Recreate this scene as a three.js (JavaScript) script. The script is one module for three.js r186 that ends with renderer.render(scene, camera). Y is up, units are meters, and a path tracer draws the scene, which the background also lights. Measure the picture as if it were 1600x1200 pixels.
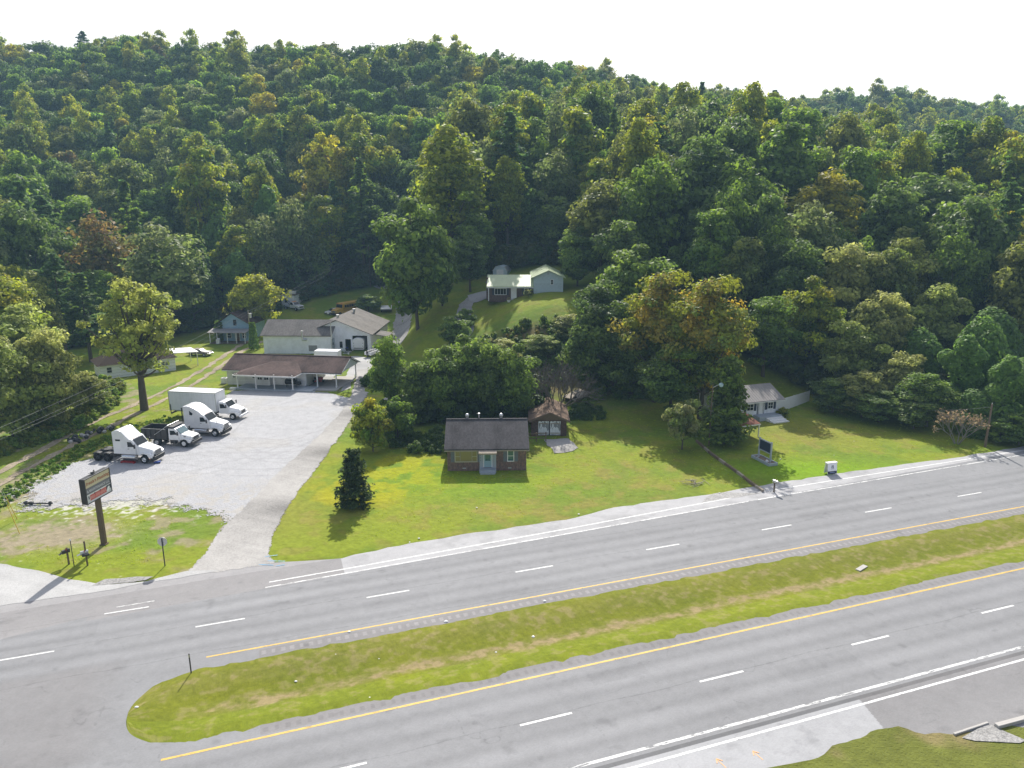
import * as THREE from 'three';
import { mergeGeometries, mergeVertices } from 'three/addons/utils/BufferGeometryUtils.js';
import { RoundedBoxGeometry } from 'three/addons/geometries/RoundedBoxGeometry.js';

// ---------------------------------------------------------------- camera, sky, sun, exposure
const scene = new THREE.Scene();
const camera = new THREE.PerspectiveCamera(55.92, 4 / 3, 0.5, 2500);
camera.position.set(0, 29.6, 0);
camera.rotation.set(-13.9 * Math.PI / 180, 0, 0);
const renderer = new THREE.WebGLRenderer({ antialias: true });
renderer.toneMapping = THREE.LinearToneMapping;
renderer.toneMappingExposure = 1.5;
renderer.shadowMap.enabled = true;
renderer.setSize(1024, 768);

const SUN = new THREE.Vector3(0.02, Math.sin(0.67), -Math.cos(0.67)).normalize();
{
  const W = 512, H = 256, data = new Float32Array(W * H * 4);
  for (let j = 0; j < H; j++) for (let i = 0; i < W; i++) {
    const el = ((j + 0.5) / H - 0.5) * Math.PI, az = ((i + 0.5) / W - 0.5) * Math.PI * 2;
    const x = Math.cos(el) * Math.cos(az), y = Math.sin(el), z = Math.cos(el) * Math.sin(az);
    const cs = x * SUN.x + y * SUN.y + z * SUN.z, ang = Math.acos(Math.min(1, Math.max(-1, cs))) * 57.3;
    const up = Math.max(0, y), k = Math.pow(1 - up, 3.4), glow = Math.exp(-ang / 34);
    const k2 = Math.pow(1 - up, 7), c = [0.06 + 0.62 * k + 0.64 * k2, 0.13 + 0.58 * k + 0.60 * k2, 0.31 + 0.42 * k + 0.52 * k2];
    const gl = [1.12, 1.05, 0.97];
    for (let n = 0; n < 3; n++) data[(j * W + i) * 4 + n] = y > 0 ? c[n] * 0.64 + glow * gl[n] * 1.5 : 0.2;
    data[(j * W + i) * 4 + 3] = 1;
  }
  const sky = new THREE.DataTexture(data, W, H, THREE.RGBAFormat, THREE.FloatType);
  sky.mapping = THREE.EquirectangularReflectionMapping;
  sky.magFilter = THREE.LinearFilter;
  sky.needsUpdate = true;
  scene.background = sky;
  scene.environment = sky;
}
const sun = new THREE.DirectionalLight(new THREE.Color().setRGB(1, 0.955, 0.88), 4.9);
sun.position.copy(SUN).multiplyScalar(400);
sun.castShadow = true;
sun.shadow.camera.left = -300; sun.shadow.camera.right = 300; sun.shadow.camera.top = 300; sun.shadow.camera.bottom = -300;
sun.shadow.camera.far = 1200; sun.shadow.mapSize.set(4096, 4096);
scene.add(sun);
scene.fog = new THREE.FogExp2(new THREE.Color().setRGB(0.45, 0.74, 1.0), 0.00034);

// ---------------------------------------------------------------- helpers
function rng(seed) { let s = seed >>> 0; return () => { s = (s + 0x6d2b79f5) | 0; let t = Math.imul(s ^ (s >>> 15), 1 | s); t = (t + Math.imul(t ^ (t >>> 7), 61 | t)) ^ t; return ((t ^ (t >>> 14)) >>> 0) / 4294967296; }; }
const PI = Math.PI, rad = (d) => d * PI / 180, lerp = (a, b, t) => a + (b - a) * t, clamp = (x, a = 0, b = 1) => Math.min(b, Math.max(a, x));
const sstep = (a, b, x) => { const t = clamp((x - a) / (b - a)); return t * t * (3 - 2 * t); };
function hash(x, y) { let h = Math.imul(x | 0, 374761393) + Math.imul(y | 0, 668265263) | 0; h = Math.imul(h ^ (h >>> 13), 1274126177); return ((h ^ (h >>> 16)) >>> 0) / 4294967296; }
function vnoise(x, y) { const xi = Math.floor(x), yi = Math.floor(y), fx = x - xi, fy = y - yi, u = fx * fx * (3 - 2 * fx), v = fy * fy * (3 - 2 * fy); const a = hash(xi, yi), b = hash(xi + 1, yi), c = hash(xi, yi + 1), d = hash(xi + 1, yi + 1); return a + (b - a) * u + (c - a) * v + (a - b - c + d) * u * v; }
function fbm(x, y, o = 4) { let s = 0, a = 0.5, n = 0; for (let i = 0; i < o; i++) { s += a * vnoise(x, y); n += a; x = x * 2.03 + 17.1; y = y * 2.03 + 9.7; a *= 0.5; } return s / n; }
const lin = (r, g, b) => new THREE.Color().setRGB(r, g, b);

const usedNames = new Map();
function numbered(name) { const n = usedNames.get(name) ?? 0; usedNames.set(name, n + 1); return n ? name + '_' + String(n).padStart(3, '0') : name; }
function tag(o, label, category, group) { o.userData.label = label; o.userData.category = category; if (group) o.userData.group = group; return o; }
function shade(o) { o.traverse((m) => { if (m.isMesh) { m.castShadow = true; m.receiveShadow = true; } }); return o; }
function thing(name, label, category, x, y, z, turn = 0, group) {
  const o = new THREE.Group(); o.name = numbered(name); o.position.set(x, y, z); o.rotation.y = turn; scene.add(o);
  return tag(o, label, category, group);
}
const APART = new Set('fascia glazing_bar gable door_brace foot barge_board leg tail_light seat eave_board rail headwall roof_rail floor_rail corner_post rub_rail warning_light roof_marker hub fairing mudguard side_rib tarp_arm planter fan_guard wheels door frame_rail side_rail rung porch_fascia headlight grille_bar roof_ribs step porch_post door_surround wheel pipe board roof_edge insulator clutter wall_panel boom trailer hitch'.split(' '));
function part(name, geo, mat, parent, label) {
  if (Array.isArray(geo) && geo.length > 1 && APART.has(name)) { const all = geo.map((g) => part(name, [g], mat, parent, label)); return all[0]; }
  const m = new THREE.Mesh(Array.isArray(geo) ? merge(geo) : geo, mat); m.name = name; m.castShadow = m.receiveShadow = true; parent.add(m);
  if (label) m.userData.label = label;
  return m;
}
function struct(name, geo, mat) { const m = new THREE.Mesh(Array.isArray(geo) ? merge(geo) : geo, mat); m.name = numbered(name); m.userData.kind = 'structure'; m.castShadow = m.receiveShadow = true; scene.add(m); return m; }
function single(name, geo, mat, label, category, group) { const m = new THREE.Mesh(Array.isArray(geo) ? merge(geo) : geo, mat); m.name = numbered(name); m.castShadow = m.receiveShadow = true; scene.add(m); return tag(m, label, category, group); }
function copyOf(o, x, y, z, turn, label, group) { const c = o.clone(); c.name = numbered(o.name.replace(/_\d{3}$/, '')); c.position.set(x, y, z); c.rotation.y = turn; c.userData = { ...o.userData }; if (label) c.userData.label = label; if (group) c.userData.group = group; scene.add(c); return c; }

// geometry: every piece is made flat-faced with uv in metres
function flat(g) {
  g = g.index ? g.toNonIndexed() : g;
  for (const k of Object.keys(g.attributes)) if (!['position', 'normal'].includes(k)) g.deleteAttribute(k);
  if (!g.attributes.normal) g.computeVertexNormals();
  const p = g.attributes.position, uv = new Float32Array(p.count * 2), a = new THREE.Vector3(), b = new THREE.Vector3(), c = new THREE.Vector3();
  for (let i = 0; i < p.count; i += 3) {
    a.fromBufferAttribute(p, i); b.fromBufferAttribute(p, i + 1).sub(a); c.fromBufferAttribute(p, i + 2).sub(a); b.cross(c);
    const ax = Math.abs(b.x), ay = Math.abs(b.y), az = Math.abs(b.z);
    for (let k = 0; k < 3; k++) { const j = i + k, x = p.getX(j), y = p.getY(j), z = p.getZ(j); if (ay >= ax && ay >= az) { uv[j * 2] = x; uv[j * 2 + 1] = -z; } else if (ax > az) { uv[j * 2] = z; uv[j * 2 + 1] = y; } else { uv[j * 2] = x; uv[j * 2 + 1] = y; } }
  }
  g.setAttribute('uv', new THREE.BufferAttribute(uv, 2));
  return g;
}
const merge = (list) => { const l = list.flat(3).map((g) => (g.userData.ready ? g : flat(g))); return l.length === 1 ? l[0] : mergeGeometries(l); };
const M4 = new THREE.Matrix4(), Q4 = new THREE.Quaternion(), E3 = new THREE.Euler(), V3 = (x, y, z) => new THREE.Vector3(x, y, z);
function put(g, x = 0, y = 0, z = 0, rx = 0, ry = 0, rz = 0) { return g.applyMatrix4(M4.compose(V3(x, y, z), Q4.setFromEuler(E3.set(rx, ry, rz)), V3(1, 1, 1))); }
const box = (w, h, d, x = 0, y = 0, z = 0, rx = 0, ry = 0, rz = 0) => put(new THREE.BoxGeometry(w, h, d), x, y, z, rx, ry, rz);
const slab = (x0, x1, y0, y1, z0, z1) => box(x1 - x0, y1 - y0, z1 - z0, (x0 + x1) / 2, (y0 + y1) / 2, (z0 + z1) / 2);
const rbox = (w, h, d, r, x = 0, y = 0, z = 0, rx = 0, ry = 0, rz = 0) => put(new RoundedBoxGeometry(w, h, d, 2, r), x, y, z, rx, ry, rz);
const cyl = (r0, r1, h, x = 0, y = 0, z = 0, rx = 0, ry = 0, rz = 0, n = 12) => put(new THREE.CylinderGeometry(r1, r0, h, n), x, y, z, rx, ry, rz);
function rod(a, b, r0, r1 = r0, n = 8) { const A = V3(...a), B = V3(...b), d = B.clone().sub(A), L = d.length(); const g = new THREE.CylinderGeometry(r1, r0, L, n, 1); g.applyQuaternion(new THREE.Quaternion().setFromUnitVectors(V3(0, 1, 0), d.normalize())); const m = A.add(B).multiplyScalar(0.5); g.translate(m.x, m.y, m.z); return g; }
// outline in x, y drawn out along z (centred)
function ext(pts, width, bevel = 0, z = 0) {
  const s = new THREE.Shape(pts.map((p) => new THREE.Vector2(p[0], p[1])));
  const g = new THREE.ExtrudeGeometry(s, { depth: width - 2 * bevel, bevelEnabled: bevel > 0, bevelThickness: bevel, bevelSize: bevel, bevelOffset: -bevel, bevelSegments: 2, steps: 1 });
  g.translate(0, 0, z - width / 2 + bevel); return g;
}
// outline in z, y drawn out along x from x0 to x1
function extX(pts, x0, x1) { const g = ext(pts.map(([z, y]) => [-z, y]), x1 - x0); g.rotateY(PI / 2); g.translate((x0 + x1) / 2, 0, 0); return g; }
function wire(a, b, sag, r = 0.02) { const pts = []; for (let i = 0; i <= 16; i++) { const t = i / 16; pts.push(V3(lerp(a[0], b[0], t), lerp(a[1], b[1], t) - sag * 4 * t * (1 - t), lerp(a[2], b[2], t))); } return new THREE.TubeGeometry(new THREE.CatmullRomCurve3(pts), 24, r, 5); }

// textures
function tex(w, h, fn, srgb = true, wrap = THREE.RepeatWrapping) {
  const d = new Uint8Array(w * h * 4), o = [0, 0, 0, 1];
  const enc = (c) => { c = clamp(c); return 255 * (srgb ? (c <= 0.0031308 ? c * 12.92 : 1.055 * Math.pow(c, 1 / 2.4) - 0.055) : c); };
  for (let j = 0; j < h; j++) for (let i = 0; i < w; i++) { o[3] = 1; fn(i, j, o); const k = (j * w + i) * 4; d[k] = enc(o[0]); d[k + 1] = enc(o[1]); d[k + 2] = enc(o[2]); d[k + 3] = 255 * o[3]; }
  const t = new THREE.DataTexture(d, w, h); t.magFilter = THREE.LinearFilter; t.wrapS = t.wrapT = wrap; t.colorSpace = srgb ? THREE.SRGBColorSpace : THREE.NoColorSpace; t.needsUpdate = true; return t;
}
const rep = (t, size) => { const c = t.clone(); c.repeat.set(1 / size, 1 / size); c.needsUpdate = true; return c; };
// periodic noise, for tiles
function pnoise(x, y, per) { const xi = Math.floor(x), yi = Math.floor(y), fx = x - xi, fy = y - yi, u = fx * fx * (3 - 2 * fx), v = fy * fy * (3 - 2 * fy), m = (a) => ((a % per) + per) % per; const a = hash(m(xi), m(yi)), b = hash(m(xi + 1), m(yi)), c = hash(m(xi), m(yi + 1)), d = hash(m(xi + 1), m(yi + 1)); return a + (b - a) * u + (c - a) * v + (a - b - c + d) * u * v; }
function pfbm(u, v, per, o = 4) { let s = 0, a = 0.5, n = 0; for (let i = 0; i < o; i++) { s += a * pnoise(u * per, v * per, per); n += a; per *= 2; a *= 0.5; } return s / n; }
const std = (color, roughness = 0.8, more = {}) => (roughness >= 0.85 ? new THREE.MeshPhysicalMaterial({ color, roughness, specularIntensity: 0.25, ...more }) : new THREE.MeshStandardMaterial({ color, roughness, ...more }));

// ---------------------------------------------------------------- materials
const grainT = tex(256, 256, (i, j, o) => { const n = pfbm(i / 256, j / 256, 8, 5), v = 0.84 + 0.28 * n; o[0] = o[1] = o[2] = v; });
const grainB = tex(256, 256, (i, j, o) => { o[0] = o[1] = o[2] = pfbm(i / 256, j / 256, 16, 4); }, false);
const streakT = tex(256, 256, (i, j, o) => { const n = pfbm(i / 256, j / 256, 6, 5), s = pnoise(i / 256 * 40, j / 256 * 4, 40); o[0] = o[1] = o[2] = 0.80 + 0.25 * n + 0.1 * s; });
function shingleTex(r, g, b, dirt) { return tex(512, 512, (i, j, o) => { const row = Math.floor(j / 16), off = hash(row, 7) * 32, col = Math.floor((i + off) / 24) % 21, h = hash(col, row), n = pfbm(i / 512, j / 512, 4, 5), f = j % 16 < 2 ? 0.72 : 1, v = (0.78 + 0.3 * h + dirt * (n - 0.5) * 2) * f; o[0] = r * v; o[1] = g * v; o[2] = b * v; }); }
function sidingTex() { return tex(256, 256, (i, j, o) => { const f = j % 32 < 3 ? 0.62 : 1, n = pfbm(i / 256, j / 256, 4, 5); o[0] = o[1] = o[2] = f * (0.78 + 0.28 * n); }); }
const sidingT = sidingTex(), sidingB = tex(64, 256, (i, j, o) => { o[0] = o[1] = o[2] = (j % 32) / 32 < 0.1 ? 0 : 1 - (j % 32) / 32 * 0.6; }, false);
const boardT = tex(256, 256, (i, j, o) => { const f = i % 32 < 2 ? 0.7 : 1, n = pfbm(i / 256, j / 256, 4, 5), s = hash(Math.floor(i / 32), 3); o[0] = o[1] = o[2] = f * (0.76 + 0.2 * n + 0.08 * s); });
const brickT = tex(512, 512, (i, j, o) => { const row = Math.floor(j / 16), x = (i + (row % 2) * 22) % 512, col = Math.floor(x / 43), mor = j % 16 < 3 || x % 43 < 3, h = hash(col, row), h2 = hash(col + 9, row + 31), n = pfbm(i / 512, j / 512, 6, 4); if (mor) { o[0] = 0.30; o[1] = 0.27; o[2] = 0.24; } else { const v = (0.6 + 0.75 * h) * (0.75 + 0.5 * n); o[0] = lerp(0.24, 0.17, h2) * v; o[1] = lerp(0.125, 0.115, h2) * v; o[2] = lerp(0.095, 0.10, h2) * v; } });
const brickB = tex(512, 512, (i, j, o) => { const row = Math.floor(j / 16), x = (i + (row % 2) * 22) % 512; o[0] = o[1] = o[2] = j % 16 < 3 || x % 43 < 3 ? 0.2 : 0.8 + 0.2 * hash(i, j); }, false);
const M = {
  brick: std(lin(1, 1, 1), 0.9, { map: rep(brickT, 2.4), bumpMap: rep(brickB, 2.4), bumpScale: 0.012 }),
  darkBrick: std(lin(0.62, 0.60, 0.60), 0.9, { map: rep(brickT, 2.4), bumpMap: rep(brickB, 2.4), bumpScale: 0.012 }),
  greyShingle: std(lin(1, 1, 1), 0.92, { map: rep(shingleTex(0.085, 0.08, 0.082, 0.34), 5), bumpMap: rep(grainB, 1), bumpScale: 0.02 }),
  brownShingle: std(lin(1, 1, 1), 0.92, { map: rep(shingleTex(0.105, 0.072, 0.064, 0.45), 6.5), bumpMap: rep(grainB, 1), bumpScale: 0.02 }),
  shopShingle: std(lin(1, 1, 1), 0.92, { map: rep(shingleTex(0.20, 0.185, 0.17, 0.22), 6), bumpMap: rep(grainB, 1), bumpScale: 0.02 }),
  oldShingle: std(lin(1, 1, 1), 0.95, { map: rep(shingleTex(0.20, 0.14, 0.10, 0.6), 4), bumpMap: rep(grainB, 0.7), bumpScale: 0.05 }),
  redShingle: std(lin(1, 1, 1), 0.92, { map: rep(shingleTex(0.30, 0.14, 0.10, 0.3), 4), bumpMap: rep(grainB, 1), bumpScale: 0.02 }),
  greyMetalRoof: std(lin(0.27, 0.25, 0.24), 0.55, { map: rep(streakT, 3) }),
  greenMetalRoof: std(lin(0.50, 0.57, 0.35), 0.62, { map: rep(streakT, 3) }),
  whiteSiding: std(lin(0.88, 0.90, 0.93), 0.7, { map: rep(sidingT, 1.6), bumpMap: rep(sidingB, 1.6), bumpScale: 0.02 }),
  creamBoard: std(lin(0.80, 0.80, 0.79), 0.75, { map: rep(boardT, 2.4) }),
  whiteBlock: std(lin(0.86, 0.885, 0.93), 0.8, { map: rep(grainT, 5), bumpMap: rep(grainB, 2), bumpScale: 0.01 }),
  blueSiding: std(lin(0.30, 0.46, 0.58), 0.75, { map: rep(sidingT, 1.6), bumpMap: rep(sidingB, 1.6), bumpScale: 0.02 }),
  paleBlueSiding: std(lin(0.52, 0.62, 0.66), 0.75, { map: rep(sidingT, 1.6), bumpMap: rep(sidingB, 1.6), bumpScale: 0.02 }),
  whitePaint: std(lin(0.80, 0.80, 0.79), 0.55, { map: rep(grainT, 3) }),
  greyPaint: std(lin(0.38, 0.42, 0.46), 0.6, { map: rep(grainT, 2) }),
  shutterGrey: std(lin(0.16, 0.18, 0.20), 0.7, { map: rep(grainT, 1) }),
  navyPaint: std(lin(0.02, 0.03, 0.06), 0.6),
  concrete: std(lin(0.46, 0.44, 0.41), 0.9, { map: rep(grainT, 4), bumpMap: rep(grainB, 1.3), bumpScale: 0.01 }),
  wood: std(lin(0.20, 0.15, 0.105), 0.9, { map: rep(streakT, 1.2) }),
  poleWood: std(lin(0.16, 0.12, 0.085), 0.95, { map: rep(streakT, 1.5) }),
  paleWood: std(lin(0.36, 0.31, 0.25), 0.9, { map: rep(streakT, 1.2) }),
  galv: std(lin(0.55, 0.56, 0.57), 0.4, { metalness: 0.7 }),
  chrome: std(lin(0.7, 0.71, 0.72), 0.22, { metalness: 0.9 }),
  black: std(lin(0.018, 0.018, 0.02), 0.55),
  rubber: std(lin(0.022, 0.022, 0.023), 0.85),
  darkSteel: std(lin(0.045, 0.043, 0.045), 0.6, { map: rep(grainT, 1.4) }),
  glass: new THREE.MeshPhysicalMaterial({ color: lin(0.018, 0.024, 0.028), roughness: 0.12, metalness: 0, specularIntensity: 0.7 }),
  blindGlass: new THREE.MeshPhysicalMaterial({ color: lin(0.26, 0.21, 0.09), roughness: 0.3, clearcoat: 1, clearcoatRoughness: 0.04 }),
  skyGlass: new THREE.MeshPhysicalMaterial({ color: lin(0.05, 0.12, 0.14), roughness: 0.05, clearcoat: 1, clearcoatRoughness: 0.03 }),
  truckWhite: new THREE.MeshPhysicalMaterial({ color: lin(0.80, 0.81, 0.82), roughness: 0.35, clearcoat: 0.6, clearcoatRoughness: 0.15, map: rep(grainT, 6) }),
  boxWhite: std(lin(0.80, 0.81, 0.83), 0.5, { map: rep(streakT, 5) }),
  red: std(lin(0.42, 0.02, 0.025), 0.5), blue: std(lin(0.03, 0.08, 0.32), 0.5), blueTarp: std(lin(0.04, 0.07, 0.30), 0.6),
  busYellow: std(lin(0.50, 0.30, 0.045), 0.5, { map: rep(grainT, 3) }),
  orange: std(lin(0.75, 0.30, 0.05), 0.6), litter: std(lin(0.78, 0.78, 0.76), 0.6),
  bark: std(lin(0.12, 0.10, 0.08), 0.95, { map: rep(streakT, 1.4), bumpMap: rep(grainB, 0.6), bumpScale: 0.04 }),
  greyBark: std(lin(0.26, 0.24, 0.21), 0.95, { map: rep(streakT, 1.4) }),
};
for (const k in M) M[k].name = k;

// ---------------------------------------------------------------- terrain
// height profiles (metres from the viewpoint's foot towards the ridge, height) at stations across the valley
const PROFILES = [
  [-420, [[110, 0], [170, 4], [260, 40], [380, 88], [460, 90], [800, 70]]],
  [-300, [[125, 0], [185, 4], [265, 37], [370, 85], [440, 88], [800, 66]]],
  [-200, [[140, 0], [190, 3], [280, 41], [370, 85], [440, 88], [800, 60]]],
  [-100, [[165, 0], [195, 3], [230, 15], [368, 83], [440, 84], [800, 55]]],
  [-50, [[158, 0.3], [188, 3.6], [212, 8], [245, 22], [368, 84], [440, 82], [800, 50]]],
  [-27, [[140, 0], [165, 1.6], [190, 4.2], [212, 9], [245, 23], [368, 83], [440, 80], [800, 50]]],
  [-15, [[112, 0], [130, 3.5], [146, 8], [165, 12.5], [190, 19], [368, 80], [440, 76], [800, 50]]],
  [8, [[100, 0], [112, 2], [126, 8.4], [133, 11.7], [142, 12.9], [156, 13.2], [175, 17], [200, 26], [368, 78], [440, 74], [800, 50]]],
  [32, [[100, 0], [115, 4], [130, 9.8], [145, 12.8], [160, 15.2], [185, 23], [367, 74], [440, 70], [800, 50]]],
  [55, [[103, 0], [125, 5], [160, 17], [220, 32], [300, 50], [366, 69], [440, 68], [800, 50]]],
  [110, [[104, 0], [140, 8], [190, 20], [245, 31], [290, 33], [350, 56], [420, 68], [800, 50]]],
  [190, [[112, 0], [150, 6], [200, 17], [255, 24], [320, 27], [400, 52], [460, 74], [800, 60]]],
  [320, [[125, 0], [220, 16], [300, 29], [350, 38], [460, 72], [800, 60]]],
  [480, [[140, 0], [240, 14], [350, 34], [470, 66], [800, 60]]],
];
function along(pts, d) {
  if (d <= pts[0][0]) return 0;
  for (let i = 1; i < pts.length; i++) if (d <= pts[i][0]) { const [a, ya] = pts[i - 1], [b, yb] = pts[i], t = (d - a) / (b - a); const s = i === 1 ? t * t * (1.6 - 0.6 * t) : t; return lerp(ya, yb, s); }
  return pts[pts.length - 1][1];
}
const profileSmooth = (p, d) => (along(p, d - 5) + 2 * along(p, d) + along(p, d + 5)) / 4;
const RA = [0.94477, -0.32778];                                     // the highway's direction
const roadS = (x, z) => x * RA[0] + z * RA[1], roadW = (x, z) => x * RA[1] - z * RA[0];
const fromRoad = (s, w) => [s * RA[0] + w * RA[1], s * RA[1] - w * RA[0]];
function T(x, z) {
  const d = -z;
  let i = 1; while (i < PROFILES.length - 1 && x > PROFILES[i][0]) i++;
  const [xa, pa] = PROFILES[i - 1], [xb, pb] = PROFILES[i], t = sstep(0, 1, clamp((x - xa) / (xb - xa)));
  let y = d < 92 ? 0 : lerp(profileSmooth(pa, d), profileSmooth(pb, d), t);
  if (y > 12) y += (vnoise(x / 38 + 3, z / 38) - 0.5) * Math.min(10, (y - 12) * 0.35);
  y -= 0.05 * vnoise(x * 0.9, z * 0.9);
  const w = roadW(x, z);
  if (w < 58.3) y -= 0.9 * sstep(58.3, 56.5, w);
  return y;
}
const inPoly = (poly, x, z) => { let c = false; for (let i = 0, j = poly.length - 1; i < poly.length; j = i++) { const [xi, zi] = poly[i], [xj, zj] = poly[j]; if ((zi > z) !== (zj > z) && x < (xj - xi) * (z - zi) / (zj - zi) + xi) c = !c; } return c; };
// where the wood begins, metres from the viewpoint's foot
const EDGE = [[-400, 110], [-200, 128], [-112, 133], [-98, 148], [-80, 164], [-64, 184], [-52, 200], [-40, 208], [-30, 206], [-21, 186], [-12, 168], [2, 170], [14, 170], [22, 160], [28, 146], [34, 132], [39, 119], [48, 110], [60, 106], [78, 101], [92, 103], [130, 112], [400, 140]];
const woodEdge = (x) => { for (let i = 1; i < EDGE.length; i++) if (x <= EDGE[i][0]) return lerp(EDGE[i - 1][1], EDGE[i][1], (x - EDGE[i - 1][0]) / (EDGE[i][0] - EDGE[i - 1][0])); return 140; };

// colours of the ground itself
const spot = (x, z, cx, cz, rx, rz) => { const a = (x - cx) / rx, b = (z - cz) / rz; return Math.exp(-(a * a + b * b)); };
const YELLOW = [-12.87, -78.28], YELLOW2 = [-16.28, -71.62], TAN = [38.69, -92.76], TAN2 = [15.08, -76.27], TAN3 = [1.91, -66.68], BRIGHT = [-7.18, -76.27], BRIGHT2 = [33.83, -78.28], DRY = [-22.89, -66.68], BARE = [-43.42, -60.98], BARE2 = [-40.69, -62.32], GRAV = [-40.69, -71.62], BARE3 = [-53.41, -73.41];
function groundColor(x, z, o) {
  const d = -z, n1 = fbm(x * 0.13, z * 0.13, 4), n2 = fbm(x * 0.6 + 40, z * 0.6, 4), n3 = fbm(x * 2.3, z * 2.3 + 70, 3), n4 = vnoise(x * 7.1, z * 7.1);
  let r = 0.190, g = 0.232, b = 0.020;
  const wet = sstep(0.42, 0.62, n1); r = lerp(r, 0.118, wet * 0.8); g = lerp(g, 0.190, wet * 0.8);
  const dry = clamp(sstep(0.5, 0.72, n2) * 0.55 + spot(x, z, TAN[0], TAN[1], 9, 7) * 0.65 + spot(x, z, TAN2[0], TAN2[1], 9, 6) * 0.7 * n2 * 1.6 + spot(x, z, TAN3[0], TAN3[1], 12, 3) * 0.7 * n2 * 1.5 + spot(x, z, DRY[0], DRY[1], 5, 6) * 0.5);
  r = lerp(r, 0.225, dry * 0.75); g = lerp(g, 0.19, dry * 0.75); b = lerp(b, 0.05, dry * 0.75);
  const yel = clamp((spot(x, z, YELLOW[0], YELLOW[1], 7, 5) + spot(x, z, YELLOW2[0], YELLOW2[1], 5, 4)) * sstep(0.3, 0.6, n2) * 1.5);
  r = lerp(r, 0.30, yel * 0.9); g = lerp(g, 0.285, yel * 0.9); b = lerp(b, 0.012, yel * 0.9);
  const br = clamp(spot(x, z, BRIGHT2[0], BRIGHT2[1], 11, 4) + spot(x, z, BRIGHT[0], BRIGHT[1], 10, 6) * 0.4); r = lerp(r, 0.165, br); g = lerp(g, 0.275, br); b = lerp(b, 0.010, br);
  // trodden corner by the sign: bare earth, gravel spill
  if (x < -20 && d < 120 && d > 50) {
    const corner = sstep(-19, -27, x);
    const bare = clamp(corner * (sstep(0.52, 0.66, n2 * 0.6 + n1 * 0.4) * 0.7 + spot(x, z, BARE[0], BARE[1], 4.5, 2.2) * 1.2 * n3 * 1.5 + spot(x, z, BARE2[0], BARE2[1], 4, 2.5) * n3 * 1.6 + spot(x, z, BARE3[0], BARE3[1], 5, 6) * 0.5));
    r = lerp(r, 0.27, bare); g = lerp(g, 0.23, bare); b = lerp(b, 0.15, bare);
    const gv = clamp(corner * sstep(0.42, 0.6, n3 * 0.55 + spot(x, z, GRAV[0], GRAV[1], 9, 5) * 0.5));
    r = lerp(r, 0.50, gv * 0.8); g = lerp(g, 0.48, gv * 0.8); b = lerp(b, 0.45, gv * 0.8);
  }
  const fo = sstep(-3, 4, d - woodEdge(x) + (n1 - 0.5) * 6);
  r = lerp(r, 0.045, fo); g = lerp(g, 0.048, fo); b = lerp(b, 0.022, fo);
  // the weedy bank below the upper house
  const bank = sstep(104, 110, d) * sstep(131, 126, d) * sstep(-16, -10, x) * sstep(40, 30, x);
  r = lerp(r, lerp(0.09, 0.20, n2), bank); g = lerp(g, lerp(0.10, 0.15, n2), bank); b = lerp(b, 0.05, bank);
  const v = 0.72 + 0.34 * n3 + 0.24 * n4;
  o[0] = r * v; o[1] = g * v; o[2] = b * v;
}
const GX0 = -90, GX1 = 115, GZ0 = -20, GZ1 = -215;
{
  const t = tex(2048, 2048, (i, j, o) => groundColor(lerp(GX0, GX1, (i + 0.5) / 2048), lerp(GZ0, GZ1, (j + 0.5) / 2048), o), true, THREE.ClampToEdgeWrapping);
  const bump = tex(512, 512, (i, j, o) => { o[0] = o[1] = o[2] = pfbm(i / 512, j / 512, 24, 5); }, false);
  bump.wrapS = bump.wrapT = THREE.RepeatWrapping; bump.repeat.set(14, 14);
  const steps = (a, b, s) => { const l = []; for (let v = a; v < b - 1e-6; v += s) l.push(v); return l; };
  const xs = [...steps(-760, -90, 13.4), ...steps(-90, 115, 1.5), ...steps(115, 760, 12.9), 760], ds = [...steps(-120, 20, 10), ...steps(20, 215, 1.5), ...steps(215, 800, 9), 800];
  const pos = [], uv = [], idx = [];
  for (const d of ds) for (const x of xs) { pos.push(x, T(x, -d), -d); uv.push((x - GX0) / (GX1 - GX0), (-d - GZ0) / (GZ1 - GZ0)); }
  for (let j = 0; j < ds.length - 1; j++) for (let i = 0; i < xs.length - 1; i++) { const a = j * xs.length + i, b = a + xs.length; idx.push(a, a + 1, b, a + 1, b + 1, b); }
  const g = new THREE.BufferGeometry(); g.setAttribute('position', new THREE.Float32BufferAttribute(pos, 3)); g.setAttribute('uv', new THREE.Float32BufferAttribute(uv, 2)); g.setIndex(idx); g.computeVertexNormals();
  struct('ground', Object.assign(g, { userData: { ready: true } }), std(0xffffff, 0.97, { map: t, bumpMap: bump, bumpScale: 0.07, name: 'grass' }));
}

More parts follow.
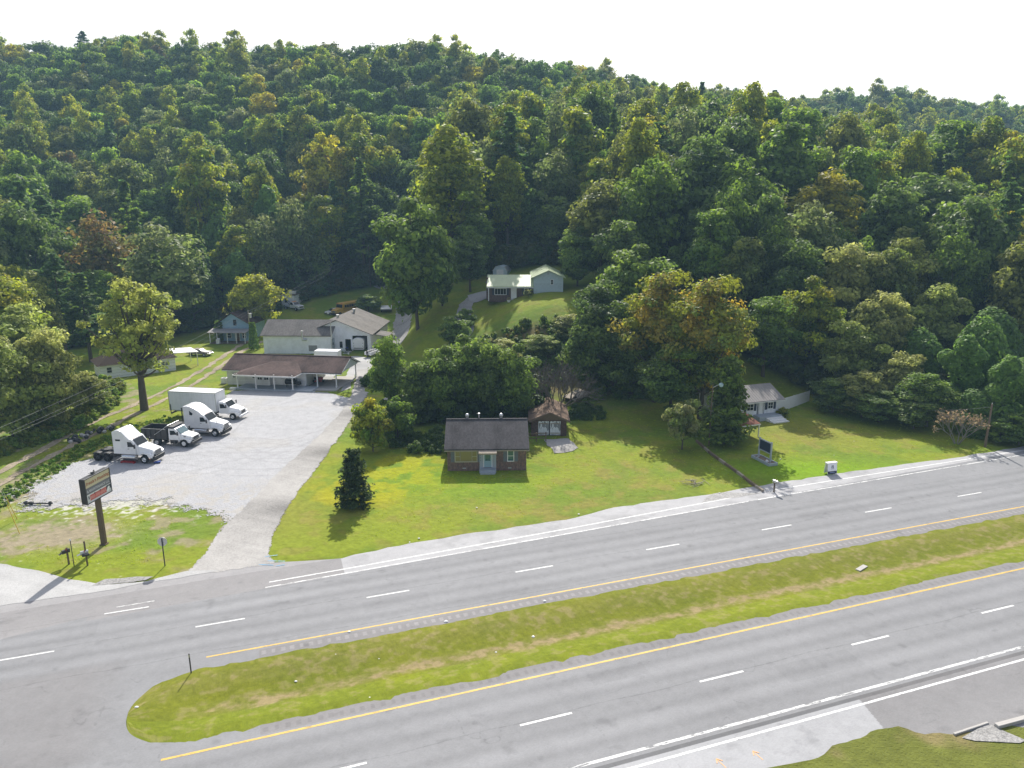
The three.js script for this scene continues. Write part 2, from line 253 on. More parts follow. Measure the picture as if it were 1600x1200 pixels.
// ---------------------------------------------------------------- paved and gravelled sheets
function ragged(poly, amp, step = 0.9, seed = 1) {
  const out = [];
  for (let i = 0; i < poly.length; i++) {
    const [ax, az] = poly[i], [bx, bz] = poly[(i + 1) % poly.length], L = Math.hypot(bx - ax, bz - az), n = Math.max(1, Math.round(L / step)), nx = -(bz - az) / L, nz = (bx - ax) / L;
    for (let k = 0; k < n; k++) { const t = k / n, x = lerp(ax, bx, t), z = lerp(az, bz, t), q = amp * ((vnoise(x * 1.1 + seed * 31, z * 1.1) - 0.5) * 2 + (vnoise(x * 0.35 + seed * 7, z * 0.35) - 0.5) * 2); out.push([x + nx * q, z + nz * q]); }
  }
  return out;
}
function sheetGeo(poly, y, holes = []) {
  const s = new THREE.Shape(poly.map(([x, z]) => new THREE.Vector2(x, -z)));
  for (const h of holes) s.holes.push(new THREE.Path(h.map(([x, z]) => new THREE.Vector2(x, -z))));
  const g = new THREE.ShapeGeometry(s); g.rotateX(-PI / 2); g.translate(0, y, 0); return g;
}
const poly = (...p) => p;
const smoothLine = (pts, step = 1) => { const c = new THREE.CatmullRomCurve3(pts.map(([x, z]) => V3(x, 0, z)), false, 'centripetal'); return c.getSpacedPoints(Math.max(2, Math.round(c.getLength() / step))).map((p) => [p.x, p.z]); };
function ribbon(line, width, lift, edge = 0.25, across = 4, seed = 3) {
  const l = smoothLine(line), pos = [], uv = [], idx = [];
  l.forEach(([x, z], i) => {
    const [px, pz] = l[Math.max(0, i - 1)], [qx, qz] = l[Math.min(l.length - 1, i + 1)], L = Math.hypot(qx - px, qz - pz), nx = -(qz - pz) / L, nz = (qx - px) / L, w = typeof width === 'function' ? width(i / (l.length - 1)) : width;
    for (let k = 0; k <= across; k++) { const e = k === 0 || k === across ? (vnoise(i * 0.7 + seed * 13 + k * 5, 3) - 0.5) * 2 * edge : 0, t = (k / across - 0.5) * w + e, X = x + nx * t, Z = z + nz * t; pos.push(X, T(X, Z) + lift, Z); uv.push(X, -Z); }
    if (i) for (let k = 0; k < across; k++) { const a = (i - 1) * (across + 1) + k, b = a + across + 1; idx.push(a, a + 1, b, a + 1, b + 1, b); }
  });
  const g = new THREE.BufferGeometry(); g.setAttribute('position', new THREE.Float32BufferAttribute(pos, 3)); g.setAttribute('uv', new THREE.Float32BufferAttribute(uv, 2)); g.setIndex(idx); g.computeVertexNormals();
  if (g.attributes.normal.getY(0) < 0) { g.setIndex(idx.reverse()); g.computeVertexNormals(); }
  g.userData.ready = true; return g;
}

// the highway: one sheet with the grass median cut out of it
const MED0 = -9.5, MED1 = 190, nose = (s) => 3.46 * (1 - Math.sqrt(Math.max(0, 1 - Math.pow(clamp((-5.7 - s) / 3.82), 2)))), medLo = (s) => 39.1 + nose(s), medHi = (s) => 46.02 - nose(s);
const medianLine = [];
for (let s = MED0 + 0.25; s < MED1; s += s < -8.5 ? 0.1 : s < 0 ? 0.5 : 2) medianLine.push(fromRoad(s, medLo(s - 0.25) + 0.12));
for (let s = MED1; s >= MED0 + 0.25; s -= s < -8.2 ? 0.1 : s < 1 ? 0.5 : 2) medianLine.push(fromRoad(s, medHi(s - 0.25) - 0.12));
const FAREDGE = [[-60, 60.4], [-21, 59.6], [-0.7, 59.85], [4.85, 58.7], [10.9, 59.6], [27.2, 59.6], [31, 60.6], [38, 60.6], [43, 60.5], [62, 60.9], [78, 60.5], [95, 60.9], [200, 61.5]];
{
  const S0 = -62, S1 = 200, W0 = 20, W1 = 62.5;
  const rt = tex(2048, 1024, (i, j, o) => {
    const s = lerp(-62, 90, (i + 0.5) / 2048), w = lerp(W0, W1, (j + 0.5) / 1024);
    const n1 = fbm(s * 0.12, w * 0.5, 4), n2 = fbm(s * 2.1, w * 2.1, 3), n3 = hash(i, j), n4 = fbm(s * 0.5 + 9, w * 0.5 + 3, 4);
    let v = 0.243, warm = 0.0;
    for (const c of [36.1, 32.1, 49.4, 53.5]) { const q = Math.abs(w - c); v -= 0.028 * Math.exp(-Math.pow((q - 0.85) / 0.35, 2)); v += 0.016 * Math.exp(-Math.pow(q / 0.4, 2)); }
    if (w > 55.5 + 0.045 * s * (s > -14) - (s < -14 ? 0.25 * (s + 14) * -1 : 0) && w < 62.5) { v = s > 4.7 ? 0.38 : 0.25; warm = s > 4.7 ? 0.004 : 0.012; if (s > 4.7 && n4 > 0.52) v -= 0.05 * sstep(0.52, 0.7, n4); }
    if (s < 4.7 && w > 58.2 + 0.02 * (s + 20)) { v = 0.30; warm = 0.01; }
    if (w < 29.75) { const e = 33 + (29.9 - w) * -0.25; if (s < e) v = w < 29.75 ? 0.36 : v; else { v = 0.225; warm = 0.008; } if (w > 29.45) v = 0.15; }
    if ((w > 38.3 && w < 47) && s > -2) { v = 0.215; warm = 0.014; const p = (s / 0.62) % 1, q = p < 0 ? p + 1 : p; if (((w > 38.45 && w < 38.9) || (w > 46.35 && w < 46.8)) && q < 0.42) v = w > 42 ? 0.265 : 0.187; }
    const crossover = sstep(-9, -13, s) * sstep(38.6, 39.6, w) * sstep(49.2, 48.2, w); v = lerp(v, 0.215, crossover); warm += 0.008 * crossover;
    // seams between paving strips and wandering cracks
    for (const c of [34.35, 47.9, 51.75, 55.35]) if (Math.abs(w - c - 0.06 * Math.sin(s * 0.8) - 0.1 * (fbm(s * 0.6, c, 2) - 0.5)) < 0.035) v *= 0.74 + 0.2 * n2;
    const ck = Math.abs(fbm(s * 0.22 + 5, w * 0.22 + 11, 3) - 0.5); if (ck < 0.0018 && n4 > 0.55) v *= 0.84;
    const stain = fbm(s * 0.9 + 31, w * 1.4 + 7, 3); if (stain > 0.7) v *= 1 - 0.28 * (stain - 0.7) / 0.3; for (const [ps, pw, pl, ph] of [[8, 50, 5, 1.6], [-14, 36, 7, 2.4], [33, 33, 6, 1.8], [52, 52.6, 8, 1.5], [-16, 53.4, 6, 1.9], [20, 36.6, 4, 1.2]]) if (Math.abs(s - ps) < pl / 2 && Math.abs(w - pw) < ph / 2) v *= 0.93;
    v *= 0.78 + 0.24 * n1 + 0.14 * n2 + 0.14 * n3;
    o[0] = v * (1 + warm * 3); o[1] = v; o[2] = v * (1.015 - warm * 2);
  }, true, THREE.ClampToEdgeWrapping);
  const bump = tex(256, 256, (i, j, o) => { o[0] = o[1] = o[2] = 0.5 * hash(i, j) + 0.5 * pfbm(i / 256, j / 256, 32, 3); }, false);
  bump.repeat.set(90, 30);
  const outline = ragged([fromRoad(S0, W0), fromRoad(S1, W0)], 0, 500).slice(0, 2).concat(ragged([...FAREDGE].reverse().map(([s, w]) => fromRoad(s, w)), 0.14, 1).slice(0, -90));
  const g = sheetGeo([fromRoad(S0, W0), fromRoad(S1, W0), ...[...FAREDGE].reverse().flatMap(([s, w], i, l) => { if (i === l.length - 1) return [fromRoad(s, w)]; const [s2, w2] = l[i + 1], n = Math.max(1, Math.round((s - s2) / 1)), out = []; for (let k = 0; k < n; k++) { const t = k / n, S = lerp(s, s2, t); out.push(fromRoad(S, lerp(w, w2, t) + (vnoise(S * 0.8, 5) - 0.5) * 0.35)); } return out; })], 0.02, [medianLine]);
  const p = g.attributes.position, uv = new Float32Array(p.count * 2);
  for (let i = 0; i < p.count; i++) { const x = p.getX(i), z = p.getZ(i); uv[2 * i] = (roadS(x, z) + 62) / 152; uv[2 * i + 1] = (roadW(x, z) - W0) / (W1 - W0); }
  g.setAttribute('uv', new THREE.BufferAttribute(uv, 2)); g.userData.ready = true;
  const road = struct('highway', g, std(0xffffff, 0.86, { map: rt, bumpMap: bump, bumpScale: 0.006, name: 'asphalt' }));

  // painted markings, each a thin sheet of its own
  const wornA = tex(1024, 32, (i, j, o) => { const n = fbm(i * 0.11, j * 0.24, 4), m = fbm(i * 0.02 + 70, 3, 2); o[0] = o[1] = o[2] = n + 0.35 * (m - 0.5) > 0.60 ? 0 : 1; }, false);
  const solidA = tex(256, 32, (i, j, o) => { const n = fbm(i * 0.19 + 50, j * 0.27, 4); o[0] = o[1] = o[2] = n > 0.72 || ((j < 2 || j > 29) && n > 0.5) ? 0 : 1; }, false);
  const paintT = tex(256, 32, (i, j, o) => { const n = fbm(i * 0.2, j * 0.2, 4); o[0] = o[1] = o[2] = 0.72 + 0.36 * n; });
  const white = std(lin(0.78, 0.78, 0.76), 0.7, { map: paintT, alphaMap: solidA, alphaTest: 0.5, name: 'white_paint' }), worn = std(lin(0.76, 0.76, 0.74), 0.7, { map: paintT, alphaMap: wornA, alphaTest: 0.5, name: 'worn_white_paint' }), yellow = std(lin(0.72, 0.46, 0.09), 0.7, { map: paintT, alphaMap: solidA, alphaTest: 0.5, name: 'yellow_paint' });
  const strip = (pts, width, y = 0.026, L = 14) => {
    const pos = [], uv = [], idx = [];
    let run = 0;
    pts.forEach(([s, w], i) => { if (i) run += Math.hypot(s - pts[i - 1][0], w - pts[i - 1][1]); for (const e of [-1, 1]) { const [x, z] = fromRoad(s, w + e * width / 2); pos.push(x, y, z); uv.push(run / L, (e + 1) / 2); } if (i) { const a = 2 * i - 2; idx.push(a, a + 2, a + 1, a + 1, a + 2, a + 3); } });
    const q = new THREE.BufferGeometry(); q.setAttribute('position', new THREE.Float32BufferAttribute(pos, 3)); q.setAttribute('uv', new THREE.Float32BufferAttribute(uv, 2)); q.setIndex(idx); q.computeVertexNormals(); q.userData.ready = true; return q;
  };
  const lineOf = (pts) => { const out = []; for (let i = 1; i < pts.length; i++) { const n = Math.max(1, Math.round((pts[i][0] - pts[i - 1][0]) / 4)); for (let k = 0; k < n; k++) out.push([lerp(pts[i - 1][0], pts[i][0], k / n), lerp(pts[i - 1][1], pts[i][1], k / n)]); } out.push(pts[pts.length - 1]); return out; };
  for (let k = -2; k < 14; k++) part('lane_dash', strip([[12.35 + k * 12.2, 34.15], [15.65 + k * 12.2, 34.15]], 0.17, 0.026, 3.4), white, road);
  for (let k = -3; k < 14; k++) part('lane_dash', strip([[-6.35 + k * 12.25, 51.42], [-3 + k * 12.25, 51.42]], 0.15, 0.026, 3.4), white, road);
  part('yellow_line', strip(lineOf([[-7.2, 38.05], [190, 38.1]]), 0.17, 0.026, 12), yellow, road);
  part('yellow_line', strip(lineOf([[-5.4, 47.28], [190, 47.3]]), 0.15, 0.026, 12), yellow, road);
  part('edge_line', strip(lineOf([[-40, 30.2], [13, 30.12], [190, 30.0]]), 0.2, 0.026, 34), worn, road);
  part('edge_line', strip(lineOf([[-40, 29.1], [190, 28.95]]), 0.17, 0.026, 12), white, road);
  part('edge_line', strip(lineOf([[-1.5, 55.6], [4.6, 55.83], [26, 56.68], [48.2, 57.6], [85, 58.5], [190, 59.5]]), 0.15, 0.026, 30), worn, road);
  part('edge_line', strip(lineOf([[-1.2, 56.39], [4.6, 56.6], [26.4, 57.68], [49.4, 59.2], [87, 59.74], [190, 60.4]]), 0.15, 0.026, 12), white, road);
  part('edge_line', strip([[-12.9, 55.5], [-9.9, 55.5]], 0.14, 0.026, 4), white, road);
  part('edge_line', strip([[-12.2, 56.25], [-9.6, 56.3]], 0.1, 0.026, 14), worn, road);
  // surveyors' orange arrows and blue paint, sprayed on the tarmac
  const arrow = (x, z) => [[0, 0, 0.75, 0], [0, 0, 0.28, 0.2], [0, 0, 0.28, -0.2]].map(([a, b, c, d]) => { const L = Math.hypot(c - a, d - b); const q = new THREE.BoxGeometry(L, 0.004, 0.055); q.rotateY(-Math.atan2(d - b, c - a)); q.translate((a + c) / 2, 0.005 * (d > 0 ? 1 : d < 0 ? 2 : 0), (b + d) / 2); q.rotateY(rad(-62)); q.translate(x, 0.026, z); return q; });
  const survey = std(lin(0.75, 0.42, 0.2), 0.8);
  { const [x, z] = [13.43, -34.26]; part('survey_arrow', merge(arrow(x, z)), survey, road); }
  { const [x, z] = [11.24, -33.68]; part('survey_arrow', merge(arrow(x, z)), survey, road); }
  const bluePaint = std(lin(0.16, 0.36, 0.55), 0.8, { alphaMap: wornA, alphaTest: 0.5 });
  for (const [x, z, L, q] of [[...[-20.9, -57.37], 1.3, 0.1], [...[-20.16, -56.44], 1.9, -0.25], [...[-20.81, -55.76], 1.6, -0.3], [...[-19.58, -55.65], 0.9, 0.2]]) { const b = new THREE.PlaneGeometry(L * 0.8, 0.12); b.rotateX(-PI / 2); b.rotateY(0.2 + q); b.translate(x, 0.045 + q * 0.01, z); b.userData.ready = true; part('blue_paint_mark', b, bluePaint, road); }
}
// grass median with its swale
{
  const pos = [], uv = [], idx = [], K = 12; let r = 0;
  for (let s = MED0; s < MED1; s += s < -8.5 ? 0.1 : s < 80 ? 0.5 : 4, r++) {
    const a = medLo(s), b = medHi(s), deep = 0.32 * sstep(-8.6, -4.5, s);
    for (let k = 0; k <= K; k++) { const t = k / K, e = k === 0 ? -0.12 - 0.25 * vnoise(s * 1.3, 2) : k === K ? 0.12 + 0.25 * vnoise(s * 1.3, 8) : 0, [x, z] = fromRoad(s, lerp(a, b, t) + e); pos.push(x, 0.035 - deep * Math.pow(Math.sin(PI * Math.pow(clamp((t - 0.1) / 0.8), 0.8)), 1.6) + 0.03 * vnoise(s * 1.1, k * 0.8) - (k === 0 || k === K ? 0.045 : 0), z); uv.push((s - MED0) / 90, t); }
    if (r) for (let k = 0; k < K; k++) { const i0 = (r - 1) * (K + 1) + k, i1 = i0 + K + 1; idx.push(i0, i1, i0 + 1, i0 + 1, i1, i1 + 1); }
  }
  const g = new THREE.BufferGeometry(); g.setAttribute('position', new THREE.Float32BufferAttribute(pos, 3)); g.setAttribute('uv', new THREE.Float32BufferAttribute(uv, 2)); g.setIndex(idx); g.computeVertexNormals(); g.userData.ready = true;
  const mt = tex(2048, 256, (i, j, o) => {
    const s = i / 2048 * 90, t = j / 256, w = t * 7, n1 = fbm(s * 0.3, w * 0.5 + 4, 4), n2 = fbm(s * 1.7, w * 2.2, 4), n3 = hash(i, j), n4 = fbm(s * 4, w * 6, 3);
    const straw = clamp(Math.exp(-Math.pow((w - 2.9 - 0.9 * (n1 - 0.5)) / 0.45, 2)) * (2.6 * (n2 - 0.12)) * (0.4 + 0.9 * n4) * sstep(2, 9, s) + sstep(0.52, 0.72, n2) * 0.35 + Math.exp(-Math.pow((w - 5.6) / 1.0, 2)) * 0.4 * n2);
    let r = 0.158 + 0.05 * (n1 - 0.5), gg = 0.176 + 0.04 * (n1 - 0.5), b = 0.016;
    if (w < 2.2) { r *= 1.06; gg *= 1.12; }
    r = lerp(r, 0.27, straw * 0.9); gg = lerp(gg, 0.21, straw * 0.9); b = lerp(b, 0.11, straw * 0.9);
    const v = 0.60 + 0.36 * n4 + 0.26 * n2 + 0.18 * n3; o[0] = r * v; o[1] = gg * v; o[2] = b * v;
  }); mt.wrapT = THREE.ClampToEdgeWrapping;
  const bump = tex(512, 128, (i, j, o) => { o[0] = o[1] = o[2] = fbm(i * 0.09, j * 0.09, 4); }, false); bump.repeat.set(8, 1);
  struct('median', g, std(0xffffff, 0.97, { map: mt, bumpMap: bump, bumpScale: 0.05, name: 'median_grass' }));
}
// gravel, concrete and tarmac
const pebble = (r, g, b, per, var1, dirt) => tex(1024, 1024, (i, j, o) => { const u = i / 1024, v = j / 1024, n = pfbm(u, v, 3, 4), f = pfbm(u, v, per, 3), h = hash(i >> 1, j >> 1), tr = pnoise(u * 3 + v * 2, v * 26 + u * 9, 26), k = 0.7 + var1 * (f - 0.5) + 0.3 * h + dirt * (n - 0.5) + 0.12 * tr; o[0] = r * k; o[1] = g * k; o[2] = b * k; });
const gravelMat = std(lin(1, 1, 1), 0.95, { map: rep(pebble(0.385, 0.39, 0.415, 90, 0.45, 0.4), 21), bumpMap: rep(grainB, 1.7), bumpScale: 0.05, name: 'white_gravel' });
const driveMat = std(lin(1, 1, 1), 0.9, { map: rep(pebble(0.37, 0.355, 0.335, 120, 0.3, 0.8), 17), bumpMap: rep(grainB, 1.1), bumpScale: 0.01, name: 'pale_tarmac' });
const apronMat = std(lin(1, 1, 1), 0.9, { map: rep(pebble(0.43, 0.425, 0.415, 140, 0.2, 0.5), 15), name: 'pale_concrete' });
const dirtMat = std(lin(1, 1, 1), 0.97, { map: rep(pebble(0.36, 0.30, 0.215, 70, 0.7, 0.6), 13), bumpMap: rep(grainB, 1.1), bumpScale: 0.05, name: 'dirt' });
const greyGravelMat = std(lin(1, 1, 1), 0.97, { map: rep(pebble(0.36, 0.35, 0.335, 90, 0.6, 0.5), 13), bumpMap: rep(grainB, 1.1), bumpScale: 0.04, name: 'grey_gravel' });

// a sheet whose edge breaks up into patches: amp(x, z) is how far the fringe reaches, in metres
function patchy(name, outline, y, mat, amp, grow, paint) {
  let x0 = 1e9, x1 = -1e9, z0 = 1e9, z1 = -1e9; for (const [x, z] of outline) { x0 = Math.min(x0, x); x1 = Math.max(x1, x); z0 = Math.min(z0, z); z1 = Math.max(z1, z); }
  x0 -= grow; x1 += grow; z0 -= grow; z1 += grow;
  const N = 1024, dist = (x, z) => { let m = 1e9; for (let i = 0, j = outline.length - 1; i < outline.length; j = i++) { const [ax, az] = outline[j], [bx, bz] = outline[i], dx = bx - ax, dz = bz - az, t = clamp(((x - ax) * dx + (z - az) * dz) / (dx * dx + dz * dz)); m = Math.min(m, (x - ax - dx * t) ** 2 + (z - az - dz * t) ** 2); } return Math.sqrt(m) * (inPoly(outline, x, z) ? 1 : -1); };
  const t = tex(N, N, (i, j, o) => { const x = lerp(x0, x1, (i + 0.5) / N), z = lerp(z1, z0, (j + 0.5) / N), d = dist(x, z); let v = d > 6 ? 1 : d < -grow ? 0 : -1; if (v < 0) { const n = 0.45 * fbm(x * 0.45, z * 0.45, 3) + 0.35 * fbm(x * 1.6 + 9, z * 1.6, 3) + 0.2 * hash(Math.floor(x * 9), Math.floor(z * 9)); v = d + amp(x, z) * (n - 0.5) * 3.4 > 0 ? 1 : 0; } o[0] = o[1] = o[2] = v; }, false, THREE.ClampToEdgeWrapping);
  const g = new THREE.PlaneGeometry(x1 - x0, z1 - z0); g.rotateX(-PI / 2); g.translate((x0 + x1) / 2, y, (z0 + z1) / 2);
  const uv = g.attributes.uv, p = g.attributes.position, uv1 = new Float32Array(uv.array); for (let i = 0; i < p.count; i++) uv.setXY(i, p.getX(i), -p.getZ(i)); g.setAttribute('uv1', new THREE.BufferAttribute(uv1, 2)); g.userData.ready = true;
  const m = mat.clone(); t.channel = 1; m.alphaMap = t; m.alphaTest = 0.5; m.name = mat.name;
  if (paint) { m.map = tex(N, N, (i, j, o) => paint(lerp(x0, x1, (i + 0.5) / N), lerp(z1, z0, (j + 0.5) / N), o, i, j), true, THREE.ClampToEdgeWrapping); m.map.channel = 1; }
  return struct(name, g, m);
}
// worn ruts: arcs swung by lorries turning in and out of their bays
const RUTS = [[-33, -112, 27], [-31, -116, 32.5], [-47, -110, 28], [-28, -122, 44], [-60, -104, 36], [-36, -60, 29], [-22, -98, 17]];
function lotPaint(x, z, o, i, j) {
  const n = fbm(x * 0.16, z * 0.16, 4), f = fbm(x * 1.5, z * 1.5, 3), h = hash(i, j), h2 = hash(i >> 1, (j >> 1) + 77); let k = 0.62 + 0.16 * n + 0.22 * f + 0.22 * h + 0.16 * h2, rut = 0;
  RUTS.forEach(([cx, cz, R], q) => { const d = Math.hypot(x - cx, z - cz) - R + (fbm(x * 0.2 + q * 9, z * 0.2, 2) - 0.5) * 1.6; for (const e of [-1, 1]) rut += Math.exp(-Math.pow((Math.abs(d) - 1) / 0.17, 2)) * (0.4 + 0.9 * fbm(x * 0.3 + q * 7, z * 0.3 + 5, 2)) * 0.5; });
  k *= 1 - 0.10 * clamp(rut); const dirt = clamp(sstep(0.56, 0.72, n) * 0.25 + 0.5 * sstep(-79, -70, z) * sstep(0.42, 0.62, f) + 0.1 * clamp(rut) * f);
  o[0] = lerp(0.40, 0.36, dirt) * k; o[1] = lerp(0.398, 0.33, dirt) * k; o[2] = lerp(0.405, 0.28, dirt) * k;
}
const LOT = poly([-52.39, -71.27], [-52.38, -75.29], [-51.61, -79.75], [-49.44, -83.31], [-46.53, -88.7], [-44.37, -95.97], [-44.49, -104.78], [-45.9, -115.23], [-38.03, -115.65], [-29.91, -113.56], [-25.47, -110.35], [-23.24, -94.78], [-24.14, -83.31], [-24.97, -73.41], [-25.89, -64.44], [-29.2, -65.77], [-33.44, -68.26], [-39.15, -70.58], [-42.57, -68.91], [-46.17, -68.58]);
patchy('gravel_lot', LOT, 0.024, gravelMat, (x, z) => 0.35 + 2.2 * sstep(-78, -68, z) * sstep(-24, -30, x) + 1.2 * sstep(-42, -48, x), 3, lotPaint);
patchy('driveway', poly([-27.04, -53.91], [-26.82, -57.73], [-27.33, -62.6], [-26.79, -70.24], [-26.42, -81.05], [-25.44, -91.37], [-25.17, -102.01], [-25.82, -111.93], [-26.99, -121.45], [-28.64, -130.45], [-25.35, -133.17], [-23.55, -119.61], [-23.14, -105.85], [-22.81, -94.78], [-22.66, -80.61], [-22.75, -71.97], [-22.54, -65.17], [-21.81, -60.2], [-21.24, -57.73], [-20.27, -56.1], [-23.96, -54.66]), 0.032, driveMat, () => 0.28, 1);
struct('concrete_apron', sheetGeo(ragged(poly([-51.39, -54.99], [-43.59, -56.1], [-39.51, -54.66], [-35.29, -53.08], [-32.82, -52.37], [-29.58, -53.08], [-27.05, -54.66], [-24.31, -54.88], [-28.54, -53.08], [-33.17, -51.19], [-38.99, -49.41], [-44.72, -46.9]), 0.12, 0.8, 4), 0.036), apronMat);
struct('tarmac_patch', sheetGeo(ragged(poly([-33.68, -52.27], [-33.12, -53.39], [-31.4, -53.6], [-29.41, -53.81], [-29.73, -53.18], [-31.9, -52.57]), 0.1, 0.6, 2), 0.040), greyGravelMat);
struct('forecourt', sheetGeo(ragged(poly([-32.18, -112.74], [-34.46, -119.61], [-39.72, -137.18], [-37.85, -142.04], [-36.23, -143.31], [-31.59, -145.91], [-27.43, -143.31], [-25.32, -137.18], [-25.19, -130.98], [-28.44, -128.34], [-26.9, -116.94], [-27.92, -114.39], [-29.63, -124.32], [-30.78, -134.86]), 0.25, 0.8, 6), 0.028), apronMat);
struct('dirt_track', [ribbon([[-58.26, -73.41], [-58.46, -81.05], [-58.75, -88.19], [-58.94, -95.07], [-58.23, -102.01], [-57.44, -109.58], [-56.92, -119.61], [-57.27, -130.98], [-58.23, -143.31], [-58.88, -152.82], [-58.18, -161.99]], 0.9, 0.05, 0.35), ribbon([[-55.48, -69.57], [-56.05, -78.08], [-55.98, -84.72], [-55.62, -91.37], [-55.04, -98.75], [-54.58, -106.94], [-54.04, -116.51], [-54.57, -127.82], [-55.75, -140.18], [-56.24, -149.29], [-55.4, -158.05]], 0.9, 0.05, 0.35, 4, 8)], dirtMat);
struct('gravel_road', ribbon([[-25.5, -136], [-24, -148], [-24.6, -160], [-26.4, -173], [-28, -188], [-31, -200], [-38, -207]], 4.2, 0.1, 0.4), greyGravelMat);
struct('hill_driveway', ribbon([[-19, -108], [-16, -114], [-12.5, -121], [-9.8, -128], [-9, -135], [-10, -144], [-8, -153], [1, -156]], 3.4, 0.14, 0.5), greyGravelMat);
struct('hill_parking', ribbon([[-9, -152.5], [-4, -153.5], [2, -154], [6, -154]], 6, 0.16, 0.5), apronMat);
struct('garage_pad', sheetGeo(ragged(poly([4.16, -89.49], [7.28, -90.02], [7.65, -88.44], [8.35, -86.17], [7.27, -84.72], [5.35, -84.24], [4.68, -86.67]), 0.2, 0.5, 3), 0.03), driveMat);
struct('drive_stub', sheetGeo(ragged(poly([19.25, -68.91], [20.93, -71.27], [22.89, -71.97], [25.17, -71.44], [27.25, -71.97], [23.32, -70.24]), 0.15, 0.6, 3), 0.03), greyGravelMat);
// the near verge with its concrete gutter
{
  const edge = ragged([[12, 25.6], [19, 26.2], [23.6, 26.75], [27, 26.4], [31.8, 27.0], [33.2, 26.85], [34.2, 26.0], [36.3, 25.1], [38.0, 24.85], [40.5, 24.5], [44, 24.2], [70, 23.5]].map(([s, w]) => fromRoad(s, w)), 0.22, 0.5, 5).slice(0, -110);
  const outline = edge.filter(([x, z]) => roadW(x, z) > 23.2 && roadS(x, z) > 11.5);
  const pts = outline.concat([fromRoad(72, 12), fromRoad(8, 12), fromRoad(8, 25)]);
  const g = sheetGeo(pts, 0.03);
  const p = g.attributes.position, uv = new Float32Array(p.count * 2);
  for (let i = 0; i < p.count; i++) { uv[2 * i] = p.getX(i) / 16; uv[2 * i + 1] = p.getZ(i) / 16; }
  g.setAttribute('uv', new THREE.BufferAttribute(uv, 2)); g.userData.ready = true;
  const vt = tex(1024, 1024, (i, j, o) => { const u = i / 1024, v = j / 1024, n = pfbm(u, v, 4, 4), m = pfbm(u, v, 20, 3), h = hash(i, j), dry = sstep(0.45, 0.65, n); const k = 0.62 + 0.45 * m + 0.28 * h; o[0] = lerp(0.135, 0.21, dry) * k; o[1] = lerp(0.15, 0.175, dry) * k; o[2] = lerp(0.03, 0.075, dry) * k; });
  struct('verge', g, std(0xffffff, 0.97, { map: vt, bumpMap: rep(grainB, 0.12), bumpScale: 0.05, name: 'verge_grass' }));
}

// ---------------------------------------------------------------- leaves
const plantLater = [];
const leafMat = (name, coat = 0.25) => new THREE.MeshPhysicalMaterial({ vertexColors: true, color: 0xffffff, side: THREE.DoubleSide, roughness: 1, transmission: 0.58, thickness: 0, clearcoat: coat, clearcoatRoughness: 0.42, specularIntensity: 0.35, name });
const LEAF = leafMat('leaves'), NEEDLE = leafMat('needles', 0.1), VINE = leafMat('vine_leaves', 0.2);
// a cloud of folded leaves; each leaf is two triangles hinged on its rib
class Leaves {
  constructor() { this.pos = []; this.col = []; this.idx = []; }
  add(p, n, size, c, r, long = 1.5) {
    const a = V3(r() - 0.5, r() - 0.5, r() - 0.5).cross(n); if (a.lengthSq() < 1e-6) a.set(1, 0, 0); a.normalize();
    const b = n.clone().cross(a), f = size * 0.28 * (r() - 0.2), i = this.pos.length / 3, l = size * long * 0.5, w = size * 0.5;
    for (const [u, v, h] of [[-l, 0, 0], [0.1 * l, -w, f], [l, 0, -f * 0.6], [0.1 * l, w, f]]) { this.pos.push(p.x + a.x * u + b.x * v + n.x * h, p.y + a.y * u + b.y * v + n.y * h, p.z + a.z * u + b.z * v + n.z * h); this.col.push(c[0], c[1], c[2]); }
    this.idx.push(i, i + 1, i + 2, i, i + 2, i + 3);
  }
  build() { const g = new THREE.BufferGeometry(); g.setAttribute('position', new THREE.Float32BufferAttribute(this.pos, 3)); g.setAttribute('color', new THREE.Float32BufferAttribute(this.col, 3)); g.setIndex(this.idx); g.computeVertexNormals(); g.userData.ready = true; return g; }
}
const sphere = (r) => { const u = r() * 2 - 1, t = r() * PI * 2, s = Math.sqrt(1 - u * u); return V3(s * Math.cos(t), u, s * Math.sin(t)); };
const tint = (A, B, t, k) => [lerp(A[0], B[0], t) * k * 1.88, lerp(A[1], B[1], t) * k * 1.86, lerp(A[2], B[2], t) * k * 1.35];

// ---------------------------------------------------------------- buildings
const withUV = (g) => { g.userData.ready = true; return g; };
// gable roof over x0..x1, ridge along x at z = rz; front eave at z1, back eave at z0
function gableRoof(x0, x1, z0, z1, eave, ridge, rz, th = 0.14) { return extX([[z1, eave], [rz, ridge], [z0, eave], [z0, eave + th], [rz, ridge + th], [z1, eave + th]].map(([z, y]) => [z, y]), x0, x1); }
// the same with the ridge along z
function gableRoofZ(x0, x1, z0, z1, eave, ridge, rx, th = 0.14) { const g = ext([[x0, eave], [rx, ridge], [x1, eave], [x1, eave + th], [rx, ridge + th], [x0, eave + th]], z1 - z0); g.translate(0, 0, (z0 + z1) / 2); return g; }
const gableBody = (x0, x1, z0, z1, eave, ridge, rz) => extX([[z1, -0.4], [z1, eave], [rz, ridge], [z0, eave], [z0, -0.4]], x0, x1);
const gableBodyZ = (x0, x1, z0, z1, eave, ridge, rx) => { const g = ext([[x0, -0.4], [x1, -0.4], [x1, eave], [rx, ridge], [x0, eave]], z1 - z0); g.translate(0, 0, (z0 + z1) / 2); return g; };
